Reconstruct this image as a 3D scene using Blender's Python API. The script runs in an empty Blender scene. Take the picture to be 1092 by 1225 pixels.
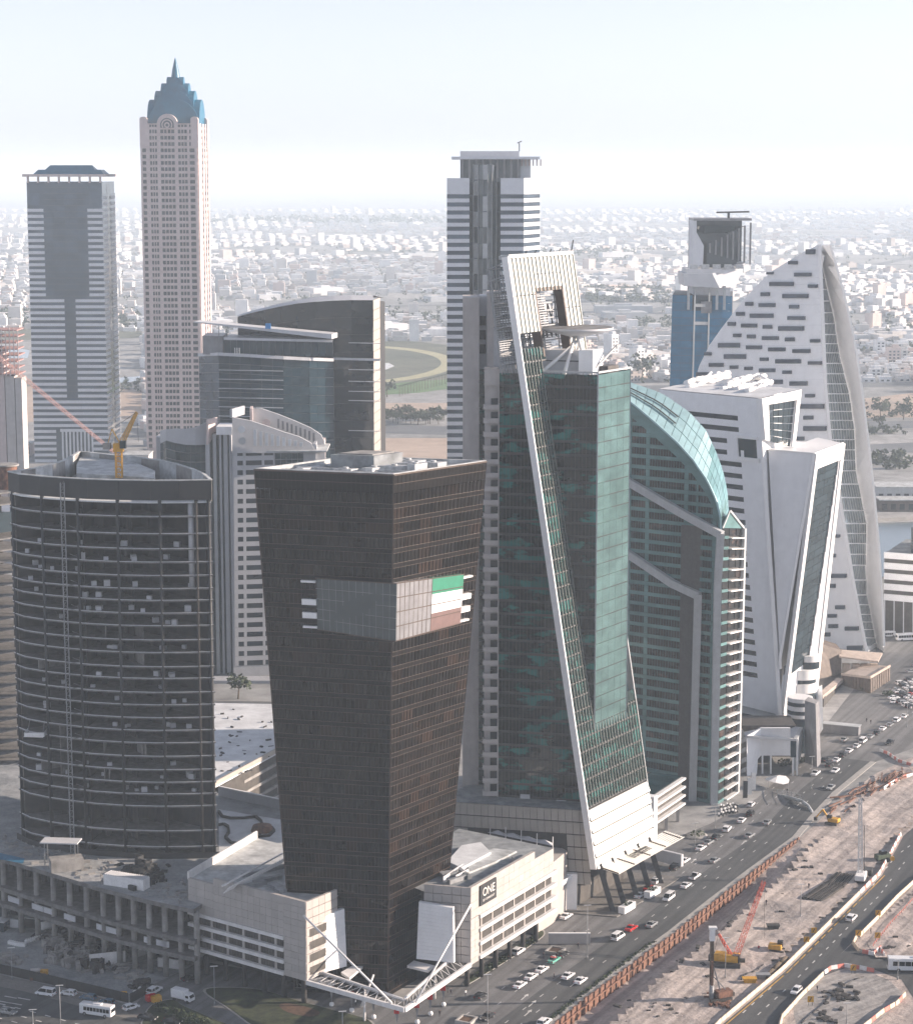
import bpy,math,random
from mathutils import Vector,Matrix
# ------------------------------------------------------------------ camera, light, exposure
SC=bpy.context.scene
COL=SC.collection
PITCH=math.atan(407.5/2600.0)
FPX,CXP,CYP,HC=2600.0,546.0,612.5,200.0
cam_data=bpy.data.cameras.new('camera')
cam=bpy.data.objects.new('camera',cam_data)
COL.objects.link(cam)
cam.location=(0,0,HC)
cam.rotation_euler=(math.pi/2-PITCH,0,0)
cam_data.sensor_fit='VERTICAL'
cam_data.sensor_height=36.0
cam_data.lens=FPX/1225.0*36.0
cam_data.clip_start=1.0
cam_data.clip_end=120000.0
SC.camera=cam
SUN_AZ=(0.998,0.05)
SUN_EL=math.radians(16.0)
world=bpy.data.worlds.new('World')
SC.world=world
world.use_nodes=True
wnt=world.node_tree
wbg=wnt.nodes['Background']
sky=wnt.nodes.new('ShaderNodeTexSky')
sky.sky_type='NISHITA'
sky.sun_disc=False
sky.sun_elevation=SUN_EL
sky.sun_rotation=math.atan2(SUN_AZ[0],SUN_AZ[1])
sky.altitude=200
sky.air_density=1.0
sky.dust_density=0.7
sky.ozone_density=4.0
sbw=wnt.nodes.new('ShaderNodeRGBToBW')
stint=wnt.nodes.new('ShaderNodeMix');stint.data_type='RGBA';stint.blend_type='MULTIPLY';stint.inputs[0].default_value=1.0
stint.inputs[7].default_value=(0.88,0.905,1.085,1)
smix=wnt.nodes.new('ShaderNodeMix');smix.data_type='RGBA';smix.inputs[0].default_value=0.86
wnt.links.new(sky.outputs[0],sbw.inputs[0]);wnt.links.new(sbw.outputs[0],stint.inputs[6])
wnt.links.new(sky.outputs[0],smix.inputs[6]);wnt.links.new(stint.outputs[2],smix.inputs[7])
wnt.links.new(smix.outputs[2],wbg.inputs[0])
wbg.inputs[1].default_value=0.13
sun_data=bpy.data.lights.new('sun','SUN')
sun_data.energy=4.8
sun_data.angle=math.radians(0.6)
sun_data.color=(1.0,0.82,0.68)
sun=bpy.data.objects.new('sun',sun_data)
COL.objects.link(sun)
sdir=Vector((SUN_AZ[0]*math.cos(SUN_EL),SUN_AZ[1]*math.cos(SUN_EL),math.sin(SUN_EL))).normalized()
sun.rotation_euler=(-sdir).to_track_quat('-Z','Y').to_euler()
sun.location=(600,-100,300)
SC.view_settings.view_transform='Standard'
SC.view_settings.look='None'
SC.view_settings.gamma=1.0
SC.view_settings.use_curve_mapping=False
SC.view_settings.exposure=1.22
SC.render.engine='CYCLES'
cy=SC.cycles
cy.max_bounces=8
cy.diffuse_bounces=3
cy.glossy_bounces=3
cy.transmission_bounces=4
cy.volume_bounces=3
cy.transparent_max_bounces=6
cy.caustics_reflective=False
cy.caustics_refractive=False
cy.sample_clamp_indirect=6.0
cy.use_denoising=True
try:
 cy.denoiser='OPENIMAGEDENOISE'
except Exception:
 pass
RN=random.Random(7)
# ------------------------------------------------------------------ surveying: photo pixel to place
_C,_S=math.cos(PITCH),math.sin(PITCH)
def ray(px,py):
 u=(px-CXP)/FPX;v=(py-CYP)/FPX
 return Vector((u,_C-v*_S,-_S-v*_C))
def W(px,py,Y):
 d=ray(px,py);k=Y/d.y
 return Vector((d.x*k,Y,HC+d.z*k))
def G(px,py,z=0.0):
 d=ray(px,py);k=(z-HC)/d.z
 return Vector((d.x*k,d.y*k,z))
def Zat(px,py,Y):return W(px,py,Y).z
def pix(p):
 x,y,z=p[0],p[1],p[2]-HC
 dep=y*_C-z*_S
 up=y*_S+z*_C
 return (CXP+FPX*x/dep,CYP-FPX*up/dep,FPX/dep)
 # ------------------------------------------------------------------ object bookkeeping
def tag(o,label=None,cat=None,group=None,kind=None):
 if label:o['label']=label
 if cat:o['category']=cat
 if group:o['group']=group
 if kind:o['kind']=kind
 return o
def thing(name,label,cat,loc=(0,0,0),group=None):
 o=bpy.data.objects.new(name,None)
 o.empty_display_size=2.0
 o.location=loc
 COL.objects.link(o)
 return tag(o,label,cat,group)
def root_loc(o):
 v=Vector((0,0,0))
 while o is not None:
  v+=Vector(o.location);o=o.parent
 return v
class MB:
 """collects shapes into one mesh"""
 def __init__(s):s.v=[];s.f=[];s.m=[];s.mi=0;s.sm=[]
 def add(s,vs,fs,smooth=False):
  b=len(s.v);s.v.extend([tuple(p) for p in vs])
  for f in fs:
   s.f.append(tuple(b+i for i in f));s.m.append(s.mi);s.sm.append(smooth)
 def hexa(s,p):
  s.add(p,[(0,1,2,3),(7,6,5,4),(1,0,4,5),(2,1,5,6),(3,2,6,7),(0,3,7,4)])
 def box(s,x0,y0,z0,x1,y1,z1):
  s.hexa([(x0,y1,z0),(x1,y1,z0),(x1,y0,z0),(x0,y0,z0),(x0,y1,z1),(x1,y1,z1),(x1,y0,z1),(x0,y0,z1)])
 def obox(s,c,ax,hx,hy,z0,z1):
  """box centred at c (x,y), long axis direction ax (2D), half sizes hx (along), hy"""
  a=Vector((ax[0],ax[1],0)).normalized();b=Vector((-a.y,a.x,0));c=Vector((c[0],c[1],0))
  r=[c-a*hx+b*hy,c+a*hx+b*hy,c+a*hx-b*hy,c-a*hx-b*hy]
  s.hexa([p+Vector((0,0,z0)) for p in r]+[p+Vector((0,0,z1)) for p in r])
 def quad(s,a,b,c,d):s.add([a,b,c,d],[(0,1,2,3)])
 def prism(s,poly,z0,z1,smooth=False):
  """poly: xy points counter-clockwise from above; z1 number or list"""
  n=len(poly)
  zt=z1 if isinstance(z1,(list,tuple)) else [z1]*n
  zb=z0 if isinstance(z0,(list,tuple)) else [z0]*n
  vs=[(p[0],p[1],zb[i]) for i,p in enumerate(poly)]+[(p[0],p[1],zt[i]) for i,p in enumerate(poly)]
  b=len(s.v);s.v.extend(vs)
  s.f.append(tuple(b+i for i in reversed(range(n))));s.m.append(s.mi);s.sm.append(False)
  s.f.append(tuple(b+n+i for i in range(n)));s.m.append(s.mi);s.sm.append(False)
  for i in range(n):
   j=(i+1)%n
   s.f.append((b+i,b+j,b+n+j,b+n+i));s.m.append(s.mi);s.sm.append(smooth)
 def extr(s,pts,off):
  """planar outline pts (3D) extruded by vector off"""
  n=len(pts);off=Vector(off)
  vs=[tuple(p) for p in pts]+[tuple(Vector(p)+off) for p in pts]
  fs=[tuple(reversed(range(n))),tuple(range(n,2*n))]+[(i,(i+1)%n,n+(i+1)%n,n+i) for i in range(n)]
  s.add(vs,fs)
 def tube(s,p,q,r0,r1=None,n=6,smooth=True):
  p=Vector(p);q=Vector(q);r1=r0 if r1 is None else r1
  d=(q-p)
  if d.length<1e-6:return
  d.normalize()
  a=d.orthogonal().normalized();b=d.cross(a)
  vs=[]
  for c,r in ((p,r0),(q,r1)):
   for i in range(n):
    t=2*math.pi*i/n
    vs.append(c+a*(math.cos(t)*r)+b*(math.sin(t)*r))
  base=len(s.v);s.v.extend([tuple(x) for x in vs])
  for i in range(n):
   j=(i+1)%n
   s.f.append((base+i,base+j,base+n+j,base+n+i));s.m.append(s.mi);s.sm.append(smooth)
  s.f.append(tuple(base+i for i in reversed(range(n))));s.m.append(s.mi);s.sm.append(False)
  s.f.append(tuple(base+n+i for i in range(n)));s.m.append(s.mi);s.sm.append(False)
 def bar(s,p,q,w,h=None):
  """square bar from p to q"""
  p=Vector(p);q=Vector(q);h=h or w
  d=(q-p).normalized()
  up=Vector((0,0,1)) if abs(d.z)<0.95 else Vector((0,1,0))
  a=d.cross(up).normalized()*(w/2);b=a.cross(d).normalized()*(h/2)
  s.hexa([p-a-b,q-a-b,q+a-b,p+a-b,p-a+b,q-a+b,q+a+b,p+a+b])
 def lathe(s,prof,n=16,c=(0,0,0)):
  vs=[]
  for r,z in prof:
   for i in range(n):
    t=2*math.pi*i/n
    vs.append((c[0]+r*math.cos(t),c[1]+r*math.sin(t),c[2]+z))
  fs=[]
  for k in range(len(prof)-1):
   for i in range(n):
    j=(i+1)%n
    fs.append((k*n+i,k*n+j,(k+1)*n+j,(k+1)*n+i))
  s.add(vs,fs,True)
  m=len(prof)-1
  s.add(vs[:n],[tuple(reversed(range(n)))]);s.add(vs[m*n:],[tuple(range(n))])
 def build(s,name,mat,parent=None,label=None,kind=None,off=None,loc=None):
  if not s.v:return None
  me=bpy.data.meshes.new(name)
  if parent is not None:o_=root_loc(parent)
  elif loc is not None:o_=Vector(loc)
  else:o_=Vector((0,0,0))
  if off is not None:o_=Vector(off)
  me.from_pydata([(x-o_.x,y-o_.y,z-o_.z) for x,y,z in s.v],[],s.f)
  mats=mat if isinstance(mat,(list,tuple)) else [mat]
  for m in mats:me.materials.append(m)
  if len(mats)>1:me.polygons.foreach_set('material_index',s.m)
  if any(s.sm):me.polygons.foreach_set('use_smooth',s.sm)
  me.update()
  o=bpy.data.objects.new(name,me)
  COL.objects.link(o)
  if parent is not None:o.parent=parent
  elif loc is not None:o.location=loc
  if label:o['label']=label
  if kind:o['kind']=kind
  return o
def copy_tree(o,loc,rz=0.0,label=None,group=None,parent=None):
 c=o.copy();COL.objects.link(c)
 if parent is None:
  c.location=loc;c.rotation_euler=(0,0,rz)
  if label:c['label']=label
  if group:c['group']=group
 else:
  c.parent=parent
 for ch in list(o.children):copy_tree(ch,None,parent=c)
 return c
class Fc:
 """a facade: bilinear patch bottom-left, bottom-right, top-right, top-left seen from outside"""
 def __init__(s,A,B,C,D):
  s.A,s.B,s.C,s.D=[Vector(p) for p in (A,B,C,D)]
  s.n=(s.B-s.A).cross(s.D-s.A)
  if s.n.length<1e-9:s.n=(s.B-s.A).cross(s.C-s.A)
  s.n.normalize()
  s.w=(s.B-s.A).length;s.h=(s.D-s.A).length
 def p(s,u,v,o=0.0):
  return s.A*((1-u)*(1-v))+s.B*(u*(1-v))+s.C*(u*v)+s.D*((1-u)*v)+s.n*o
 def hx(s,u0,u1,v0,v1,o0,o1,jit=0.0):
  j=[RN.uniform(-jit,jit) for _ in range(4)] if jit else (0,0,0,0)
  return [s.p(u0,v0,o0),s.p(u1,v0,o0),s.p(u1,v0,o1+j[0]),s.p(u0,v0,o1+j[1]),s.p(u0,v1,o0),s.p(u1,v1,o0),s.p(u1,v1,o1+j[2]),s.p(u0,v1,o1+j[3])]
 def hy(s,x0,x1,y0,y1,o0,o1,jit=0.0):
  return s.hx(x0/s.w,x1/s.w,y0/s.h,y1/s.h,o0,o1,jit)
HFACES=[(0,1,2,3),(7,6,5,4),(1,0,4,5),(2,1,5,6),(3,2,6,7),(0,3,7,4)]
def pieces(name,mat,parent,hexas,limit=300,alt=None,altmat=None):
 """each hexahedron an object of its own up to the limit (largest in the picture first), the rest one stuff part.
    alt: function index -> material for individual pieces"""
 def area(h):
  a=pix(h[3]);b=pix(h[2]);c=pix(h[6]);d=pix(h[7])
  return abs((a[0]-c[0])*(b[1]-d[1])-(b[0]-d[0])*(a[1]-c[1]))/2
 idx=sorted(range(len(hexas)),key=lambda i:-area(hexas[i]))
 off=root_loc(parent)
 big=set(idx[:limit]);rest=MB()
 mats=mat if isinstance(mat,(list,tuple)) else [mat]
 for i,h in enumerate(hexas):
  k=(alt(i) if alt else 0)
  if i in big:
   me=bpy.data.meshes.new(name)
   me.from_pydata([tuple(Vector(q)-off) for q in h],[],HFACES)
   me.materials.append(mats[k])
   o=bpy.data.objects.new(name,me);COL.objects.link(o);o.parent=parent
  else:
   rest.mi=k;rest.hexa(h)
 if rest.v:rest.build(name+'_field',mats,parent,kind='stuff')
def mbh(name,mat,parent,hexas,**kw):
 m=MB()
 for h in hexas:m.hexa(h)
 return m.build(name,mat,parent,**kw)
 # ------------------------------------------------------------------ materials
def nmat(name):
 m=bpy.data.materials.new(name);m.use_nodes=True
 nt=m.node_tree;b=nt.nodes['Principled BSDF']
 return m,nt,b
def setp(b,**kw):
 for k,v in kw.items():
  b.inputs[k].default_value=v
def c4(c):return (c[0],c[1],c[2],1.0)
def pos_noise(nt,scale,detail=4.0,rough=0.55,stretch=(1,1,1)):
 g=nt.nodes.new('ShaderNodeNewGeometry')
 mp=nt.nodes.new('ShaderNodeMapping');mp.inputs['Scale'].default_value=stretch
 nz=nt.nodes.new('ShaderNodeTexNoise');nz.inputs['Scale'].default_value=scale
 nz.inputs['Detail'].default_value=detail;nz.inputs['Roughness'].default_value=rough
 nt.links.new(g.outputs['Position'],mp.inputs[0]);nt.links.new(mp.outputs[0],nz.inputs['Vector'])
 return nz
def ramp(nt,src,stops):
 r=nt.nodes.new('ShaderNodeValToRGB')
 els=r.color_ramp.elements
 els[0].position,els[0].color=stops[0][0],c4(stops[0][1])
 els[1].position,els[1].color=stops[-1][0],c4(stops[-1][1])
 for p,c in stops[1:-1]:
  e=els.new(p);e.color=c4(c)
 nt.links.new(src,r.inputs[0]);return r
def mixc(nt,fac,a,b,mode='MIX'):
 m=nt.nodes.new('ShaderNodeMix');m.data_type='RGBA';m.blend_type=mode
 for sock,val in ((m.inputs[0],fac),(m.inputs[6],a),(m.inputs[7],b)):
  if isinstance(val,(float,int)):sock.default_value=val
  elif isinstance(val,tuple):sock.default_value=c4(val)
  else:nt.links.new(val,sock)
 return m.outputs[2]
def bump(nt,b,src,strength=0.3,dist=0.05):
 bp=nt.nodes.new('ShaderNodeBump');bp.inputs['Strength'].default_value=strength;bp.inputs['Distance'].default_value=dist
 nt.links.new(src,bp.inputs['Height']);nt.links.new(bp.outputs[0],b.inputs['Normal'])
def solid(name,col,rough=0.7,var=0.12,scale=0.35,metal=0.0,streak=True,bumpy=0.0,spec=0.5,rnd=0.0):
 """painted or mineral surface: base colour broken up by dirt and streaks"""
 m,nt,b=nmat(name)
 n1=pos_noise(nt,scale,5.0,0.6)
 n2=pos_noise(nt,scale*2.2,4.0,0.6,(1,1,0.12) if streak else (1,1,1))
 lo=tuple(c*(1-var*1.6) for c in col);hi=tuple(min(1,c*(1+var)) for c in col)
 r1=ramp(nt,n1.outputs[0],[(0.3,lo),(0.68,hi)])
 r2=ramp(nt,n2.outputs[0],[(0.35,(1-var,)*3),(0.6,(1,1,1))])
 o=mixc(nt,1.0,r1.outputs[0],r2.outputs[0],'MULTIPLY')
 if rnd:
  oi=nt.nodes.new('ShaderNodeObjectInfo')
  r3=ramp(nt,oi.outputs['Random'],[(0.0,(1-rnd,)*3),(1.0,(1,1,1))])
  o=mixc(nt,1.0,o,r3.outputs[0],'MULTIPLY')
 nt.links.new(o,b.inputs['Base Color'])
 setp(b,Roughness=rough,Metallic=metal)
 b.inputs['Specular IOR Level'].default_value=spec
 if bumpy:bump(nt,b,n1.outputs[0],bumpy,0.3)
 return m
def glassy(name,col,rough=0.06,metal=0.0,spec=0.5,rnd=0.35,wave=0.02,wscale=0.25,alt=None,altp=0.5):
 """facade glass: dark body, mirror-like skin with slight waviness; each pane (object) differs a little"""
 m,nt,b=nmat(name)
 oi=nt.nodes.new('ShaderNodeObjectInfo')
 nz=pos_noise(nt,0.11,3.0,0.6,(1,1,2.2))
 if alt:
  base=ramp(nt,nz.outputs[0],[(altp-0.04,col),(altp+0.04,alt)]).outputs[0]
 else:
  base=ramp(nt,nz.outputs[0],[(0.3,tuple(c*0.75 for c in col)),(0.7,tuple(c*1.25 for c in col))]).outputs[0]
 r3=ramp(nt,oi.outputs['Random'],[(0.0,(1-rnd,)*3),(1.0,(1,1,1))])
 o=mixc(nt,1.0,base,r3.outputs[0],'MULTIPLY')
 nt.links.new(o,b.inputs['Base Color'])
 setp(b,Roughness=rough,Metallic=metal)
 b.inputs['Specular IOR Level'].default_value=spec
 if wave:
  wz=pos_noise(nt,wscale,2.0,0.5)
  bump(nt,b,wz.outputs[0],wave*10,0.25)
 return m
def emis(name,col,strength):
 m,nt,b=nmat(name)
 setp(b,**{'Base Color':c4(col)});b.inputs['Emission Color'].default_value=c4(col);b.inputs['Emission Strength'].default_value=strength
 return m
M={}
M['dark_glass']=glassy('dark_glass',(0.008,0.006,0.005),0.06,0.0,0.30,0.7,0.015,0.3,(0.026,0.017,0.012),0.58)
M['blind_glass']=glassy('blind_glass',(0.034,0.021,0.015),0.15,0.0,0.3,0.6,0.01)
M['mid_glass']=glassy('mid_glass',(0.012,0.009,0.008),0.04,0.0,0.45,0.6,0.02)
M['dark_spandrel']=solid('dark_spandrel',(0.010,0.008,0.007),0.3,0.2,0.4,spec=0.2)
M['resid_wall']=solid('resid_wall',(0.40,0.41,0.43),0.6,0.05,0.3)
M['slot_glass']=glassy('slot_glass',(0.09,0.11,0.14),0.12,0.2,0.5,0.3,0.01)
M['bronze_line']=solid('bronze_line',(0.075,0.048,0.034),0.55,0.12,0.5)
M['roof_light']=solid('roof_light',(0.50,0.52,0.52),0.8,0.22,0.25,streak=False)
M['roof_grey']=solid('roof_grey',(0.27,0.29,0.30),0.85,0.25,0.2,streak=False)
M['roof_white']=solid('roof_white',(0.66,0.68,0.69),0.8,0.14,0.12,streak=False)
M['plant_metal']=solid('plant_metal',(0.48,0.50,0.51),0.5,0.2,0.9)
M['white_panel']=solid('white_panel',(0.82,0.83,0.84),0.45,0.035,0.3)
M['white_frame']=solid('white_frame',(0.82,0.82,0.81),0.5,0.03,0.4)
M['pale_grey_panel']=solid('pale_grey_panel',(0.56,0.57,0.59),0.5,0.05,0.25)  # even pale grey, shared by walls, roofs and trim
M['podium_stone']=solid('podium_stone',(0.44,0.41,0.385),0.75,0.05,0.3,rnd=0.10)
M['podium_white']=solid('podium_white',(0.72,0.71,0.70),0.6,0.08,0.4)
M['beige_stone']=solid('beige_stone',(0.40,0.37,0.33),0.8,0.07,0.25,rnd=0.10)
M['screen']=solid('screen',(0.075,0.068,0.06),0.6,0.25,0.6)
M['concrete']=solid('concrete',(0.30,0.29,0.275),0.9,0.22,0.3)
M['concrete_dark_and_shade']=solid('concrete_dark_and_shade',(0.045,0.042,0.040),0.9,0.3,0.25)  # near-black for dark objects; also paints interior shade into inner concrete
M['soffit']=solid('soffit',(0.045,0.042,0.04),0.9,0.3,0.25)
M['slab_edge']=solid('slab_edge',(0.17,0.165,0.16),0.9,0.2,0.5)
M['band_black']=solid('band_black',(0.022,0.024,0.026),0.6,0.15,0.4)
M['green_glass']=glassy('green_glass',(0.006,0.010,0.009),0.05,0.0,0.5,0.5,0.015,0.25,(0.025,0.20,0.175),0.55)
M['green_mirror']=glassy('green_mirror',(0.27,0.46,0.45),0.06,0.85,0.5,0.10,0.012,0.10)
M['green_skin']=glassy('green_skin',(0.012,0.030,0.028),0.06,0.0,0.6,0.4,0.02,0.3,(0.03,0.14,0.125),0.55)
M['sail_glass']=glassy('sail_glass',(0.17,0.33,0.33),0.12,0.3,0.6,0.3,0.02,0.25)
M['sail_window']=glassy('sail_window',(0.014,0.016,0.017),0.08,0.0,0.5,0.7,0.01,0.3,(0.075,0.050,0.042),0.6)
M['sail_roof']=solid('sail_roof',(0.30,0.47,0.50),0.35,0.08,0.3,metal=0.2)
M['grey_trim']=solid('grey_trim',(0.42,0.44,0.45),0.5,0.08,0.4)
M['blue_glass']=glassy('blue_glass',(0.02,0.17,0.32),0.08,0.2,0.6,0.2,0.02,0.2)
M['slate_glass']=glassy('slate_glass',(0.030,0.048,0.060),0.08,0.0,0.6,0.3,0.03,0.2)
M['stripe_glass']=glassy('stripe_glass',(0.055,0.085,0.12),0.1,0.3,0.5,0.3,0.02,0.3)
M['char_glass']=glassy('char_glass',(0.016,0.020,0.021),0.05,0.1,0.55,0.3,0.02,0.12,(0.035,0.033,0.028),0.6)
M['wing_glass']=glassy('wing_glass',(0.016,0.040,0.055),0.06,0.1,0.55,0.3,0.02,0.15)
M['teal_glass']=glassy('teal_glass',(0.010,0.035,0.045),0.08,0.1,0.5,0.3,0.02,0.3)
M['win_dark']=glassy('win_dark',(0.020,0.030,0.040),0.1,0.0,0.5,0.5,0.01,0.4)
M['pink_stone']=solid('pink_stone',(0.56,0.47,0.45),0.7,0.07,0.3)
M['teal_copper']=solid('teal_copper',(0.004,0.12,0.21),0.45,0.12,0.3)
M['stripe_white']=solid('stripe_white',(0.64,0.66,0.69),0.6,0.04,0.3)
M['cream_clad']=solid('cream_clad',(0.50,0.47,0.45),0.7,0.08,0.3)
M['louvre_white']=solid('louvre_white',(0.80,0.79,0.73),0.55,0.025,0.5)
M['mullion']=solid('mullion',(0.34,0.36,0.33),0.4,0.1,0.5,metal=0.3)
M['steel_dark']=solid('steel_dark',(0.05,0.05,0.05),0.5,0.2,1.0)
M['steel_grey']=solid('steel_grey',(0.28,0.29,0.30),0.5,0.15,1.0)
M['steel_white']=solid('steel_white',(0.70,0.70,0.69),0.5,0.08,1.0)
M['rust']=solid('rust',(0.20,0.10,0.065),0.85,0.35,0.8)
M['yellow']=solid('yellow',(0.62,0.33,0.03),0.55,0.15,1.0)
M['red_paint']=solid('red_paint',(0.55,0.09,0.05),0.5,0.12,1.0)
M['white_paint']=solid('white_paint',(0.78,0.78,0.77),0.5,0.06,1.0)
M['car_white']=solid('car_white',(0.76,0.77,0.78),0.22,0.03,1.0,streak=False)
M['car_silver']=solid('car_silver',(0.42,0.44,0.45),0.25,0.04,1.0,metal=0.5,streak=False)
M['car_dark']=solid('car_dark',(0.025,0.027,0.03),0.2,0.1,1.0,streak=False)
M['car_red']=solid('car_red',(0.52,0.02,0.02),0.22,0.05,1.0,streak=False)
M['car_green']=solid('car_green',(0.13,0.40,0.32),0.22,0.05,1.0,streak=False)
M['car_blue']=solid('car_blue',(0.10,0.17,0.24),0.22,0.05,1.0,streak=False)
M['car_glass']=glassy('car_glass',(0.012,0.014,0.016),0.05,0,0.6,0.1,0)
M['tyre']=solid('tyre',(0.02,0.02,0.02),0.8,0.1,2.0)
M['lamp_clear']=solid('lamp_clear',(0.75,0.75,0.72),0.15,0.02,2.0)
M['lamp_red']=solid('lamp_red',(0.35,0.01,0.01),0.2,0.02,2.0)
M['leaf']=solid('leaf',(0.045,0.072,0.028),0.8,0.45,0.9,streak=False,rnd=0.3)
M['bark']=solid('bark',(0.12,0.09,0.06),0.9,0.2,1.5)
M['grass']=solid('grass',(0.045,0.058,0.022),0.9,0.45,0.35,streak=False)
M['soil']=solid('soil',(0.13,0.075,0.045),0.95,0.3,0.5,streak=False)
M['flag_green']=solid('flag_green',(0.02,0.22,0.13),0.5,0.08,0.4)
M['flag_white']=solid('flag_white',(0.74,0.75,0.76),0.5,0.04,0.4)
M['flag_rust']=solid('flag_rust',(0.17,0.105,0.095),0.5,0.08,0.4)
M['panel_glass']=glassy('panel_glass',(0.085,0.105,0.110),0.10,0.35,0.6,0.12,0.03,0.12)
M['panel_grey']=solid('panel_grey',(0.24,0.24,0.25),0.4,0.15,0.25)
# ------------------------------------------------------------------ ground, roads, water, far city
def ground_mat(name,stops,scales=(0.004,0.05),var=0.5,rough=0.95,fine=None,bump_s=0.0,tracks=None):
 m,nt,b=nmat(name)
 n1=pos_noise(nt,scales[0],6.0,0.6)
 n2=pos_noise(nt,scales[1],5.0,0.65)
 r1=ramp(nt,n1.outputs[0],stops)
 r2=ramp(nt,n2.outputs[0],[(0.3,(1-var,)*3),(0.7,(1,1,1))])
 o=mixc(nt,1.0,r1.outputs[0],r2.outputs[0],'MULTIPLY')
 if fine:
  n3=pos_noise(nt,fine,4.0,0.7)
  r3=ramp(nt,n3.outputs[0],[(0.35,(0.78,0.78,0.78)),(0.65,(1.05,1.05,1.05))])
  o=mixc(nt,1.0,o,r3.outputs[0],'MULTIPLY')
 if tracks:
  g4=nt.nodes.new('ShaderNodeNewGeometry');m4=nt.nodes.new('ShaderNodeMapping');m4.vector_type='POINT'
  m4.inputs['Rotation'].default_value=(0,0,-math.radians(tracks[0]));m5=nt.nodes.new('ShaderNodeMapping');m5.inputs['Scale'].default_value=(0.025,1,1)
  n4=nt.nodes.new('ShaderNodeTexNoise');n4.inputs['Scale'].default_value=tracks[1];n4.inputs['Detail'].default_value=3;n4.inputs['Distortion'].default_value=tracks[3]
  nt.links.new(g4.outputs['Position'],m4.inputs[0]);nt.links.new(m4.outputs[0],m5.inputs[0]);nt.links.new(m5.outputs[0],n4.inputs['Vector'])
  r4=ramp(nt,n4.outputs[0],[(0.38,(1-tracks[2],)*3),(0.6,(1.08,1.08,1.08))])
  o=mixc(nt,1.0,o,r4.outputs[0],'MULTIPLY')
 nt.links.new(o,b.inputs['Base Color']);setp(b,Roughness=rough)
 b.inputs['Specular IOR Level'].default_value=0.25
 if bump_s:bump(nt,b,n2.outputs[0],bump_s,1.0)
 return m
M['city_ground']=ground_mat('city_ground',[(0.30,(0.16,0.18,0.145)),(0.42,(0.33,0.335,0.33)),(0.6,(0.47,0.465,0.455)),(0.75,(0.56,0.545,0.53))],(0.0035,0.03),0.45,fine=0.12)  # paled so the colour carries part of the far haze
M['sand']=ground_mat('sand',[(0.28,(0.42,0.38,0.36)),(0.5,(0.57,0.50,0.46)),(0.72,(0.66,0.57,0.51))],(0.045,0.22),0.32,fine=1.3,bump_s=0.6,tracks=(62,0.5,0.30,0.4))
M['sand_pale']=ground_mat('sand_pale',[(0.3,(0.34,0.33,0.32)),(0.7,(0.46,0.44,0.42))],(0.05,0.2),0.25,fine=1.0,bump_s=0.4,tracks=(40,0.5,0.22,1.0))
M['asphalt']=ground_mat('asphalt',[(0.3,(0.16,0.165,0.168)),(0.7,(0.225,0.225,0.225))],(0.03,0.3),0.2,0.8,fine=2.0,tracks=(64.5,0.45,0.25,0.0))
M['asphalt_dark']=ground_mat('asphalt_dark',[(0.3,(0.082,0.088,0.090)),(0.7,(0.12,0.125,0.126))],(0.03,0.3),0.18,0.75,fine=2.0,tracks=(64.5,0.45,0.2,0.0))
M['paving']=ground_mat('paving',[(0.3,(0.17,0.165,0.155)),(0.7,(0.25,0.24,0.225))],(0.06,0.4),0.2,0.9,fine=1.5)
M['site_dust']=ground_mat('site_dust',[(0.3,(0.20,0.215,0.225)),(0.5,(0.34,0.355,0.36)),(0.7,(0.46,0.47,0.475))],(0.06,0.25),0.35,0.95,fine=1.2,bump_s=0.4)
M['kerb']=solid('kerb',(0.36,0.35,0.33),0.85,0.12,0.5)
M['line_paint']=solid('line_paint',(0.62,0.62,0.60),0.7,0.2,0.8)
M['line_yellow']=solid('line_yellow',(0.60,0.36,0.06),0.7,0.2,0.8)
mw,nt,b=nmat('canal_water')
setp(b,**{'Base Color':(0.05,0.085,0.10,1)},Roughness=0.12)
wz=pos_noise(nt,0.3,4,0.6);bump(nt,b,wz.outputs[0],0.25,0.3)
M['water']=mw
def P2(lst,z=0.0):return [G(x,y,z) for x,y in lst]
def sheet(name,pts,z,mat,kind='structure',px=True):
 mb=MB();P=[G(p[0],p[1],z) for p in pts] if px else [Vector((p[0],p[1],z)) for p in pts]
 mb.add(P,[tuple(range(len(P)))])
 o=mb.build(name,mat)
 # make it face up
 if o.data.polygons[0].normal.z<0:o.data.flip_normals()
 if kind:o['kind']=kind
 return o
 # pile wall line (top edge at street level) from the photograph's survey
WALL_PX=[(666,1223),(700,1196),(735,1169.5),(770,1143),(806.7,1117),(854,1079),(902,1042),(955,1003)]
WP=P2(WALL_PX)
d0=(WP[0]-WP[2]).normalized()
WP=[WP[0]+d0*130]+WP
QP=[]
for i,p in enumerate(WP):
 t=1.0 if i<len(WP)-1 else 0.0
 QP.append(p+Vector((20*t,-8*t,0)))
TRENCH=-3.3
gm=MB()
X0,X1,Y0,Y1=-30000,30000,-3000,60000
yl=WP[0].y
gm.quad((X0,Y0,0),(X1,Y0,0),(X1,QP[0].y,0),(X0,WP[0].y,0))
for i in range(len(WP)-1):
 gm.quad((X0,WP[i].y,0),WP[i],WP[i+1],(X0,WP[i+1].y,0))
 gm.quad(QP[i],(X1,QP[i].y,0),(X1,QP[i+1].y,0),QP[i+1])
ye=WP[-1].y
gm.quad((X0,ye,0),(X1,ye,0),(X1,Y1,0),(X0,Y1,0))
gm.build('ground',M['city_ground'],kind='structure')
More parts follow.
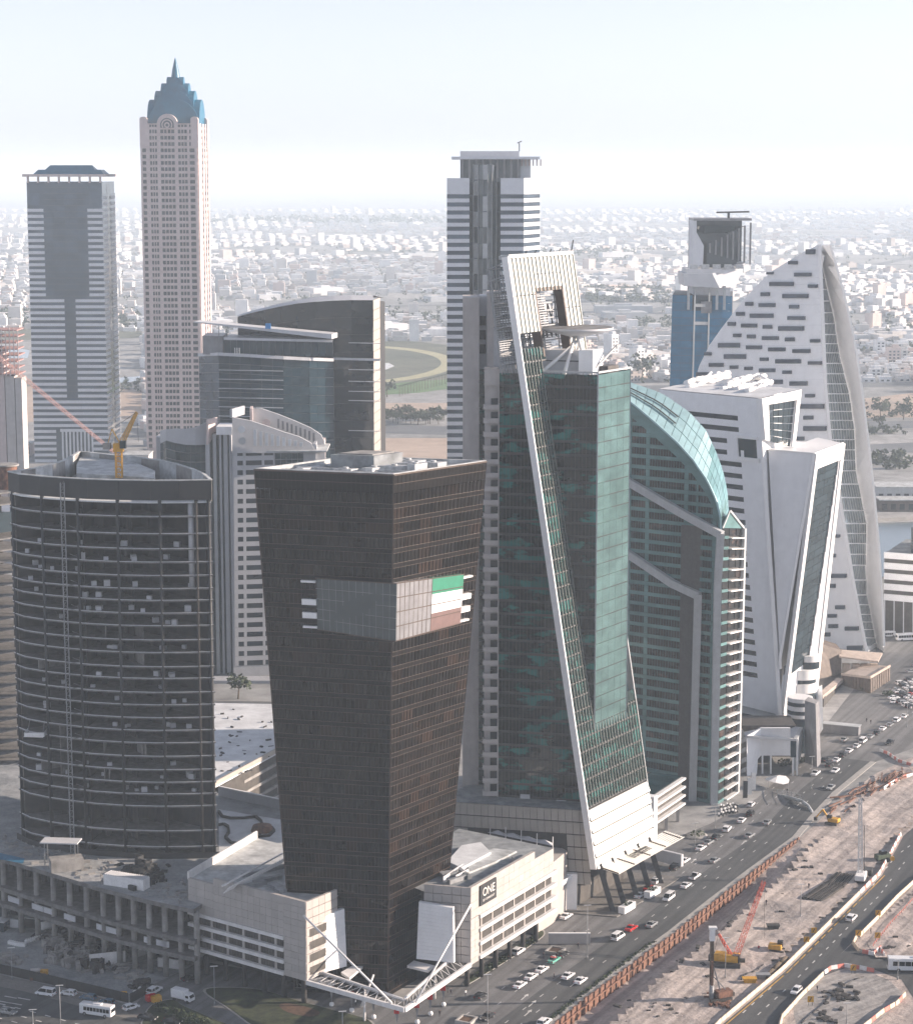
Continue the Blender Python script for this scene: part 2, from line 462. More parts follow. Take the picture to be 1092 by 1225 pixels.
# trench floor sloping up into the sand
tm=MB()
NT=40
def lerp_path(path,t):
 f=t*(len(path)-1);i=min(int(f),len(path)-2);return path[i].lerp(path[i+1],f-i)
rows=[]
for k in range(NT+1):
 a=lerp_path(WP,k/NT);q=lerp_path(QP,k/NT)
 dz=TRENCH*min(1,(1-k/NT)*6)
 r=[]
 for j,(f,hgt) in enumerate(((0,1),(0.25,0.95),(0.5,0.6),(0.75,0.2),(1.0,-0.006))):
  p=a.lerp(q,f);p.z=dz*hgt+(RN.uniform(-0.25,0.25) if 0<j<4 else 0);r.append(p)
 rows.append(r)
tv=[p for r in rows for p in r]
tf=[]
for k in range(NT):
 for j in range(4):tf.append((k*5+j,k*5+j+1,(k+1)*5+j+1,(k+1)*5+j))
tm.add(tv,tf,True)
tm.build('sand_trench',M['sand'],kind='structure')
# sand of the works east of the wall, with low relief
def relief(name,poly_px,z,mat,amp,cell=2.2,grooves=None):
 P=P2(poly_px,0)
 xs=[p.x for p in P];ys=[p.y for p in P]
 def inside(x,y):
  c=False;n=len(P);j=n-1
  for i in range(n):
   if (P[i].y>y)!=(P[j].y>y) and x<(P[j].x-P[i].x)*(y-P[i].y)/(P[j].y-P[i].y)+P[i].x:c=not c
   j=i
  return c
 from mathutils import noise as nz
 nx=int((max(xs)-min(xs))/cell)+1;ny=int((max(ys)-min(ys))/cell)+1
 vid={};vs=[];fs=[]
 def vert(i,j):
  if (i,j) not in vid:
   x=min(xs)+i*cell;y=min(ys)+j*cell
   h=nz.fractal(Vector((x*0.06,y*0.06,1.3)),1.0,2.0,4)*amp+nz.noise(Vector((x*0.5,y*0.22,5)))*amp*0.35
   vid[(i,j)]=len(vs);vs.append((x,y,z+max(0.0,h+amp*0.2)))
  return vid[(i,j)]
 for i in range(nx):
  for j in range(ny):
   if inside(min(xs)+(i+.5)*cell,min(ys)+(j+.5)*cell):
    fs.append((vert(i,j),vert(i+1,j),vert(i+1,j+1),vert(i,j+1)))
 m=MB();m.add(vs,fs,True)
 return m.build(name,mat,kind='structure')
site_poly=[(q[0],q[1]) for q in [pix(p)[:2] for p in QP[1:]]]
sheet('sand_ground',[(p[0],p[1]) for p in site_poly]+[(976,985),(1001.5,958),(1047.7,925),(1092,905),(1180,905),(1400,1100),(1300,1400),(700,1400)],0.02,M['sand'])
relief('sand_relief',[(740,1215),(800,1165),(870,1110),(930,1055),(972,1010),(1010,975),(1060,935),(1092,918),(1092,985),(1068,1000),(1050,1035),(1000,1085),(930,1150),(850,1222),(835,1235),(720,1235)],0.03,M['sand'],0.9)
relief('sand_relief',[(1035,1125),(1060,1095),(1092,1068),(1092,1150),(1050,1148)],0.03,M['sand'],0.8,1.6)
# main road and forecourts
asph=[(560,1260),(470,1232),(500,1190),(560,1165),(620,1125),(700,1075),(790,1010),(850,985),(905,955),(960,905),(985,870),(1040,800),(1092,760),(1160,760),(1160,860),(1092,895),(1047.7,911),(1001.5,948),(976,976),(958,992)]
wl=[pix(p+Vector((-2.0,0.6,0)))[:2] for p in reversed(WP)]
sheet('road',asph+[(x,y) for x,y in wl],0.02,M['asphalt'])
def offset_path(path,dist):
 out=[]
 for i,p in enumerate(path):
  a=path[max(0,i-1)];b_=path[min(len(path)-1,i+1)]
  d=(b_-a);d.z=0;d.normalize()
  out.append(p+Vector((-d.y,d.x,0))*dist)
 return out
def strip(name,path,d_in,d_out,z,mat,kind='structure'):
 a=offset_path(path,d_in);b_=offset_path(path,d_out)
 m=MB()
 for i in range(len(path)-1):
  q=[a[i],a[i+1],b_[i+1],b_[i]]
  m.quad(*[(p.x,p.y,z) for p in q])
 o=m.build(name,mat)
 if o.data.polygons[0].normal.z<0:o.data.flip_normals()
 if kind:o['kind']=kind
 return o
CURB=WP[:-1]+P2([(955,1003),(976,978),(1003,949),(1048,912)])
strip('road_dark_lane',CURB,2.2,12.5,0.034,M['asphalt_dark'])
# kerb along the wall, raised
def raised_strip(name,path,d0_,d1_,z0,z1,mat,kind='structure',parent=None):
 a=offset_path(path,d0_);b_=offset_path(path,d1_)
 m=MB()
 for i in range(len(path)-1):
  lo=[b_[i],b_[i+1],a[i+1],a[i]]
  m.hexa([(p.x,p.y,z0) for p in lo]+[(p.x,p.y,z1) for p in lo])
 o=m.build(name,mat,parent)
 if kind:o['kind']=kind
 return o
raised_strip('pavement',CURB,0.15,2.2,0.0,0.15,M['kerb'])
m_=MB()
for i in range(900):
 t=RN.random() ** 1.6*0.42
 p=lerp_path(CURB,t)+Vector((RN.uniform(-2.9,-1.7),RN.uniform(-.4,.6),0))
 h=RN.uniform(.2,.55);a=RN.uniform(0,6.3);w=RN.uniform(.2,.5)
 m_.add([(p.x-w*math.cos(a),p.y-w*math.sin(a),.1),(p.x+w*math.cos(a),p.y+w*math.sin(a),.1),(p.x+w*.5*math.sin(a),p.y+w*.5,h+.12)],[(0,1,2)])
m_.build('weeds',M['leaf'],kind='stuff')
# lane dashes
DASH=MB()
def dashes(path,off,L=2.0,gap=7.5,w=0.11,z=0.05,t0=0.0,t1=1.0,mb=None):
 mb=mb or DASH
 q=offset_path(path,off)
 tot=0;
 for i in range(len(q)-1):
  a,b_=q[i],q[i+1];d=(b_-a);ln=d.length;d.normalize();n=Vector((-d.y,d.x,0))*w
  s=-tot%(L+gap)
  s=(L+gap)-(tot%(L+gap)) if tot else 0
  while s+L<ln:
   f=(tot+s)
   p0=a+d*s;p1=a+d*(s+L)
   mb.quad(*[(p.x,p.y,z) for p in (p0+n,p0-n,p1-n,p1+n)])
   s+=L+gap
  tot+=ln
dashes(CURB,7.0);dashes(CURB,10.6);dashes(CURB,17.5);dashes(CURB,21.2)
# arrows on the carriageway
for (x,y) in ((627,1193),(636,1201),(631,1212),(829,1030),(889,1008),(955,962)):
 c=G(x,y,0.05);d=Vector((.42,.9,0)).normalized();n=Vector((-d.y,d.x,0))
 DASH.quad(*[tuple(c+d*s+n*t+Vector((0,0,0.006))) for s,t in ((-2,-.15),(-2,.15),(1,.15),(1,-.15))])
 DASH.add([tuple(c+d*s+n*t+Vector((0,0,0.012))) for s,t in ((1,-.6),(2.6,0),(1,.6))],[(0,1,2)])
 # second road in the works
R2L=[(845,1245),(865,1224.6),(939,1162),(1001.5,1100),(1031.5,1070),(1054.6,1047),(1068.5,1021.5),(1080,1000),(1110,975)]
R2R=[(925,1245),(932,1217.7),(955,1192),(983,1164.6),(1024.6,1120.8),(1047.7,1097.7),(1070,1074),(1092,1054),(1140,1020)]
sheet('road',R2L+list(reversed(R2R)),0.045,M['asphalt_dark'])
sheet('road',[(978,1170),(1000,1146),(1020,1128),(1024,1133),(1062,1149),(1092,1148),(1150,1148),(1150,1215),(1092,1194),(1078,1172),(1040,1158),(1010,1158)],0.056,M['asphalt_dark'])
sheet('sand_pad',[(955,1240),(948,1205),(966,1184),(985,1166),(1005,1159),(1040,1163),(1062,1172),(1081,1190),(1072,1203),(1030,1240)],0.04,M['sand_pale'])
r2c=[(a.lerp(b_,0.5)) for a,b_ in zip(P2(R2L),P2(R2R))]
dashes(r2c,0.0,2.0,3.6,0.16,0.075);dashes(r2c,3.6,2.0,3.6,0.16,0.075)
strip('yellow_edge_line',P2(R2L[:6]),-0.9,-0.6,0.075,M['line_yellow'])
# bottom-left road
sheet('road',[(-60,1172),(0,1180),(30,1186),(190,1229),(190,1260),(-60,1260)],0.03,M['asphalt_dark'])
sheet('pavement',[(-60,1158),(0,1166),(45,1175),(97,1188),(156,1202),(170,1204),(230,1240),(190,1229),(30,1186),(0,1180),(-60,1172)],0.05,M['paving'])
sheet('site_ground',[(-120,1060),(0,1075),(150,1095),(235,1120),(238,1150),(206,1168),(180,1178),(160,1199),(97,1184),(45,1172),(0,1163),(-120,1150)],0.028,M['site_dust'])
sheet('road',[(160,1205),(182,1178),(208,1166),(240,1150),(330,1165),(480,1200),(500,1190),(560,1240),(230,1240)],0.034,M['asphalt'])
L2=P2([(-60,1178),(0,1191),(60,1206),(140,1228)])
dashes(L2,-4.0,1.8,3,0.2,0.06);dashes(L2,-7.5,1.8,3,0.2,0.06);dashes(L2,-11.0,1.8,3,0.2,0.06)
for (x,y) in ((30,1195),(20,1201),(14,1193),(8,1199),(12,1205)):
 c=G(x,y,0.062);d=Vector((1,-.45,0)).normalized();n=Vector((-d.y,d.x,0))
 DASH.quad(*[tuple(c+d*s+n*t) for s,t in ((-2,-.22),(-2,.22),(1.6,.22),(1.6,-.22))])
DASH.build('road_markings',M['line_paint'],kind='structure')
# raised garden islands with kerbs
def island(name,pts,h,top_mat):
 P=P2(pts,0)
 m=MB();m.mi=0
 cen=sum(P,Vector())/len(P)
 poly=[(p.x,p.y) for p in P]
 ar=sum(poly[i][0]*poly[(i+1)%len(P)][1]-poly[(i+1)%len(P)][0]*poly[i][1] for i in range(len(P)))
 if ar<0:poly.reverse()
 m.prism(poly,0,h)
 o=m.build(name+'_kerb',M['kerb'],kind='structure')
 inn=[(cen.x+(x-cen.x)*.965,cen.y+(y-cen.y)*.965) for x,y in poly]
 m=MB();m.prism(inn,h-.05,h+.06)
 m.build(name,top_mat,kind='structure')
def smooth_loop(pts,n=4):
 out=[];k=len(pts)
 for i in range(k):
  p0,p1,p2,p3=[Vector((*pts[(i+j-1)%k],0)) for j in range(4)]
  for s in range(n):
   t=s/n
   q=.5*((2*p1)+(-p0+p2)*t+(2*p0-5*p1+4*p2-p3)*t*t+(-p0+3*p1-3*p2+p3)*t*t*t)
   out.append((q.x,q.y))
 return out
island('lawn',smooth_loop([(243,1186),(262,1181.5),(310,1184),(352,1196),(400,1209),(445,1222),(440,1240),(330,1240),(270,1205)]),0.15,M['grass'])
island('lawn',smooth_loop([(203,1196),(222,1205),(262,1222),(300,1240),(180,1240),(176,1208)]),0.15,M['grass'])
sheet('flower_bed',smooth_loop([(334,1203),(345,1200),(372,1206),(383,1212),(370,1216),(345,1211)],3),0.24,M['soil'])
island('planting_bed',smooth_loop([(553,1178),(570,1163),(610,1138),(640,1118),(650,1113),(649,1121),(620,1141),(585,1163),(560,1178)],3),0.15,M['grass'])
# the far landscape
def ell(cx,cy,rx,ry,n=48,rot=0.0):
 return [(cx+rx*math.cos(t)*math.cos(rot)-ry*math.sin(t)*math.sin(rot),cy+rx*math.cos(t)*math.sin(rot)+ry*math.sin(t)*math.cos(rot)) for t in [2*math.pi*i/n for i in range(n)]]
M['track']=ground_mat('track',[(0.3,(0.40,0.38,0.22)),(0.7,(0.48,0.46,0.30))],(0.02,0.1),0.2)
M['far_grass']=ground_mat('far_grass',[(0.3,(0.11,0.19,0.08)),(0.7,(0.16,0.26,0.11))],(0.02,0.1),0.3)
M['scrub']=ground_mat('scrub',[(0.3,(0.10,0.12,0.08)),(0.7,(0.20,0.20,0.15))],(0.01,0.06),0.4)
M['far_road']=ground_mat('far_road',[(0.3,(0.13,0.14,0.15)),(0.7,(0.19,0.20,0.21))],(0.02,0.1),0.2)
M['pink_sand']=ground_mat('pink_sand',[(0.3,(0.42,0.33,0.26)),(0.7,(0.52,0.42,0.34))],(0.01,0.08),0.2)
cx_,cy_=-128,2290
sheet('race_course_infield',ell(cx_,cy_,170,330),0.05,M['scrub'],px=False)
m=MB();A_=ell(cx_,cy_,128,240);B_=ell(cx_,cy_,112,215)
for i in range(48):
 j=(i+1)%48;m.quad((*B_[i],.1),(*A_[i],.1),(*A_[j],.1),(*B_[j],.1))
m.build('race_track',M['track'],kind='structure')
sheet('grass_field',[(380,462),(455,460),(500,456),(560,452),(560,462),(500,470),(430,474),(380,474)],0.1,M['far_grass'])
sheet('pale_lot',[(440,435),(465,434),(472,438),(462,442),(440,442)],0.12,M['roof_white'])
sheet('far_highway',[(250,512),(453,508),(620,512),(620,523),(453,518),(250,524)],0.1,M['far_road'])
sheet('bare_ground',[(380,530),(453,524),(600,524),(600,556),(380,560)],0.08,M['pink_sand'])
sheet('bare_ground',[(380,484),(453,482),(600,482),(600,492),(453,496),(380,497)],0.08,M['pink_sand'])
sheet('bare_ground',[(745,452),(800,432),(800,446),(770,455),(745,458)],0.1,M['pink_sand'])
sheet('far_highway',[(560,458),(745,462),(900,458),(1200,452),(1200,460),(900,466),(745,470),(560,466)],0.1,M['far_road'])
sheet('far_water',[(-30,416),(10,414),(36,419),(34,428),(0,430),(-30,430)],0.1,M['water'])
sheet('far_water',[(140,452),(168,450),(168,456),(140,458)],0.1,M['water'])
sheet('bare_ground',[(-30,468),(36,462),(170,466),(170,500),(30,505),(-30,500)],0.08,M['pink_sand'])
sheet('grass_field',[(-30,395),(40,392),(170,396),(170,404),(-30,408)],0.1,M['scrub'])
sheet('far_highway',[(1030,532),(1250,522),(1250,545),(1030,540)],0.1,M['far_road'])
sheet('far_highway',[(1020,505),(1250,500),(1250,508),(1020,514)],0.1,M['far_road'])
sheet('bare_ground',[(1020,478),(1092,470),(1250,468),(1250,498),(1020,500)],0.08,M['pink_sand'])
for (x0,y0,x1,y1,w_) in ((200,372,1150,352,16),(-50,330,700,352,14),(230,300,1150,318,18),(250,390,700,270,14),(640,400,1150,296,14),(700,395,860,250,12),(280,360,330,250,14),(1010,420,1200,330,12)):
 strip('far_highway',[G(x0,y0),G(x1,y1)],-w_,w_,.12,M['far_road'])
sheet('canal_water',[(1035,626),(1092,624),(1500,610),(1500,680),(1092,684),(1070,690),(1035,690)],0.08,M['water'])
raised_strip('quay',P2([(1500,606),(1092,619),(1035,622)]),0,8,0,2.0,M['kerb'])
sheet('car_park',[(1045,760),(1060,745),(1100,738),(1200,735),(1200,850),(1092,848),(1072,842),(1050,800)],0.045,M['asphalt'])
SUB=[M2 for M2 in (solid('house_white',(0.76,0.76,0.76),0.85,0.1,0.05),solid('house_cream',(0.64,0.61,0.58),0.85,0.1,0.05),solid('house_pink',(0.60,0.50,0.46),0.85,0.1,0.05),solid('house_grey',(0.46,0.48,0.50),0.85,0.1,0.05),solid('house_brown',(0.36,0.32,0.30),0.85,0.1,0.05))]  # house colours lightened to make up for thin haze
M['house_window']=glassy('house_window',(0.04,0.05,0.06),0.15,0,0.5,0.3,0)
from mathutils import noise as mnoise
# keep-out zones in photo pixels on the ground: open land, water, roads
KEEP=[(250,404,640,560),(-60,393,175,560),(640,452,1100,560),(1015,470,1500,520),(1000,520,1500,1225),(240,508,640,560)]
GAPS=[(0,36,'beyond the leftmost striped tower'),(138,170,'between the two tallest left-hand towers'),(250,455,'between stone tower and curved office block'),(453,536,'left of the flat-capped striped tower'),(645,805,'between the slanted slab and blue tower'),(895,975,'behind the curve of the white pyramid'),(1020,1092,'right of the white pyramid tower')]
def gap_of(px,py):
 for a,b_,t in GAPS:
  if a<=px<=b_:return t
 return None
houses=[]
y=1500.0
RN2=random.Random(11)
while y<11500:
 cell=15+max(0,y-2000)*0.0045
 wv=(y/FPX)*640+120
 x=-wv
 while x<wv:
  X=x+RN2.uniform(-.2,.2)*cell;Yv=y+RN2.uniform(-.2,.2)*cell
  px,py,sc=pix((X,Yv,4))
  x+=cell
  if any(a<=px<=c and b_<=py<=d for a,b_,c,d in KEEP):continue
  den=mnoise.fractal(Vector((X*.0011,Yv*.0011,3.3)),1.0,2.0,4)
  gx=(X*.94+Yv*.34)%110;gy=(Yv*.94-X*.34)%84
  if gx<14 or gy<11:continue
  if den<-0.22 or RN2.random()<0.14:continue
  houses.append((X,Yv,cell,den,px,py))
 y+=cell*1.0
cand=[h for h in houses if 0<h[4]<1092 and gap_of(h[4],h[5]) and h[5]>300]
cand.sort(key=lambda h:h[1])
near=set(id(h) for h in cand[:285])
def house_mesh(rng,X,Yv,cell,dist,detail):
 """returns wall MB, window MB"""
 w=rng.uniform(.26,.46)*min(cell,26);d=rng.uniform(.26,.46)*min(cell,26)
 r=rng.random()
 h=rng.uniform(3.2,8) if r<.88 else rng.uniform(8,15) if r<.985 else rng.uniform(16,30)
 ang=0.35+(0.25 if mnoise.noise(Vector((X*.0008,Yv*.0008,9)))>0 else -0.3)
 ax=(math.cos(ang),math.sin(ang))
 return w,d,h,ax
far_mb=MB();nn=0
for hh in houses:
 X,Yv,cell,den,px,py=hh
 w,d,h,ax=house_mesh(RN2,X,Yv,cell,Yv,False)
 rr=RN2.random();mi=0 if rr<.45 else 1 if rr<.74 else 2 if rr<.85 else 3 if rr<.95 else 4
 if id(hh) in near:
  nm='apartment_block' if h>12 else 'house'
  g=gap_of(px,py)
  t=thing(nm,None,'apartment block' if h>12 else 'house',(X,Yv,0))
  lab=['white','cream','pinkish','grey','brown'][mi]
  if h>12:tag(t,'%s apartment block in the suburb %s'%(lab,g),group='%s suburban blocks %s'%(lab,g))
  else:tag(t,'low %s suburban house %s'%(lab,g),group='%s suburban houses %s'%(lab,g))
  m=MB();m.obox((X,Yv),ax,w,d,0,h);m.build('wall',SUB[mi],t)
  m=MB()
  m.obox((X+ax[0]*w*.3,Yv+ax[1]*w*.3),ax,w*.45,d*.5,h,h+2.6);m.build('roof_room',SUB[(mi+0)%5],t)
  m=MB();a=Vector((ax[0],ax[1],0));b_=Vector((-a.y,a.x,0));c=Vector((X,Yv,0))
  nf=max(1,int(h/3.4));nw=max(2,int(w*2/4.5))
  for f in range(nf):
   for k in range(nw):
    cc=c+a*((k+.5)/nw*2-1)*w*.9-b_*(d+.02)
    m.obox((cc.x,cc.y),ax,w/nw*.45,.08,1+f*3.3,2.6+f*3.3)
   for k in range(2):
    cc=c+a*(w+.02)+b_*(k-.5)*d
    m.obox((cc.x,cc.y),(-ax[1],ax[0]),d*.2,.08,1+f*3.3,2.6+f*3.3)
  m.build('window_field',M['house_window'],t,kind='stuff')
 else:
  far_mb.mi=mi;far_mb.obox((X,Yv),ax,w,d,0,h)
  if Yv<5000 and RN2.random()<.5:
   far_mb.obox((X+ax[0]*w*.3,Yv+ax[1]*w*.3),ax,w*.45,d*.5,h,h+2.6)
for k in range(170):
 Yv=RN2.uniform(2300,9000);X=RN2.uniform(-1,1)*(Yv/FPX)*600;px,py,sc=pix((X,Yv,4))
 if any(a<=px<=c and b_<=py<=d for a,b_,c,d in KEEP):continue
 far_mb.mi=RN2.choice([0,0,1,3]);a_=RN2.uniform(-.2,.6);ax=(math.cos(a_),math.sin(a_));w_=RN2.uniform(14,42);d_=RN2.uniform(10,22);h_=RN2.uniform(7,13)
 far_mb.obox((X,Yv),ax,w_,d_,0,h_);far_mb.obox((X,Yv),ax,w_*.3,d_*.4,h_,h_+3)
far_mb.build('distant_suburb',SUB,kind='stuff')
print('houses',len(houses))
# leaf clump crowns
def clump(mb,c,r,n,size,rng,flat=0.8):
 for _ in range(n):
  while True:
   v=Vector((rng.uniform(-1,1),rng.uniform(-1,1),rng.uniform(-1,1)))
   if .25<v.length<1:break
  p=Vector(c)+Vector((v.x*r,v.y*r,v.z*r*flat))
  a=Vector((rng.uniform(-1,1),rng.uniform(-1,1),rng.uniform(-.7,.7))).normalized()*size*rng.uniform(.6,1.3)
  b_=a.cross(Vector((rng.uniform(-1,1),rng.uniform(-1,1),rng.uniform(.2,1)))).normalized()*size*rng.uniform(.5,1.0)
  mb.add([p-a,p-b_*.8,p+a,p+b_],[(0,1,2,3)])
  # woods beyond counting
wood=MB();RN3=random.Random(5)
def wood_patch(px0,px1,py0,py1,n,hmax=9):
 for _ in range(n):
  p=G(RN3.uniform(px0,px1),RN3.uniform(py0,py1))
  s=RN3.uniform(.6,1.0)*hmax*max(1,p.y/3500)
  clump(wood,(p.x,p.y,s*.5),s*.62,16,s*.3,RN3)
wood_patch(700,800,346,362,260,10);wood_patch(0,36,372,392,60);wood_patch(140,170,372,392,60)
wood_patch(1028,1092,410,425,70);wood_patch(1060,1092,388,400,40);wood_patch(455,535,375,392,90,7);wood_patch(250,285,385,400,40,7)
wood_patch(250,535,262,268,150,9);wood_patch(760,830,380,392,60,7);wood_patch(645,800,300,306,100,8)
for _ in range(1500):
 Yv=RN3.uniform(1900,6000);X=RN3.uniform(-1,1)*Yv*.22
 px,py,s_=pix((X,Yv,0))
 if any(a<=px<=c and b_<=py<=d for a,b_,c,d in KEEP):continue
 s=RN3.uniform(4,9);clump(wood,(X,Yv,s*.5),s*.6,9,s*.33,RN3)
for (a,b_,c,d,n) in ((140,170,455,470,14),(1030,1092,480,500,26),(1040,1092,545,562,40),(745,800,440,458,14),(1030,1092,514,520,20)):
 wood_patch(a,b_,c,d,n,6)
wood.build('distant_trees',M['leaf'],kind='stuff')
def make_tree(name,label,loc,h,r,group=None,rng=RN3,n=130,cat='tree'):
 t=thing(name,label,cat,loc,group)
 m=MB();x,y_,z=loc
 m.tube((x,y_,z),(x+.1*r,y_,z+h*.5),h*.035,h*.022)
 for k in range(5):
  a=k*1.26+rng.random()
  m.tube((x+.06*r,y_,z+h*.4),(x+math.cos(a)*r*.6,y_+math.sin(a)*r*.6,z+h*rng.uniform(.6,.85)),h*.018,h*.006,5)
 m.build('trunk',M['bark'],t)
 m=MB()
 for k in range(8):
  a=k*.785+rng.random()*.5;q=rng.uniform(.3,.7)*r
  clump(m,(x+math.cos(a)*q,y_+math.sin(a)*q,z+h*rng.uniform(.5,.85)),r*.5,n // 8,r*.16,rng)
 m.build('crown',M['leaf'],t)
 return t
tp=make_tree('tree','rounded green tree in the belt beside the far highway left of the striped tower',(0,0,0),10,5.5,'trees in the belt beside the far highway',n=160)
first=True
for i in range(24):
 px=456+i*3.3+RN3.uniform(-1,1);py=505+RN3.uniform(-5,3);p=G(px,py)
 s=RN3.uniform(.7,1.25)
 if first:o=tp;o.location=p;first=False
 else:o=copy_tree(tp,p,RN3.uniform(0,6.28))
 o.scale=(s,s,s)
for (px,py,s,lb) in ((463,475,1.6,'large dark tree standing alone on the grass field beside the race track'),(768,456,2.6,'large round tree on the bare ground left of the blue tower'),(1053,500,1.5,'dark round tree on the open ground right of the pyramid, left one of the pair'),(1080,502,1.5,'dark round tree on the open ground by the right edge of the picture'),(1051,512,1.1,'small dark tree just below the pair on the open ground right of the pyramid'),(285,836,1.0,'dark bushy tree at the foot of the twin-crested residential block')):
 o=copy_tree(tp,G(px,py),RN3.uniform(0,6),lb,group='');o.scale=(s,s,s);del o['group']
 # palms/poles row beside the race field
pm=thing('palm_tree','slim palm tree in the row along the grass field by the race track','palm tree',(0,0,0),'palms along the grass field')
m=MB();m.tube((0,0,0),(0,0,9),.3,.2,5);m.build('trunk',M['bark'],pm)
m=MB()
for k in range(9):
 a=k*.698;c_,s_=math.cos(a),math.sin(a)
 m.add([(0,0,9),(c_*1.6-s_*.4,s_*1.6+c_*.4,9.7),(c_*3,s_*3,8.4),(c_*1.6+s_*.4,s_*1.6-c_*.4,9.6)],[(0,1,2,3)])
m.build('crown',M['leaf'],pm)
for i in range(18):
 p=G(478+i*3.4,474-i*.9)
 if i==0:pm.location=p
 else:copy_tree(pm,p,RN3.uniform(0,6))
 # haze: the air over the whole place
hz,nt,b=nmat('haze')
nt.nodes.remove(b)
pv=nt.nodes.new('ShaderNodeVolumePrincipled')
pv.inputs['Color'].default_value=(0.76,0.89,1.0,1)
pv.inputs['Density'].default_value=0.000118
pv.inputs['Anisotropy'].default_value=0.0
nt.links.new(pv.outputs[0],nt.nodes['Material Output'].inputs['Volume'])
m=MB();m.box(-30500,-3500,-5,30500,60500,292)
m.build('haze',hz,kind='stuff')
# ------------------------------------------------------------------ dark inverted-taper tower with corner screen, and its podium
def facade_floors(fc,root,floor_h,bays,glass,spandrel,line,prefix='',sp_frac=0.28,pane_alt=None,depth=0.12,jit=0.02,limit=300,mull=None,mull_w=0.1,linew=0.12,start=0.0,top_margin=0.0,back=0.0,cuts=None):
 """returns lists of hexas: panes, spandrels, lines, mullions"""
 nf=max(1,int(round((fc.h-start-top_margin)/floor_h)))
 fh=(fc.h-start-top_margin)/nf
 P_,S_,L_,U_=[],[],[],[]
 for f in range(nf):
  y0=start+f*fh
  ys=y0+fh*sp_frac
  S_.append(fc.hy(0.02,fc.w-0.02,y0+.04,ys-.04,back,depth))
  if line:
   L_.append(fc.hy(0,fc.w,y0-linew/2,y0+linew/2,0,depth+.09))
   L_.append(fc.hy(0,fc.w,ys-linew/2,ys+linew/2,0,depth+.09))
  bw=fc.w/bays
  for b_ in range(bays):
   x0=b_*bw+.05;x1=(b_+1)*bw-.05
   if cuts and cuts((x0+x1)/2,y0):continue
   P_.append(fc.hy(x0,x1,ys+.05,y0+fh-.05,back,depth*.5,jit))
 if mull:
  for b_ in range(mull+1):
   x=min(max(b_*fc.w/mull,mull_w/2),fc.w-mull_w/2)
   U_.append(fc.hy(x-mull_w/2,x+mull_w/2,0,fc.h,0,depth+.05))
 return P_,S_,L_,U_
ZT=130.0
F_t,L_t,R_t=G(470.5,567.5,ZT),G(304.5,561,ZT),G(581.5,551.4,ZT)
B_t=L_t+R_t-F_t
# the same corners near the ground (the tower narrows downwards)
ZB=0.0
F_b=G(463.5,1192,ZB);L_b=W(346,1100,512);R_b=W(532,1100,530)
def down(pt,px,py):
 return pt
kL=(130-0)/(130-L_b.z);L_b=L_t+(L_b-L_t)*kL
kR=(130-0)/(130-R_b.z);R_b=R_t+(R_b-R_t)*kR
B_b=L_b+R_b-F_b
tower=thing('office_tower','dark bronze glass tower widening upwards, with a flag on its grey corner screen','tower',(F_b+B_b)/2)
fcL=Fc(L_b,F_b,F_t,L_t);fcR=Fc(F_b,R_b,R_t,F_t)
fcBk=Fc(R_b,B_b,B_t,R_t);fcBl=Fc(B_b,L_b,L_t,B_t)
m=MB()
cc_=(F_b+B_b)/2
def inn(p,dz=0.0):
 c=Vector((cc_.x,cc_.y,p.z));return c+(p-c)*.86+Vector((0,0,dz))
m.add([inn(p) for p in (L_b,F_b,R_b,B_b)]+[inn(p,-1.4) for p in (L_t,F_t,R_t,B_t)],[(3,2,1,0),(4,5,6,7),(0,1,5,4),(1,2,6,5),(2,3,7,6),(3,0,4,7)])
m.build('core',M['dark_spandrel'],tower)
PA,SA,LA,UA=[],[],[],[]
for fc,bays,mul in ((fcL,10,30),(fcR,7,24)):
 P_,S_,L_,U_=facade_floors(fc,tower,3.55,bays,None,None,True,top_margin=4.6,back=-.4,sp_frac=.3,jit=.03,mull=mul,mull_w=.07,depth=.16,linew=.08)
 PA+=P_;SA+=S_;LA+=L_;UA+=U_
 SA.append(fc.hy(.02,fc.w-.02,fc.h-4.5,fc.h-.1,0,.16))
 LA.append(fc.hy(0,fc.w,fc.h-.35,fc.h,0,.3));LA.append(fc.hy(0,fc.w,fc.h-2.4,fc.h-2.3,0,.25))
for fc,bays in ((fcBk,6),(fcBl,6)):
 P_,S_,L_,U_=facade_floors(fc,tower,3.55,1,None,None,True,top_margin=4.6,sp_frac=.3,jit=.0,mull=24,mull_w=.07,depth=.16)
 SA+=S_;LA+=L_;UA+=U_;
 mbh('glazing',M['dark_glass'],tower,P_,kind='stuff')
_rb=random.Random(2);_ra=[_rb.choice([0,0,0,0,1,2,2]) for _ in PA]
pieces('glass_pane',[M['dark_glass'],M['blind_glass'],M['mid_glass']],tower,PA,alt=lambda i:_ra[i])
pieces('spandrel',M['dark_spandrel'],tower,SA)
mbh('floor_line',M['bronze_line'],tower,LA,kind='stuff')
mbh('mullion',M['dark_spandrel'],tower,UA,kind='stuff')
m=MB();m.bar(F_b,F_t,.35);m.bar(L_b,L_t,.35);m.bar(R_b,R_t,.35);m.build('corner_trim',M['bronze_line'],tower)
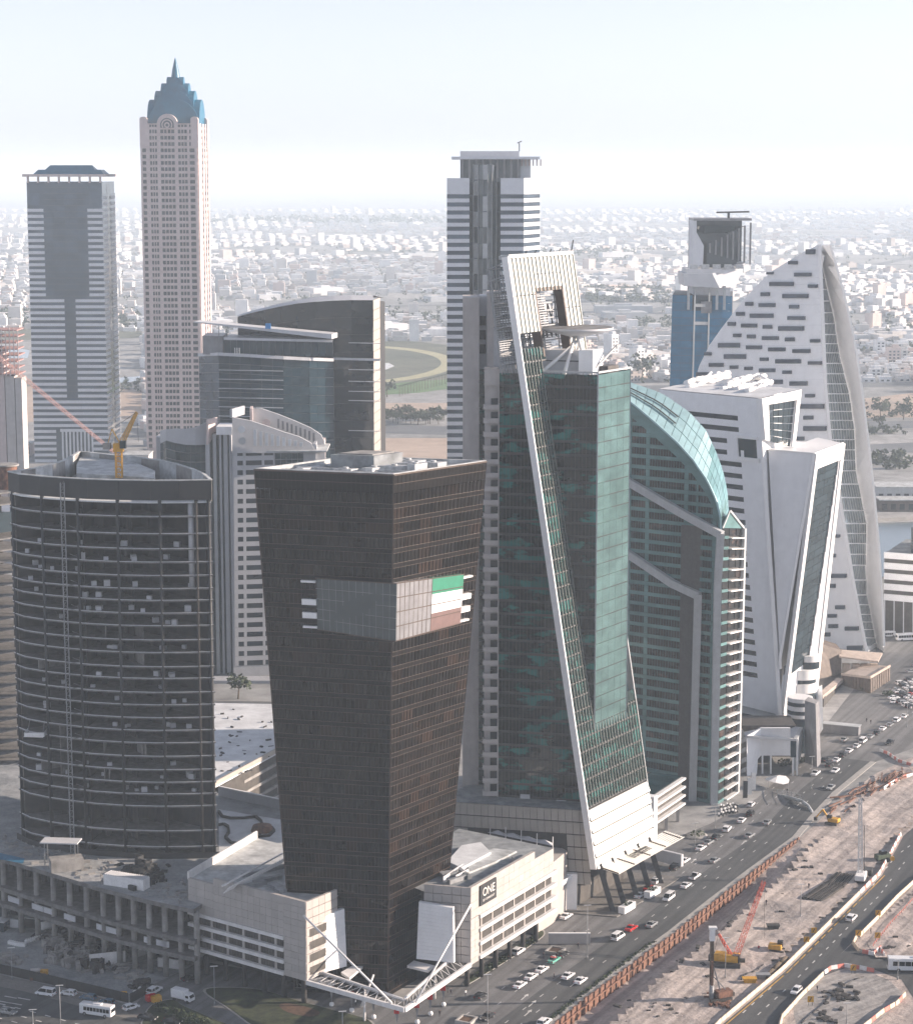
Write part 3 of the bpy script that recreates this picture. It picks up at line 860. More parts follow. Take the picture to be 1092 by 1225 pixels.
# roof: parapet, deck and plant
cT=(L_t+R_t)/2
def inset(p,k):return cT+(p-cT)*k
m=MB()
ring=[L_t,F_t,R_t,B_t]
for i in range(4):
 a,b_=ring[i],ring[(i+1)%4];a2,b2=inset(a,.955),inset(b_,.955)
 lo=[a2,b2,b_,a]
 m.hexa([p+Vector((0,0,-1.6)) for p in lo]+[p+Vector((0,0,.15)) for p in lo])
m.build('parapet',M['roof_light'],tower)
m=MB();m.add([inset(p,.95)+Vector((0,0,-1.3)) for p in ring],[(0,1,2,3)]);m.build('roof_deck',M['roof_light'],tower)
def rp(u,v):
 return F_t+(L_t-F_t)*(1-u)*1*(1)*(1)+(R_t-F_t)*v if False else F_t+(L_t-F_t)*u+(R_t-F_t)*v
axr=(R_t-F_t).normalized();axl=(L_t-F_t).normalized()
def rbox(m,u,v,su,sv,h,z=-1.3):
 c=rp(u,v);A=axl*su;B=axr*sv
 r=[c+A*-1+B,c+A+B,c+A-B,c-A-B]
 r=[c-A-B,c-A+B,c+A+B,c+A-B]
 m.hexa([p+Vector((0,0,z)) for p in r]+[p+Vector((0,0,z+h)) for p in r])
m=MB();rbox(m,.62,.62,5.5,5,3.6);m.build('lift_room',M['roof_grey'],tower)
m=MB();rbox(m,.62,.62,4.3,3.8,3.9);m.build('lift_room_roof',M['concrete'],tower)
for (u,v,a,b_,h) in ((.30,.45,3,1.6,1.6),(.28,.6,3,1.4,1.8),(.40,.38,1.3,2.4,1.3),(.2,.72,2.2,1.6,1.7),(.86,.5,1.0,8,.8),(.45,.82,3.4,1.4,1.6),(.15,.45,1,1.5,2.2),(.55,.3,2.2,1.2,1.0)):
 m=MB();rbox(m,u,v,a,b_,h)
 c=rp(u,v);m.tube(c+Vector((0,0,h-1.3)),c+Vector((0,0,h-.9)),.7,.7,10);m.build('air_handler',M['plant_metal'],tower)
m=MB()
for v in (.2,.35,.5,.8):
 m.bar(rp(.06,v)+Vector((0,0,-.6)),rp(.95,v)+Vector((0,0,-.6)),.3)
m.build('duct',M['plant_metal'],tower)
# wrap-round screen at the corner
def on_face(fc,px,py):
 """facade coordinates (metres) of a photo pixel"""
 d=ray(px,py);o=Vector((0,0,HC));n=fc.n
 t=(fc.A-o).dot(n)/d.dot(n);P=o+d*t
 # bilinear inverse by iteration
 u,v=.5,.5
 for _ in range(30):
  e=P-fc.p(u,v);du=(fc.B-fc.A).lerp(fc.C-fc.D,v);dv=(fc.D-fc.A).lerp(fc.C-fc.B,u)
  u+=e.dot(du)/du.length_squared*.8;v+=e.dot(dv)/dv.length_squared*.8
 return u,v
OFF=1.3
def face_panel(fc,c,o0,o1):
 lo=[fc.p(*c[0],o0),fc.p(*c[1],o0),fc.p(*c[1],o1),fc.p(*c[0],o1)]
 hi=[fc.p(*c[3],o0),fc.p(*c[2],o0),fc.p(*c[2],o1),fc.p(*c[3],o1)]
 return lo+hi
uv=lambda fc,L:[on_face(fc,*q) for q in L]
cl=uv(fcL,[(383,750),(471,762),(471,693),(383,689)]);cr=uv(fcR,[(469,762),(531,741),(531,683),(469,694)])
# make the two sides meet at the corner
cl[1]=(1.0,cl[1][1]);cl[2]=(1.0,cl[2][1]);cr[0]=(0.0,cl[1][1]);cr[3]=(0.0,cl[2][1])
eps=OFF/fcL.w
scr=thing
mb_=MB();cL2=[cl[0],(1+eps*.75,cl[1][1]),(1+eps*.75,cl[2][1]),cl[3]]
mb_.hexa(face_panel(fcL,cL2,.3,OFF));mb_.build('corner_screen',M['panel_glass'],tower)
cR2=[(-.0-eps*.2,cr[0][1]),cr[1],cr[2],(-.0-eps*.2,cr[3][1])]
us=on_face(fcR,502.7,715)[0]
def part_c(c,u0,u1,v0,v1):
 def q(u,v):
  t=(u-c[0][0])/(c[1][0]-c[0][0])
  lo=c[0][1]+(c[1][1]-c[0][1])*t;hi=c[3][1]+(c[2][1]-c[3][1])*t
  return (u,lo+(hi-lo)*v)
 return [q(u0,v0),q(u1,v0),q(u1,v1),q(u0,v1)]
mb_=MB();mb_.hexa(face_panel(fcR,part_c(cR2,cR2[0][0],us,0,1),.3,OFF));mb_.build('corner_screen',M['panel_grey'],tower)
for k,(nm,mt) in enumerate((('flag_band','flag_rust'),('flag_band','flag_white'),('flag_band','flag_green'))):
 mb_=MB();mb_.hexa(face_panel(fcR,part_c(cR2,us,cR2[1][0],(0,.335,.70)[k],(.335,.70,1)[k]),.3,OFF))
 mb_.build(nm,M[mt],tower,label=('red brown lower band','white middle band','green upper band')[k])
LNS=[];SEAM=[]
for t in (0,.25,.5,.75,1):
 LNS.append(face_panel(fcR,part_c(cR2,cR2[0][0],cR2[1][0],t-.008,t+.008),OFF-.1,OFF+.08))
for t in (0,1):
 LNS.append(face_panel(fcL,part_c(cL2,cL2[0][0],cL2[1][0],t-.008,t+.008),OFF-.1,OFF+.08))
for k in range(1,12):
 u=cL2[0][0]+(cL2[1][0]-cL2[0][0])*k/12
 SEAM.append(face_panel(fcL,part_c(cL2,u-.0012,u+.0012,0,1),OFF-.1,OFF+.03))
for t in (.2,.4,.6,.8):SEAM.append(face_panel(fcL,part_c(cL2,cL2[0][0],cL2[1][0],t-.004,t+.004),OFF-.1,OFF+.03))
for k in range(9):
 u=cR2[0][0]+(us-cR2[0][0])*k/8
 LNS.append(face_panel(fcR,part_c(cR2,u-.002,u+.002,0,1),OFF-.1,OFF+.06))
mbh('screen_frame',M['bronze_line'],tower,LNS);mbh('screen_seam',M['panel_grey'],tower,SEAM,kind='stuff')
for k,t in enumerate((.03,.26,.52,.92)):
 th=.018 if k in (0,3) else .055
 u1=cl[0][0];u0=on_face(fcL,363,700)[0]
 m=MB();m.hexa(face_panel(fcL,part_c([(u0,cl[0][1]),(u1,cl[0][1]),(u1,cl[3][1]),(u0,cl[3][1])],u0,u1,t-th,t+th),.2,1.2));m.build('fin',M['white_frame'],tower)
 u0=cr[1][0];u1=on_face(fcR,541,715)[0]
 m=MB();m.hexa(face_panel(fcR,part_c([(u0,cr[1][1]),(u1,cr[1][1]),(u1,cr[2][1]),(u0,cr[2][1])],u0,u1,t-th,t+th),.2,1.2));m.build('fin',M['white_frame'],tower)
 # ---- podium wings
def podium_wing(root,fc,bands,upper_v,zlow,screens,posts,steps=None):
 pass
UND=8.0
TIP=W(484,1208,481)
Z8=TIP.z
pl0=G(227,1134,Z8);pl1=G(367,1174,Z8)
pr0=G(562.6,1153,Z8);pr1=G(661,1091,Z8)
ptop=W(363,1079,pl1.y).z
LW=thing('podium_wing','left pale stone podium wing with three dark screened parking levels','podium',((pl0.x+pl1.x)/2,pl0.y+10,0))
def wing(root,A,B,depthvec,ztop,ztop_step,zlow,panel_cols,flip,corner_w,topdrop=None):
 A0=Vector((A.x,A.y,zlow));B0=Vector((B.x,B.y,zlow));H=ztop-zlow
 fc=Fc(A0,B0,B0+Vector((0,0,H)),A0+Vector((0,0,H)))
 return fc
zf=Z8
fL=wing(LW,pl0,pl1,None,ptop,None,zf,0,False,0)
def build_wing(root,fc,dv,band_lo,band_hi,cw,cw_left,stone_top,sideface=True,step=None,shape='podium'):
 """fc front facade; dv vector to the back; open levels from band_lo to band_hi; cw: solid corner width at the right end"""
 H,Wd=fc.h,fc.w
 # body
 m=MB();r=[fc.A,fc.B,fc.B+dv,fc.A+dv]
 r2=[p+fc.n*-.8 for p in (fc.A,fc.B)]+[fc.B+dv,fc.A+dv]
 lo=[r2[3],r2[2],r2[1],r2[0]]
 m.hexa(lo+[p+Vector((0,0,H-3.0)) for p in lo]);m.build('body',M['screen'],root)
 # white bands and screens
 n=3;bh=(band_hi-band_lo)/n
 for k in range(n+1):
  m=MB();y=band_lo+k*bh;m.hexa(fc.hy(0,Wd-cw,y-.45,y+.45,-.8,.45));m.build('white_band',M['podium_white'],root)
 for k in range(n):
  m=MB();y=band_lo+k*bh
  for s in range(60):
   x0=cw_left+(Wd-cw-cw_left)*s/60
   m.hexa(fc.hy(x0+.08,x0+(Wd-cw-cw_left)/60-.04,y+.45,y+bh-.45,-.7,-.5))
  m.build('screen',M['screen'],root,kind='stuff')
 for k in range(6):
  x=cw_left+(Wd-cw)*(k+.35)/6
  m=MB();m.hexa(fc.hy(x,x+.7,band_lo,band_hi,-.79,-.3));m.build('pier',M['podium_stone'],root)
  # stone panels of the upper wall and the corner block
 hs=[]
 def pan(x0,x1,y0,y1,nx,ny):
  for i in range(nx):
   for j in range(ny):
    hs.append(fc.hy(x0+(x1-x0)*i/nx+.03,x0+(x1-x0)*(i+1)/nx-.03,y0+(y1-y0)*j/ny+.03,y0+(y1-y0)*(j+1)/ny-.03,-.8,.12,.02))
 if step:
  pan(0,step[0],band_hi+.5,H-step[1],3,4);pan(step[0],Wd-cw,band_hi+.5,H,12,5)
 else:pan(0,Wd-cw,band_hi+.5,H,14,5)
 pan(Wd-cw,Wd,band_lo-.4,H,3,12)
 return hs
dvl=Vector((14,34,0))
step_z=2.2
hs=build_wing(LW,fL,dvl,0.4,W(230,1090,pl0.y).z-Z8-.2,7.0,0,None,step=(8.5,1.6))
# right return of the left wing
rB=G(404,1157,Z8);rB=Vector((rB.x,rB.y,Z8))
fLr=Fc(fL.B,rB+(rB-fL.B)*.0,Vector((rB.x,rB.y,ptop)),fL.C)
for i in range(5):
 for j in range(9):
  hs.append(fLr.hx(i/5+.004,(i+1)/5-.004,j/9+.004,(j+1)/9-.004,-.6,.1,.02))
pieces('stone_panel',M['podium_stone'],LW,hs)
m=MB()
for j in range(4):
 m.hexa(fLr.hx(.1,.75,.06+j*.16,.06+j*.16+.1,.1,.16))
m.build('louvre',M['screen'],LW)
# parapet and roof of the left wing
m=MB();zr=ptop-2.0
rp4=[fL.A+dvl*1.0,fL.B+dvl,fLr.B,fL.B,fL.A]
m.add([(p.x,p.y,zr) for p in (fL.A,fL.B,fLr.B,fL.B+dvl,fL.A+dvl)],[(0,1,2,3,4)]);m.build('roof_deck',M['roof_light'],LW)
m=MB()
bl0,bl1=fL.A+dvl,fL.B+dvl
m.bar(Vector((fL.A.x,fL.A.y,ptop-1)),Vector((bl0.x,bl0.y,ptop-1)),.5,2.0)
m.build('side_parapet',M['podium_white'],LW)
m=MB()
for k in range(26):
 c=G(268+(336-268)*k/25,1059-(1059-1024)*k/25,ptop+1)
 m.bar(c+Vector((0,0,-2)),c+Vector((1.8,-.8,0)),.3,.3)
m.bar(G(266,1060,ptop+1.2),G(338,1021,ptop+1.2),.4,.3);m.bar(G(273,1063,ptop),G(345,1025,ptop),.4,.3)
m.build('pergola',M['podium_white'],LW)
m=MB()
for (x,y,a,b_) in ((305,1060,3,.8),(320,1054,4,.6),(330,1062,1.2,2.0),(340,1066,2.2,1.2),(318,1043,7,.5)):
 c=G(x,y,zr);m.obox((c.x,c.y),(.8,.6),a,b_,zr,zr+.9)
m.build('roof_plant',M['steel_grey'],LW,kind='stuff')
# columns below
for k in range(6):
 p=fL.p((k+.4)/6,0,-3.5)
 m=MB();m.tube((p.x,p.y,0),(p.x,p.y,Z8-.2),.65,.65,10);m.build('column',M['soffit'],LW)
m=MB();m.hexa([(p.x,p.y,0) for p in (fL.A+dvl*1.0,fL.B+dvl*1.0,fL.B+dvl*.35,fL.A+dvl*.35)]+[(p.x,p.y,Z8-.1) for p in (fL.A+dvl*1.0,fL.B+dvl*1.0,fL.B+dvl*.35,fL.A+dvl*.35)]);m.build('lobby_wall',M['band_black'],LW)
# white concertina panel beside the tower
def white_screen(root,c):
 fc=Fc(*c);m=MB();m.hexa(fc.hx(0,1,0,1,-1.2,0));m.build('white_wall',M['white_panel'],root)
 hs=[fc.hx(.01,.99,j/16+.004,(j+1)/16-.004,0,.12,.03) for j in range(16)]
 pieces('wall_panel',M['white_panel'],root,hs)
 return fc
yA=pl1.y+6
white_screen(LW,[W(380,1165,yA-2),W(415,1156,yA+4),W(412,1087,yA+4),W(379,1100,yA-2)])
RW=thing('podium_wing','right pale stone podium wing carrying the black square ONE sign','podium',((pr0.x+pr1.x)/2,pr1.y,0))
prt=W(563.3,1062,pr0.y).z
fR=Fc(Vector((pr0.x,pr0.y,Z8)),Vector((pr1.x,pr1.y,Z8)),Vector((pr1.x,pr1.y,prt)),Vector((pr0.x,pr0.y,prt)))
dvr=Vector((-26,18,0))
H=fR.h;Wd=fR.w
m=MB();lo=[fR.A+dvr,fR.B+dvr,fR.B-fR.n*.8,fR.A-fR.n*.8]
m.hexa(lo+[p+Vector((0,0,H-3)) for p in lo]);m.build('body',M['screen'],RW)
hs=[]
cw=4.2;bhi=H*.56
for k in range(4):
 y=.4+k*(bhi-.4)/3;m=MB();m.hexa(fR.hy(cw,Wd+1.2,y-.42,y+.42,-.8,.6));m.build('white_band',M['podium_white'],RW)
for k in range(3):
 y=.4+k*(bhi-.4)/3;m=MB()
 for s in range(60):
  x0=cw+(Wd-cw)*s/60;m.hexa(fR.hy(x0+.08,x0+(Wd-cw)/60-.04,y+.42,y+(bhi-.4)/3-.42,-.7,-.5))
 m.build('screen',M['screen'],RW,kind='stuff')
for k in range(7):
 x=cw+(Wd-cw)*(k+.3)/7;m=MB();m.hexa(fR.hy(x,x+.5,.4,bhi,-.79,-.35));m.build('pier',M['podium_stone'],RW)
def panR(x0,x1,y0,y1,nx,ny):
 for i in range(nx):
  for j in range(ny):
   hs.append(fR.hy(x0+(x1-x0)*i/nx+.03,x0+(x1-x0)*(i+1)/nx-.03,y0+(y1-y0)*j/ny+.03,y0+(y1-y0)*(j+1)/ny-.03,-.8,.12,.02))
sx0=4.0;sx1=11.5
panR(0,cw,-.4,bhi+.4,2,8);panR(0,Wd*.76,bhi+.5,H,12,4);panR(Wd*.76,Wd,bhi+.5,H-2.0,4,3)
# return face towards the tower
pq=W(507,1047.5,pr0.y+3)
rl=Vector((pq.x,pq.y,Z8))
fRl=Fc(rl,fR.A,fR.D,Vector((rl.x,rl.y,prt)))
for i in range(5):
 for j in range(9):
  hs.append(fRl.hx(i/5+.004,(i+1)/5-.004,j/9+.004,(j+1)/9-.004,-.5,.1,.02))
pieces('stone_panel',M['podium_stone'],RW,hs)
m=MB();zr=prt-2.0
m.add([(p.x,p.y,zr) for p in (rl,fR.A,fR.B,fR.B+dvr*.95,fR.A+dvr*.8)],[(0,1,2,3,4)]);m.build('roof_deck',M['roof_grey'],RW)
m=MB();m.prism([tuple(G(x,y,zr)[:2]) for x,y in ((560,1046),(592,1033),(618,1020),(590,1017),(560,1030))],zr,zr+.5);m.build('roof_slab',M['roof_light'],RW)
m=MB();m.prism([tuple(G(x,y,zr)[:2]) for x,y in ((535,1035),(552,1043),(587,1024),(575,1012),(552,1016))],zr,zr+1.1);m.build('roof_room',M['roof_white'],RW)
m=MB()
for (x,y,a,b_,r) in ((548,1054,3.4,.5,.8),(556,1048,.5,3.2,.4),(620,1030,1.5,1.2,.4),(536,1048,2,1.2,.4)):
 c=G(x,y,zr);m.obox((c.x,c.y),(math.cos(r),math.sin(r)),a,b_,zr,zr+1.1)
m.build('roof_plant',M['steel_grey'],RW,kind='stuff')
m=MB();m.bar(G(545,1050,zr+.6),G(560,1042,zr+.6),.3,1.2);m.bar(G(530,1052,zr+.6),G(553,1036,zr+.6),.3,1.2);m.build('roof_upstand',M['podium_white'],RW)
white_screen(RW,[W(498,1147,pr0.y+1),W(543,1152,pr0.y-1.5),W(542,1086,pr0.y-1.5),W(501,1079,pr0.y+1)])
# the sign
s0=on_face(fR,572.6,1084);s1=on_face(fR,591.7,1073);s2=on_face(fR,591.7,1049);s3=on_face(fR,572.6,1058)
sc_=[(s0[0],s0[1]),(s1[0],s0[1]),(s1[0],s2[1]),(s0[0],s2[1])]
m=MB();m.hexa(face_panel(fR,sc_,.12,.5));m.build('sign_board',M['band_black'],RW)
M['sign_white']=solid('sign_white',(0.72,0.70,0.66),0.5,0.03,1)
def text(s,fc,u,v,size,off,mat,root,name='lettering',stretch=1.0,base=None):
 cu=bpy.data.curves.new(name,'FONT');cu.body=s;cu.size=size;cu.extrude=.04;cu.align_x='CENTER';cu.align_y='CENTER'
 cu.materials.append(mat)
 o=bpy.data.objects.new(name,cu);COL.objects.link(o)
 x=(fc.B-fc.A).normalized();z=fc.n;y=z.cross(x)
 R=Matrix((x,y,z)).transposed().to_4x4()
 o.parent=root
 o.matrix_local=Matrix.Translation(fc.p(u,v,off)-root_loc(root)) @ R @ Matrix.Diagonal((stretch,1,1,1))
 return o
um=(s0[0]+s1[0])/2;vm=(s0[1]+s2[1])/2;sh=(s2[1]-s0[1])*fR.h
text('ONE',fR,um,vm+.10*(s2[1]-s0[1]),sh*.58,.56,M['sign_white'],RW,stretch=.8*(s1[0]-s0[0])*fR.w/(sh*.58)/2.2)
text('BY OMNIYAT',fR,um,vm-.28*(s2[1]-s0[1]),sh*.16,.56,M['sign_white'],RW,stretch=.8*(s1[0]-s0[0])*fR.w/(sh*.16)/6.6)
for k in range(6):
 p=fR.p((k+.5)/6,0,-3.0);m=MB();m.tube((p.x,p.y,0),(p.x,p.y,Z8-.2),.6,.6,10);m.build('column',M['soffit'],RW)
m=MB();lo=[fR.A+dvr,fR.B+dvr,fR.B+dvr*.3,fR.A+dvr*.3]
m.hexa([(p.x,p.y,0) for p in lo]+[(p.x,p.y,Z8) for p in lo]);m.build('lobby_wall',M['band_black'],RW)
# canopy truss in a V
CT=thing('entrance_canopy','white steel V-shaped entrance canopy truss with long diagonal struts below the dark tower','canopy',(TIP.x,TIP.y,0))
m=MB()
tipI=TIP+Vector((-.3,4.5,.6))
lA=fL.B.copy();lA.z=Z8;rA=fR.A.copy();rA.z=Z8
lI=lA+Vector((3.5,4,.6));rI=rA+Vector((-4,3.5,.6))
m.bar(lA-Vector((0,0,.2)),TIP,.7,1.1);m.bar(TIP,rA-Vector((0,0,.2)),.7,1.1)
m.build('outer_chord',M['podium_white'],CT)
m=MB();m.bar(lI,tipI,.5,.8);m.bar(tipI,rI,.5,.8);m.build('inner_chord',M['podium_white'],CT)
for (a,b_,c,d) in ((lA,TIP,lI,tipI),(TIP,rA,tipI,rI)):
 for k in range(11):
  m=MB();p=a.lerp(b_,k/10);q=c.lerp(d,k/10);q2=c.lerp(d,min(1,(k+1)/10))
  m.bar(p,q,.16,.25);m.bar(p,q2,.12,.12);m.build('cross_member',M['podium_white'],CT)
m=MB()
for (a,b_,c,d) in ((lA,TIP,lI,tipI),(TIP,rA,tipI,rI)):
 for k in range(70):
  t=(k+.5)/70;m.bar(a.lerp(b_,t),c.lerp(d,t),.08,.05)
m.build('slat_field',M['steel_dark'],CT,kind='stuff')
for (a,b_) in ((W(363,1095,pl1.y),TIP+Vector((-3,2.5,.6))),(W(563,1082,pr0.y),TIP+Vector((2.5,3,.6)))):
 m=MB();m.tube(a,b_,.26,.26,8);m.build('diagonal_strut',M['podium_white'],CT)
for (px,py,dx) in ((436,1222,0),(432,1205,3),(520,1195,0)):
 m=MB();a=G(px,py,0);m.tube(a,(a.x+dx,a.y+2,Z8),.3,.25,8);m.build('post',M['podium_white'],CT)
for (pts) in ([(370,1171),(392,1180),(402,1175),(385,1168)],[(487,1155),(512,1161),(520,1155),(495,1149)],[(408,1163),(430,1150),(434,1156),(418,1170)]):
 P=[G(x,y,Z8) for x,y in pts];poly=[(p.x,p.y) for p in P]
 ar=sum(poly[i][0]*poly[(i+1)%4][1]-poly[(i+1)%4][0]*poly[i][1] for i in range(4))
 if ar<0:poly.reverse()
 m=MB();m.prism(poly,Z8-.6,Z8);m.build('side_canopy',M['podium_white'],CT)
 # ------------------------------------------------------------------ unfinished lens-shaped tower
YC=556.0
def W2(px,py,z):return G(px,py,z)
ZTOP=Zat(140,575,YC)
rim_front=[(10.8,564.5),(24,567.5),(48,570),(74,571.8),(105,573.6),(143,574.8),(180,575.3),(215,575.2),(253,574.6)]
rim_back=[(245,568),(231,561.5),(212,555.5),(192,551),(170,548),(143.6,545.4),(120,543),(96,540.3),(88,545),(77,551),(62,556),(42,560.5),(25,563)]
RF=[G(x,y,ZTOP) for x,y in rim_front];RB=[G(x,y,ZTOP) for x,y in rim_back]
# bulge the front towards the viewer like the real curved slabs
def bulge(P,amt):
 out=[]
 a,b_=P[0],P[-1]
 for i,p in enumerate(P):
  out.append(p)
 return out
outline=[(p.x,p.y) for p in RF+RB]
ar=sum(outline[i][0]*outline[(i+1)%len(outline)][1]-outline[(i+1)%len(outline)][0]*outline[i][1] for i in range(len(outline)))
print('lens area',ar/2,ZTOP)
cen=Vector((sum(p[0] for p in outline)/len(outline),sum(p[1] for p in outline)/len(outline),0))
CTW=thing('unfinished_tower','unfinished lens-shaped concrete tower with open floors and a black band under its rim','tower',(cen.x,cen.y,0))
def scl(k,pts=outline):return [(cen.x+(x-cen.x)*k,cen.y+(y-cen.y)*k) for x,y in pts]
# slab lines read off the photograph on the column at x = 141
ys=[617.4,638,656,672,688,703.6,717.7,733,748,765,780,797,811,827.6,842.5,857.9,873,887.9,904,920,935,949,963.6,993,1012,1027]
yfront=RF[5].y
zs=[Zat(141,y,yfront) for y in ys]
zbase=20.0
o0=None
for i,z in enumerate(zs):
 m=MB();m.prism(outline,-.38,0)
 if o0 is None:
  o0=m.build('floor_slab',M['slab_edge'],CTW,off=(cen.x,cen.y,0));o0.location=(0,0,z)
 else:
  o=o0.copy();COL.objects.link(o);o.location=(0,0,z)
  # thin rail (upstand) with paler edge on each slab
nfr=len(rim_front)
fr=[Vector((x,y,0)) for x,y in outline[:nfr]]
for z in zs:
 m=MB()
 for i in range(nfr-1):
  a,b_=fr[i],fr[i+1];d=(b_-a).normalized();n=Vector((d.y,-d.x,0))
  m.hexa([(p.x,p.y,z+.0) for p in (a-n*.1,b_-n*.1,b_+n*.06,a+n*.06)]+[(p.x,p.y,z+.16) for p in (a-n*.1,b_-n*.1,b_+n*.06,a+n*.06)])
 m.build('edge_upstand',M['pale_grey_panel'],CTW)
 # columns along the curve
def curve_pt(px):
 for i in range(nfr-1):
  a=pix((RF[i].x,RF[i].y,ZTOP))[0];b_=pix((RF[i+1].x,RF[i+1].y,ZTOP))[0]
  if a<=px<=b_:return fr[i].lerp(fr[i+1],(px-a)/(b_-a))
 return fr[-1]
for px in (13,48.7,92,140.5,191.8,236,251):
 p=curve_pt(px);q=cen.lerp(p,.985)
 m=MB();m.tube((q.x,q.y,zbase),(q.x,q.y,ZTOP-5),.52,.52,8)
 m.build('column',M['band_black'] if px not in (236,) else M['concrete_dark_and_shade'],CTW)
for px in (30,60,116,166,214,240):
 p=curve_pt(px);q=cen.lerp(p,.62);m=MB();m.obox((q.x,q.y),(1,.1),.7,.7,zbase,ZTOP-6);m.build('column',M['concrete_dark_and_shade'],CTW)
q=cen.lerp(curve_pt(236),.93);m=MB();m.tube((q.x,q.y,zs[5]),(q.x,q.y,ZTOP-6),.8,.8,10);m.build('column',M['pale_grey_panel'],CTW,label='pale wrapped column in the upper floors')
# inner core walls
m=MB();m.prism(scl(.52),zbase,ZTOP-5.5);m.build('core',M['concrete_dark_and_shade'],CTW)  # core coloured black to stand in for shade between the floors
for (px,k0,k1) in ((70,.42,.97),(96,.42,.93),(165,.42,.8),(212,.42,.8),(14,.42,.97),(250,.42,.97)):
 a=cen.lerp(curve_pt(px),k0);b_=cen.lerp(curve_pt(px),k1);m=MB();m.bar((a.x,a.y,(zbase+ZTOP-6)/2),(b_.x,b_.y,(zbase+ZTOP-6)/2),.35,ZTOP-6-zbase);m.build('shear_wall',M['concrete_dark_and_shade'],CTW)
for k in range(16):
 f=RN.choice([9,11,12,17,18,19,20,11,18]);px=RN.choice([35,116,122,166,170,60])
 a=cen.lerp(curve_pt(px),.6);b_=cen.lerp(curve_pt(px),.95);m=MB();m.bar((a.x,a.y,zs[f]+1.6),(b_.x,b_.y,zs[f]+1.6),.25,3.0);m.build('partition',M['concrete'],CTW)
 # top band
m=MB()
zb0=Zat(141,598,yfront);
for i in range(nfr-1):
 a,b_=fr[i],fr[i+1];d=(b_-a).normalized();n=Vector((d.y,-d.x,0))
 m=MB();r=(a-n*.3,b_-n*.3,b_+n*.25,a+n*.25)
 m.hexa([(p.x,p.y,zb0) for p in r]+[(p.x,p.y,ZTOP) for p in r]);m.build('black_panel',M['band_black'],CTW)
back=[Vector((x,y,0)) for x,y in outline[nfr-1:]]+[fr[0]]
m=MB();capm=MB()
allp=[Vector((x,y,0)) for x,y in outline]+[fr[0]]
for i in range(len(allp)-1):
 a,b_=allp[i],allp[i+1];d=(b_-a).normalized();n=Vector((d.y,-d.x,0))
 if i>=nfr-1:
  mm=MB();r=(a-n*.3,b_-n*.3,b_+n*.2,a+n*.2);mm.hexa([(p.x,p.y,ZTOP-5.5) for p in r]+[(p.x,p.y,ZTOP) for p in r]);mm.build('rim_wall',M['roof_light'] if i%2 else M['concrete'],CTW)
 r=(a-n*.45,b_-n*.45,b_+n*.35,a+n*.35)
 capm.hexa([(p.x,p.y,ZTOP+.003) for p in r]+[(p.x,p.y,ZTOP+.25) for p in r])
capm.build('rim_cap',M['roof_light'],CTW)
m=MB();m.prism(scl(.995),ZTOP-5.9,ZTOP-5.5);m.build('roof_deck',M['roof_white'],CTW)
zr=ZTOP-5.4
rr=[G(x,y,ZTOP-1.2) for x,y in ((92,566),(185,571.5),(186,563),(160,552),(120,546),(97,545),(92,556))]
poly=[(p.x,p.y) for p in rr]
ar=sum(poly[i][0]*poly[(i+1)%7][1]-poly[(i+1)%7][0]*poly[i][1] for i in range(7))
if ar<0:poly.reverse()
m=MB();m.prism(poly,zr,ZTOP-1.2);m.build('plant_room',M['roof_light'],CTW)
# white blocks of material on the floors: one prototype and its copies
pal=MB();pal.box(-.75,-.55,0,.75,.55,1.25)
p0=pal.build('material_pallet',M['pale_grey_panel'],loc=(0,0,0));tag(p0,'pale wrapped pallet of building material standing on an open floor of the unfinished tower','pallet','wrapped pallets on the open floors')
pb=MB();pb.box(-.75,-.55,-.14,.75,.55,0);first=True
rng=random.Random(3)
for f in list(range(2,9))*3+[10,12,13,14,15,16,19,20,21]*2+[21,21]:
 for k in range(rng.choice([1,2,3])):
  px=rng.uniform(18,245);kk=rng.uniform(.80,.93)
  if abs(px-75)<8:continue
  q=cen.lerp(curve_pt(px),kk);s=rng.uniform(.6,1.15)
  if first:o=p0;first=False
  else:o=p0.copy();COL.objects.link(o)
  o.location=(q.x,q.y,zs[f]+.01);o.rotation_euler=(0,0,rng.uniform(-.5,.5));o.scale=(s,s,s*rng.uniform(.7,1.2))
  # ladder hoist up the front
HO=thing('builders_hoist','steel lattice hoist mast climbing the front of the unfinished tower','hoist',(curve_pt(76).x,curve_pt(76).y-1,0))
hp=curve_pt(76);hx_,hy_=hp.x,hp.y-1.6
m=MB();zt=ZTOP-1
for dx in (-.5,.5):
 for dy in (-.4,.4):m.bar((hx_+dx,hy_+dy,zbase-2),(hx_+dx,hy_+dy,zt),.13)
m.build('mast_leg',M['steel_grey'],HO)
m=MB();z=zbase
k=0
while z<zt:
 m.bar((hx_-.5,hy_-.4,z),(hx_+.5,hy_-.4,z),.1);m.bar((hx_-.5,hy_-.4,z),(hx_+.5,hy_-.4,z+1.5),.07);z+=1.5
m.build('lattice_field',M['steel_grey'],HO,kind='stuff')
for z in zs[1::2]:
 m=MB();m.bar((hx_+.5,hy_,z+.2),(hx_+4,hy_+1.5,z+.2),.15);m.bar((hx_+4,hy_+1.5,z+.2),(hx_+1.2,hy_+1.5,z+1.3),.1);m.build('tie',M['steel_grey'],HO)
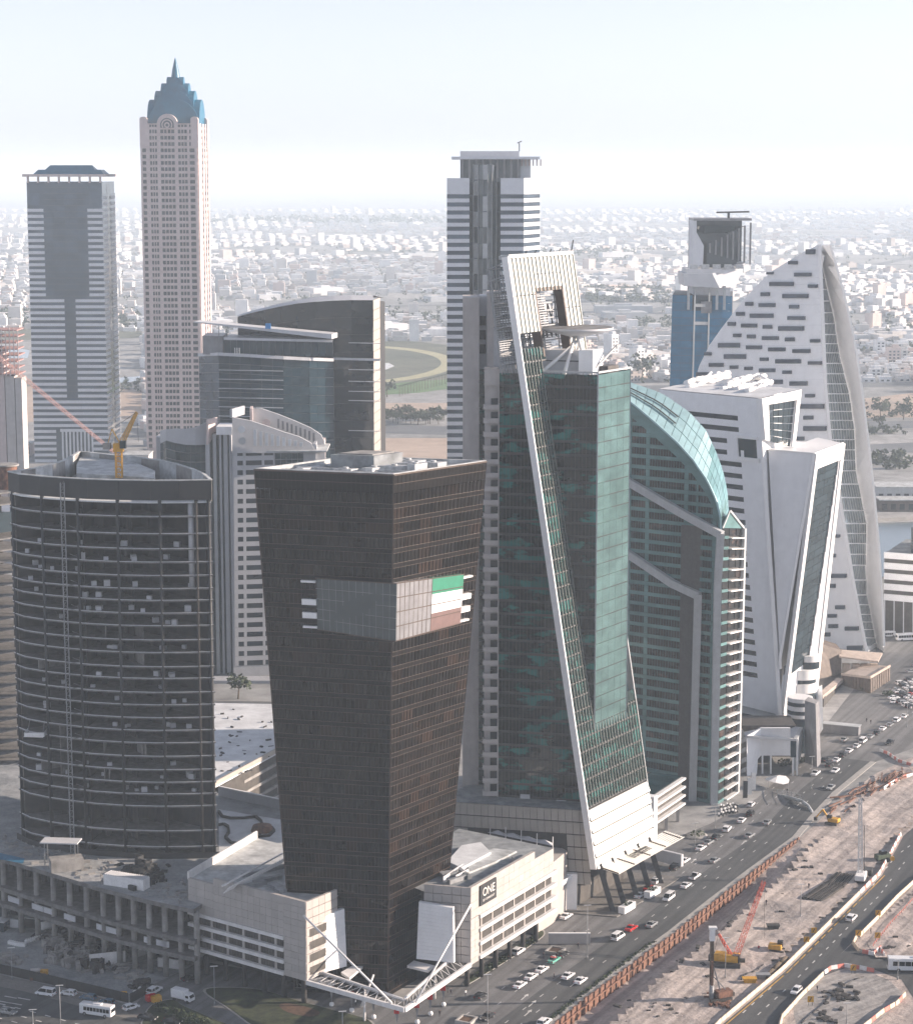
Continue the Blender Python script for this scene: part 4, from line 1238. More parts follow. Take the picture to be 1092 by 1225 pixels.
 # projecting loading platform
q=curve_pt(36);zz=Zat(38,880,q.y-3)
PLF=thing('loading_platform','white loading platform jutting from the left side of the unfinished tower','platform',(q.x,q.y-3,zz))
m=MB();m.obox((q.x,q.y-2.4),(1,-.1),2.6,2.4,zz,zz+.15);m.build('deck',M['white_paint'],PLF)
m=MB()
for (a,b_) in (((-2.6,-4.8),(2.6,-4.8)),((-2.6,-4.8),(-2.6,0)),((2.6,-4.8),(2.6,0))):
 m.bar((q.x+a[0],q.y+a[1],zz+.7),(q.x+b_[0],q.y+b_[1],zz+.7),.12,1.1)
m.build('rail',M['white_paint'],PLF)
m=MB();m.bar((q.x-2,q.y-4,zz),(q.x-2,q.y,zz+3.4),.1);m.bar((q.x+2,q.y-4,zz),(q.x+2,q.y,zz+3.4),.1);m.build('stay',M['steel_grey'],PLF)
# no lights are built inside the upper right floors
# luffing crane on the roof
def lattice(m,a,b_,w0,w1,n,r=.12):
 a=Vector(a);b_=Vector(b_);d=(b_-a).normalized();s=d.orthogonal().normalized();
 up=Vector((0,0,1));s=d.cross(up);s=s.normalized() if s.length>.1 else Vector((1,0,0));t=s.cross(d)
 def c(k,i,j):
  f=k/n;w=w0+(w1-w0)*f;return a.lerp(b_,f)+s*(w*i)+t*(w*j)
 sg=[(-1,-1),(1,-1),(1,1),(-1,1)]
 for i,j in sg:m.bar(c(0,i,j),c(n,i,j),r*1.5)
 for k in range(n):
  for q in range(4):
   i,j=sg[q];i2,j2=sg[(q+1)%4]
   m.bar(c(k,i,j),c(k+1,i2,j2),r);m.bar(c(k,i,j),c(k,i2,j2),r)
cb=G(143,571,ZTOP-1.2)
CR=thing('luffing_crane','orange luffing tower crane standing on the roof of the unfinished tower','crane',cb)
zc=Zat(143,540,cb.y)
m=MB();lattice(m,(cb.x,cb.y,ZTOP-1.2),(cb.x,cb.y,zc),.8,.8,5,.16);m.build('mast',M['yellow'],CR)
m=MB();m.obox((cb.x,cb.y),(1,0),1.3,1.1,zc,zc+2.2);m.build('slewing_deck',M['yellow'],CR)
m=MB();m.obox((cb.x+1.4,cb.y-1),(1,0),.8,.8,zc+1,zc+3);m.build('cab',M['teal_glass'],CR)
bt=W(164,493,cb.y+6)
m=MB();lattice(m,(cb.x+.5,cb.y,zc+1.5),bt,.55,.25,14,.1);m.build('boom',M['yellow'],CR)
m=MB();af=Vector((cb.x-1.6,cb.y,zc+6));m.bar((cb.x+.5,cb.y,zc+2),af,.25);m.bar((cb.x-2.8,cb.y,zc+2),af,.2);m.build('a_frame',M['yellow'],CR)
m=MB();m.tube(af,bt,.06,.06,4);m.tube(bt,bt+Vector((.3,0,-8)),.05,.05,4);m.build('cable',M['steel_dark'],CR)
m=MB();m.obox((cb.x-3,cb.y),(1,0),1,1,zc+.6,zc+2.2);m.build('counterweight',M['concrete'],CR)
# neighbour tower of the same kind at the left edge
YN=690.0
zn=Zat(6,592,YN)
NT_=thing('unfinished_tower','second unfinished concrete tower cut off by the left edge of the picture','tower',(-150,YN+10,0))
rx=W(17,700,YN).x
pol=[(rx-60+60*math.cos(t),YN+12+22*math.sin(t)) for t in [2*math.pi*i/28 for i in range(28)]]
o1=None;z=zn;k=0
while z>6:
 m=MB();m.prism(pol,-.45,0)
 if o1 is None:o1=m.build('floor_slab',M['slab_edge'],NT_,off=(-150,YN+10,0));o1.location=(0,0,z)
 else:o=o1.copy();COL.objects.link(o);o.location=(0,0,z)
 z-=3.75
for i in range(0,28,2):
 x,y=pol[i];x=rx-60+(x-rx+60)*.96;m=MB();m.tube((x,YN+12+(y-YN-12)*.96,0),(x,YN+12+(y-YN-12)*.96,zn),.5,.5,7);m.build('column',M['concrete_dark_and_shade'],NT_)
m=MB();m.prism([(rx-60+(x-rx+60)*.8,YN+12+(y-YN-12)*.7) for x,y in pol],0,zn);m.build('core',M['concrete_dark_and_shade'],NT_)
m=MB();m.lathe([(3.2,0),(3.2,7.5)],20,(W(9,560,YN+14).x,YN+14,zn));m.build('roof_tank',M['rust'],NT_)
m=MB();m.lathe([(3.9,0),(3.9,.5)],20,(W(9,560,YN+14).x,YN+14,zn+7.6));m.build('tank_lid',M['concrete'],NT_)
m=MB();m.prism([(rx-60+(x-rx+60)*1.003,YN+12+(y-YN-12)*1.003) for x,y in pol],zn-13,zn-6.5);m.build('blue_sheeting',M['slate_glass'],NT_)
# ---- the unfinished podium below, curved front with open decks
PZ=20.0
fp=[(-60,1002),(0,1026),(60,1044),(120,1062),(175,1076),(232,1088)]
PD=590.0
pz_top=20.0
front=[G(x,y,pz_top) for x,y in fp]
backp=[(270,1062),(300,1040),(330,1015),(352,985),(345,968),(262,950),(240,930),(120,915),(-60,915)]
bk=[G(x,y,pz_top) for x,y in backp]
pp=[(p.x,p.y) for p in front+bk]
ar=sum(pp[i][0]*pp[(i+1)%len(pp)][1]-pp[(i+1)%len(pp)][0]*pp[i][1] for i in range(len(pp)))
UP=thing('unfinished_podium','unfinished concrete podium with three open decks on round columns below the lens-shaped tower','podium',(front[2].x,front[2].y+10,0))
if ar<0:pp.reverse()
for k,z in enumerate((pz_top,Zat(60,1080,front[2].y),Zat(60,1097,front[2].y)-.5)):
 m=MB();m.prism(pp,z-1.1,z);m.build('deck_slab',M['slab_edge'],UP)
m=MB();q_=[Vector((x,y,0)) for x,y in pp]
m.add([(x,y,pz_top+.02) for x,y in pp],[tuple(range(len(pp)))]);m.build('deck_surface',M['site_dust'],UP)
for i in range(16):
 t=i/15*(len(front)-1);a=int(min(t,len(front)-2));p=front[a].lerp(front[a+1],t-a)
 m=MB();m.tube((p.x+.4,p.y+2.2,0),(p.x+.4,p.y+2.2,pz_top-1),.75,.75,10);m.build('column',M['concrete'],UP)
 m=MB();m.tube((p.x+.4,p.y+13,0),(p.x+.4,p.y+13,pz_top-1),.75,.75,8);m.build('column',M['concrete_dark_and_shade'],UP)  # rear row: shade under the deck put into the concrete colour
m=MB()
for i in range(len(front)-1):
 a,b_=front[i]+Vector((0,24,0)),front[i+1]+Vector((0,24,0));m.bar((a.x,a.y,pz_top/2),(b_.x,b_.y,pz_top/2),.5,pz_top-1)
m.build('rear_wall',M['concrete_dark_and_shade'],UP)
for k in range(12):
 t=RN.uniform(.6,4.6);a=int(t);p=front[a].lerp(front[a+1],t-a);q=front[a].lerp(front[a+1],min(1,t-a+.22));z=Zat(60,1097,front[2].y)
 m=MB();m.bar((p.x,p.y+1.6,z+.8),(q.x,q.y+1.6,z+.8),.3,1.5);m.build('block_wall',M['pale_grey_panel'],UP)
 # site hut, stacks, plinths on the deck
def item(name,label,cat,px,py,z,a,b_,h,ax,mat,group=None,loc_y=None):
 p=G(px,py,z);m=MB();m.obox((p.x,p.y),ax,a,b_,z+.01,z+h)
 o=m.build(name,mat,loc=(p.x,p.y,z));tag(o,label,cat,group);return o
hutp=G(152,1060,pz_top)
hut=thing('site_cabin','long white slatted site cabin on the podium edge beside black netting heaps','cabin',(hutp.x,hutp.y,pz_top))
m=MB();m.obox((hutp.x,hutp.y),(.9,-.42),6,1.5,pz_top+.03,pz_top+2.8);m.build('body',M['white_paint'],hut)
m=MB()
for k in range(18):
 c=hutp+Vector((.9,-.42,0)).normalized()*(-5.6+k*.66);m.obox((c.x,c.y),(.9,-.42),.14,1.6,pz_top+2.8,pz_top+3.0)
m.build('roof_batten',M['pale_grey_panel'],hut)
hp_=MB()
for k in range(260):
 p=G(RN.gauss(172,10),RN.gauss(1048,6),pz_top);a=RN.uniform(0,3.14);z=RN.uniform(0,2.4)*math.exp(-((pix(p)[0]-172)/16) ** 2)
 hp_.obox((p.x,p.y),(math.cos(a),math.sin(a)),RN.uniform(.3,1.3),RN.uniform(.2,.6),pz_top,pz_top+.4+z)
hp_.build('netting_heap',M['band_black'],kind='stuff')
for k,(x,y,a) in enumerate(((243,1056,.7),(256,1050,.7),(268,1046,.7),(262,1053,.6))):
 item('timber_stack',['left brown timber stack','middle brown timber stack','right brown timber stack','front brown timber stack'][k]+' behind the pergola of the left podium wing','timber stack',x,y,pz_top,3.2,1.4,2.2,(.8,.6),M['rust'])
cb_=G(80,1040,pz_top)
gb=thing('concrete_plinth','grey concrete stair block with rebar on the unfinished podium deck','stair block',(cb_.x,cb_.y,pz_top))
m=MB();m.obox((cb_.x,cb_.y),(.9,.3),4.2,2.2,pz_top+.03,pz_top+3.2);m.build('wall',M['concrete'],gb)
m=MB();m.obox((cb_.x-2,cb_.y+4),(1,-.1),5,2.4,pz_top+6.3,pz_top+6.6);m.build('canopy_sheet',M['pale_grey_panel'],gb)
m=MB()
for dx in (-6,2):
 for dy in (2,6):m.bar((cb_.x+dx,cb_.y+dy,pz_top),(cb_.x+dx,cb_.y+dy,pz_top+6.3),.2)
m.build('post',M['steel_grey'],gb)
bt_=sheet('tarpaulin',[(-10,1018),(30,1027),(28,1033),(-10,1026)],pz_top+.12,solid('blue_tarp',(.03,.17,.30),.6,.2,.8),kind=None)
tag(bt_,'bright blue tarpaulin lying on the podium deck at the left edge','tarpaulin')
# hoarding round the tower foot
m=MB()
for i in range(nfr-1):
 a,b_=cen.lerp(fr[i],1.03),cen.lerp(fr[i+1],1.03);m.bar((a.x,a.y,pz_top+.8),(b_.x,b_.y,pz_top+.8),.3,1.6)
m.build('base_hoarding',M['band_black'],CTW)
# podium wall, right part, with winding planter edge
wl_=thing('parapet_wall','pale parapet wall along the back edge of the snowy-looking white podium deck','wall',G(300,955,pz_top))
m=MB();a,b_=G(262,952,pz_top),G(345,970,pz_top);m.bar(a+Vector((0,0,1.4)),b_+Vector((0,0,1.4)),.5,2.8);m.build('wall',M['pale_grey_panel'],wl_)
m=MB();m.bar(a+Vector((0,0,2.9)),b_+Vector((0,0,2.9)),.7,.2);m.build('coping',M['white_frame'],wl_)
wl_['label']='pale parapet wall along the back edge of the white podium deck'
cur=[(262,972),(266,978),(276,980),(292,980),(306,978),(312,983),(315,990),(325,991),(328,995),(322,1001),(312,1002),(306,998)]
cur2=[(262,988),(268,987),(273,990),(274,997),(270,1003),(276,1009),(287,1011),(298,1010),(307,1006),(311,1000)]
for c_,lb in ((cur,'upper winding dark planter kerb on the white podium deck'),(cur2,'lower winding dark planter kerb on the white podium deck')):
 m=MB();P=[G(x,y,pz_top) for x,y in c_]
 for i in range(len(P)-1):m.bar(P[i]+Vector((0,0,.35)),P[i+1]+Vector((0,0,.35)),.7,.7)
 o=m.build('planter_kerb',M['concrete_dark_and_shade'],loc=P[0]);tag(o,lb,'kerb')
for i in range(3):
 pass
sheet_=sheet('deck_finish',[(262,968),(345,982),(345,1010),(268,1055),(262,1058)],pz_top+.06,M['roof_white'],kind='structure')
hpx=G(314,994,pz_top);m=MB();m.lathe([(3.2,.1),(2.6,1.6),(.6,2.0)],18,(hpx.x,hpx.y,pz_top));o=m.build('round_kiosk',M['rust'],loc=(hpx.x,hpx.y,pz_top));tag(o,'round reddish domed structure within the winding kerbs on the podium deck','kiosk')
for k,(x,y) in enumerate(((322,1020),(330,1016),(318,1026))):
 item('roof_unit',['grey','pale','dark'][k]+' plant box '+['by the timber trellis','nearest the dark tower','nearest the pergola'][k]+' on the white podium deck','plant box',x,y,pz_top,2.6,1.2,1.2,(.8,.5),[M['steel_grey'],M['roof_light'],M['concrete_dark_and_shade']][k])
 # white-roofed parking block behind
PK=thing('parking_block','white sandy roofed parking block with open brown decks between the two dark towers','parking block',G(300,900,0))
zk=17.0
kp=[G(x,y,zk) for x,y in ((225,840),(345,842),(345,892),(256,940),(225,957))]
poly=[(p.x,p.y) for p in kp]
ar=sum(poly[i][0]*poly[(i+1)%5][1]-poly[(i+1)%5][0]*poly[i][1] for i in range(5))
if ar<0:poly.reverse()
for k in range(5):
 m=MB();m.prism(poly,zk-k*3.6-.9,zk-k*3.6 if zk-k*3.6>1 else 1);m.build('deck',M['roof_white'] if k==0 else M['concrete'],PK)
for k in range(9):
 a,b_=kp[3],kp[2];p=a.lerp(b_,k/8)+Vector((-1,1,0));m=MB();m.obox((p.x,p.y),(1,0),.35,.35,0,zk-1);m.build('column',M['concrete'],PK)
m=MB();m.prism([(kp[0].x+3,kp[0].y-6),(kp[3].x+2,kp[3].y+3),(kp[2].x,kp[2].y+4),(kp[1].x,kp[1].y-3)],0,zk-1);m.build('inner_wall',M['screen'],PK)
m=MB();m.bar(kp[0]+Vector((0,0,.4)),kp[1]+Vector((0,0,.4)),.4,.9);m.bar(kp[3]+Vector((0,0,.5)),kp[2]+Vector((0,0,.5)),.6,1.4);m.build('parapet',M['beige_stone'],PK)
m=MB()
rngk=random.Random(8)
for k in range(36):
 p=G(rngk.uniform(260,325),rngk.uniform(848,925),zk);a=rngk.uniform(0,3)
 if p.x>kp[3].x+(p.y-kp[3].y)*1.2+20:continue
 m.obox((p.x,p.y),(math.cos(a),math.sin(a)),rngk.uniform(.2,1.0),rngk.uniform(.1,.4),zk,zk+rngk.uniform(.1,.6))
m.build('debris',M['concrete_dark_and_shade'],kind='stuff')
rsd=random.Random(17);m=MB()
for k in range(170):
 px=rsd.uniform(0,235);py=1026+px*.24+rsd.uniform(-22,14)-6
 q=G(px,py,pz_top)
 if py>1024+px*.27:continue
 a=rsd.choice([.35,1.9])+rsd.uniform(-.2,.2);s_=rsd.uniform(.15,.6);m.obox((q.x,q.y),(math.cos(a),math.sin(a)),s_*rsd.uniform(1,2.6),s_*.5,pz_top+.03,pz_top+.1+s_*rsd.uniform(.2,1.2))
m.build('deck_clutter',M['concrete'],kind='stuff')
# ------------------------------------------------------------------ green glass tower with the leaning slab
SCL=.965
GF=Vector((39.1,600,0))*SCL
e1=Vector((-.976,.22,0));e2=Vector((.537,.843,0));e1.normalize();e2.normalize()
def gz(z):return 200-SCL*(200-z)
GW1=27.8*SCL;GW2=19.0*SCL
ZR=gz(145)
def gp(a,s,z):return GF-e1*a+e2*s+Vector((0,0,z))
GT=thing('glass_tower','green glass tower crossed by a tall leaning slab, helipad at its top','tower',gp(-12,8,0))
KS=.152
def a_of(z):return KS*(gz(43)-z)
S0,S1=-10.1*SCL,25.6*SCL
ZS_T=gz(176.5);ZS_B=gz(5.5)
ZPOD=gz(22)
# main glass body
m=MB()
lo=[gp(-GW1,GW2,ZPOD),gp(0,GW2,ZPOD),gp(0,0,ZPOD),gp(-GW1,0,ZPOD)]
m.hexa(lo+[Vector((p.x,p.y,ZR-1.5)) for p in lo]);m.build('core',M['steel_dark'],GT)
fL_=Fc(gp(-GW1,0,ZPOD),gp(0,0,ZPOD),gp(0,0,ZR),gp(-GW1,0,ZR))
fR_=Fc(gp(0,0,ZPOD),gp(0,GW2,ZPOD),gp(0,GW2,ZR),gp(0,0,ZR))
FH=3.72
P_,S_,L_,U_=facade_floors(fL_,GT,FH,9,None,None,False,sp_frac=.16,jit=.035,mull=27,mull_w=.05,depth=.14,top_margin=.6)
pieces('glass_pane',M['green_glass'],GT,P_);mbh('floor_band',M['steel_dark'],GT,S_,kind='stuff');mbh('mullion',M['steel_dark'],GT,U_,kind='stuff')
P_,S_,L_,U_=facade_floors(fR_,GT,FH,5,None,None,False,sp_frac=.06,jit=.012,mull=15,mull_w=.035,depth=.12,top_margin=.6)
pieces('mirror_pane',M['green_mirror'],GT,P_);mbh('floor_joint',M['green_skin'],GT,S_,kind='stuff')
fB_=Fc(gp(0,GW2,ZPOD),gp(-GW1,GW2,ZPOD),gp(-GW1,GW2,ZR),gp(0,GW2,ZR))
P_,S_,L_,U_=facade_floors(fB_,GT,FH,1,None,None,False,sp_frac=.16,depth=.14,top_margin=.6)
mbh('rear_glazing',M['green_glass'],GT,P_,kind='stuff')
m=MB();m.bar(gp(0,0,ZPOD),gp(0,0,ZR),.35);m.bar(gp(-GW1,0,ZR),gp(0,0,ZR),.5);m.bar(gp(0,0,ZR),gp(0,GW2,ZR),.5);m.bar(gp(0,GW2,ZPOD),gp(0,GW2,ZR),.35);m.build('edge_trim',M['grey_trim'],GT)
m=MB();m.add([gp(-GW1+.4,GW2-.4,ZR-1.4),gp(-.4,GW2-.4,ZR-1.4),gp(-.4,.4,ZR-1.4),gp(-GW1+.4,.4,ZR-1.4)],[(3,2,1,0)]);m.build('roof_deck',M['roof_light'],GT)
# white panels low on the left face
for (x,y) in ((628,963),(671,970)):
 u,v=on_face(fL_,x,y);m=MB();m.hexa(fL_.hx(u-.05,u+.05,v-.026,v+.026,.05,.35));m.build('blank_panel',M['pale_grey_panel'],GT)
 # leaning slab
def sp(s,z,o=0.0):
 return gp(a_of(z)+o,s,z)
fS=Fc(sp(S0,ZS_B),sp(S1,ZS_B),sp(S1,ZS_T),sp(S0,ZS_T))
HS=fS.h;WS=fS.w
def vz(z):return (z-ZS_B)/(ZS_T-ZS_B)
THK=1.1
ZW=gz(23);ZG=ZR+2.5*SCL;
# left fin (bright edge) full height, right fin
m=MB();m.hexa(fS.hx(-.014,.0,-.0,1.003,-1.5,.4));m.build('edge_fin',M['white_frame'],GT)
m=MB();m.hexa(fS.hx(1.0,1.012,0,1,-1.6,.3));m.build('edge_fin',M['grey_trim'],GT)
# glazed middle of the slab
v0,v1=vz(ZW),vz(gz(152))
m=MB();m.hexa(fS.hx(.0,1,v0,vz(gz(43)),-THK,-.1));m.build('slab_back',M['steel_dark'],GT)
hsP=[];hsM=[];hsF=[]
nf=int((gz(152)-ZW)/FH);fh=(gz(152)-ZW)/nf
for f in range(nf):
 za=ZW+f*fh
 # the slab stands clear on the left of the body; where it sinks behind the street face only its left strip shows
 u1=1.0 if za<gz(47) else (.0-S0+.0)/(S1-S0)*1.0+.0
 nb=22 if u1==1 else 6
 if za>ZR:u1=.36;nb=7
 for b_ in range(nb):
  hsP.append(fS.hx(u1*b_/nb+.001,u1*(b_+1)/nb-.001,vz(za)+.002,vz(za+fh)-.002,-.5,0,.02))
 hsF.append(fS.hx(0,u1,vz(za)-.0012,vz(za)+.0012,-.2,.1))
pieces('slab_pane',M['green_skin'],GT,hsP)
mbh('slab_floor_line',M['steel_dark'],GT,hsF,kind='stuff')
for b_ in range(23):
 if b_<=6:hsM.append(fS.hx(b_/22-.0012,b_/22+.0012,v0,vz(gz(152)),.0,.38))
 else:hsM.append(fS.hx(b_/22-.0012,b_/22+.0012,v0,vz(gz(47)),.0,.38))
pieces('slab_mullion',M['mullion'],GT,hsM)
# white slatted foot of the slab
ns=5
for k in range(ns):
 a=vz(ZS_B)+(v0-vz(ZS_B))*k/ns;b_=vz(ZS_B)+(v0-vz(ZS_B))*(k+1)/ns
 m=MB();b_-=.0045;lo=[fS.p(0,a,-.6),fS.p(1,a,-.6),fS.p(1,a,.9),fS.p(0,a,.9)];hi=[fS.p(0,b_,-.6),fS.p(1,b_,-.6),fS.p(1,b_-.0,.15),fS.p(0,b_-.0,.15)]
 m.hexa(lo+hi);m.build('sloping_slat',M['louvre_white'],GT)
 # ribbed white top with rectangular opening
zt0=gz(156)
hU0,hU1=.34,.77
zh0,zh1=gz(149),gz(167.0)
hs=[]
NR=17
for b_ in range(NR):
 u0,u1=b_/NR,(b_+1)/NR;uc=(u0+u1)/2
 segs=[(zt0 if uc<hU0 else gz(147) if uc>hU1 else zh1,ZS_T)]
 if hU0<uc<hU1:segs=[(zh1,ZS_T)]
 for za,zb in segs:
  nseg=2
  for q in range(nseg):
   z0_=za+(zb-za)*q/nseg;z1_=za+(zb-za)*(q+1)/nseg
   hs.append(fS.hx(u0+.003,u1-.003,vz(z0_)+.0008,vz(z1_)-.0008,-.5,.05,.01))
pieces('ribbed_panel',M['louvre_white'],GT,hs)
hs=[]
for b_ in range(NR+1):
 u=b_/NR;za=zt0 if u<hU0 else gz(147) if u>hU1 else zh1
 hs.append(fS.hx(u-.0025,u+.0025,vz(za),1.0,.0,.42))
pieces('rib',M['mullion'],GT,hs)
m=MB();m.hexa(fS.hx(0,1,1.0,1.006,-2.6,.5));m.build('top_cap',M['grey_trim'],GT)
# frame and mesh inside the opening
m=MB();
m.hexa(fS.hx(hU0-.01,hU0+.012,vz(zh0),vz(zh1),-2.5,.1));m.hexa(fS.hx(hU1-.012,hU1+.01,vz(zh0),vz(zh1),-2.5,.1));m.hexa(fS.hx(hU0,hU1,vz(zh1),vz(zh1)+.006,-2.5,.1));m.build('opening_frame',M['bronze_line'],GT)
m=MB()
for k in range(26):
 v=vz(zh0)+(vz(zh1)-vz(zh0))*k/26;m.hexa(fS.hx(hU0,hU0+(hU1-hU0)*(.62 if k%3 else 1),v,v+.0022,-2.9,-2.6))
for k in range(30):
 v=vz(zh0)+(vz(zh1)-vz(zh0))*k/30;m.hexa(fS.hx(.02,hU0+.55*(hU1-hU0),v,v+.0016,-7.0,-6.8))
for k in range(18):
 u=.02+(hU1-.02)*k/18;m.hexa(fS.hx(u,u+.005,vz(zh0)-.02,.985,-7.4,-7.1))
m.build('screen_field',M['steel_grey'],GT,kind='stuff')
m=MB()
for k in range(6):
 u=hU0+(hU1-hU0)*k/6;w_=(hU1-hU0)/6
 m.bar(fS.p(u,vz(zh0)+.03,-4),fS.p(u+w_,vz(zh1)-.02,-4),.3);m.bar(fS.p(u+w_,vz(zh0)+.03,-4),fS.p(u,vz(zh1)-.02,-4),.3)
m.build('bracing',M['steel_dark'],GT)
m=MB();m.hexa(fS.hx(0,1,vz(zt0),.995,-8.2,-7.8)) ;
# back frame of the slab (open lattice behind the ribbed panels)
mm=MB()
for k in range(9):
 z=ZR+4+(ZS_T-ZR-5)*k/8
 mm.bar(gp(a_of(z)-.5,S0+.4,z),gp(a_of(z)-6.5,S0+1.2,z-2),.3)
 mm.bar(gp(a_of(z)-6.5,S0+1.2,z-2),gp(a_of(z)-6.5,S1-1,z-2),.25)
for s in (S0+1.2,0,8,16,S1-1):mm.bar(gp(a_of(ZR+3)-6.5,s,ZR+1),gp(a_of(ZS_T)-5.5,s,ZS_T-3),.35)
mm.build('back_frame',M['steel_grey'],GT)
# parapet spikes
for s in (S0+9,S0+14,S0+22,S0+27,S1-.5):
 p=sp(s,ZS_T);mm=MB();mm.bar(p+Vector((0,0,.8)),p+Vector((.5,0,1.9 if s<S1-1 else 4)),.3);mm.build('roof_light_fitting',M['steel_dark'],GT)
 # helipad on its struts
hc=W(690,392,gp(-10,14,0).y);hr=44/FPX*hc.y*1.0
HZ=hc.z
m=MB();m.lathe([(hr*.2,-2.4),(hr*.97,-.5),(hr,0),(hr*.98,.15)],40,(hc.x,hc.y,HZ));m.build('helipad_dish',M['pale_grey_panel'],GT)
m=MB();m.lathe([(hr*.97,.16),(hr*.97,.22)],40,(hc.x,hc.y,HZ));m.build('helipad_deck',M['asphalt'],GT)
zd=ZR-1.3
for (a,s,da,ds) in ((-17,1.5,3,5),(-10,1.5,-1,4),(-6.5,8,0,0),(-12,12,1,2)):
 top=Vector((hc.x+da*.6,hc.y-3+ds*.3,HZ-2.0));m=MB();m.tube(gp(a,s,zd),top,.55,.45,10);m.build('strut',M['white_frame'],GT)
def gbox(name,a0,a1,s0,s1,z0,z1,mat):
 lo=[gp(a0,s1,z0),gp(a1,s1,z0),gp(a1,s0,z0),gp(a0,s0,z0)];m=MB();m.hexa(lo+[Vector((p.x,p.y,z1)) for p in lo]);return m.build(name,M[mat],GT)
gbox('plant_room',-20,-7.5,8,15,zd,zd+6.4,'pale_grey_panel');gbox('stair_room',-7.5,-3.6,4.5,10,zd,zd+6.9,'white_panel')
gbox('roof_unit',-4.2,-1.2,8,14,zd,zd+2.4,'screen')
m=MB();m.bar(gp(-4.5,4,zd),gp(-1,12,zd+7.5),.5);m.bar(gp(-1,12,zd+7.5),gp(-.3,13,zd+7.7),.8);m.build('cleaning_crane',M['plant_metal'],GT)
m=MB();m.bar(gp(-18,7.8,zd+3.6),gp(-9,7.8,zd+3.6),.25);m.build('rail',M['steel_dark'],GT)
# concrete core at the back with the balcony stack
yb=gp(-GW1,4,0).y
def wbox(name,x0,x1,ytop,Yf,dep,mat,root=GT,zlo=0.0,ref=600,lab=None):
 p0=W(x0,ref,Yf);p1=W(x1,ref,Yf);zt=Zat((x0+x1)/2,ytop,Yf)
 m=MB();m.box(p0.x,Yf,zlo,p1.x,Yf+dep,zt);return m.build(name,M[mat],root,label=lab)
Yb=yb+6
wbox('core_wall',553.5,573,356,Yb+2,14,'cream_clad')
wbox('core_wall',573,582,354,Yb+6,10,'pale_grey_panel');wbox('core_wall',582,598,350,Yb+3,12,'cream_clad')
wbox('service_block',590,627,392,Yb+1,8,'pale_grey_panel',zlo=ZR-12)
for k in range(3):
 wbox('louvre',573.5,580.5,378+k*17,Yb+5.6,.3,'screen',zlo=Zat(577,391+k*17,Yb))
for (x,y0,y1) in ((604,397,410),(604,413,424),(613,397,410),(613,413,424)):
 wbox('louvre',x,x+7,y0,Yb+.7,.3,'screen',zlo=Zat(x,y1,Yb))
p0=W(573,600,Yb);p1=W(579.5,600,Yb)
fs_=Fc(Vector((p0.x,Yb+3,18)),Vector((p1.x,Yb+3,18)),Vector((p1.x,Yb+3,ZR)),Vector((p0.x,Yb+3,ZR)))
nfl=int((ZR-18)/FH)
pieces('stair_pane',M['green_skin'],GT,[fs_.hx(0,1,k/nfl,(k+.82)/nfl,0,.2) for k in range(nfl)])
# balconies
xb0=W(579.5,600,Yb).x;xb1=gp(-GW1,0,0).x
bal=MB();prot=None
gy=gp(-GW1,0,0).y
zf_=ZPOD+.3;k=0
m=MB();m.box(xb0,gy+1.6,14,xb1,gy+8,ZR+.2);m.build('balcony_wall',M['cream_clad'],GT)
m=MB();m.box(xb0-.2,gy+.1,ZR-4,xb1-.3,gy+5,ZR+.6);m.build('service_cap',M['cream_clad'],GT)
nb_=int((ZR-6-zf_)/FH)
for k in range(nb_):
 z=zf_+k*FH
 b_=MB();b_.box(xb0-.5,gy-.6,z,xb1-.05,gy+1.58,z+.2);b_.box(xb0-.5,gy-.6,z+.21,xb1-.05,gy-.4,z+1.35);b_.box(xb0-.5,gy-.39,z+.21,xb0-.3,gy+1.57,z+1.35)
 b_.build('balcony',M['cream_clad'],GT)
 w_=MB();w_.box(xb0+1.6,gy+1.45,z+.5,xb1-.3,gy+1.59,z+2.9);w_.build('balcony_window',M['win_dark'],GT)
m=MB();m.bar((xb1-.15,gy-.3,ZPOD),(xb1-.15,gy-.3,ZR),.3);m.build('edge_trim',M['cream_clad'],GT)
# stone podium
ZP2=ZPOD
PDm=thing('stone_podium','beige stone podium block under the green tower, with a dark recess and terrace canopy','podium',gp(-14,4,0))
pA=gp(-GW1-14,S0+1.5,0);pB=gp(a_of(ZPOD)-1.0,S0+1.5,0)
fP=Fc(Vector((pA.x,pA.y,7)),Vector((pB.x+1.5,pB.y,7)),Vector((pB.x-.2,pB.y,ZPOD)),Vector((pA.x,pA.y,ZPOD)))
m=MB();lo=[pA+e2*30,pB+e2*30-Vector((1,0,0)),pB-Vector((.3,0,0)),pA]
m.hexa([Vector((p.x,p.y,6.8))-fP.n*.5 for p in lo]+[Vector((p.x,p.y,ZPOD-.3))-fP.n*.5 for p in lo]);m.build('body',M['concrete_dark_and_shade'],PDm)
hs=[]
cu=(on_face(fP,556,1010)[0],on_face(fP,679,1020)[0]);
nx,ny=22,6
for i in range(nx):
 for j in range(ny):
  uc=(i+.5)/nx;
  if cu[0]<uc<cu[1] and j in (2,3):continue
  hs.append(fP.hx(i/nx+.0015,(i+1)/nx-.0015,j/ny+.008,(j+1)/ny-.008,-.5,0,.02))
pieces('stone_panel',M['beige_stone'],PDm,hs)
m=MB();lo=[pA+e2*30,pB+e2*30-Vector((1,0,0)),pB-Vector((.3,0,0)),pA];m.add([Vector((p.x,p.y,ZPOD)) for p in reversed(lo)],[(0,1,2,3)]);m.build('roof',M['roof_grey'],PDm)
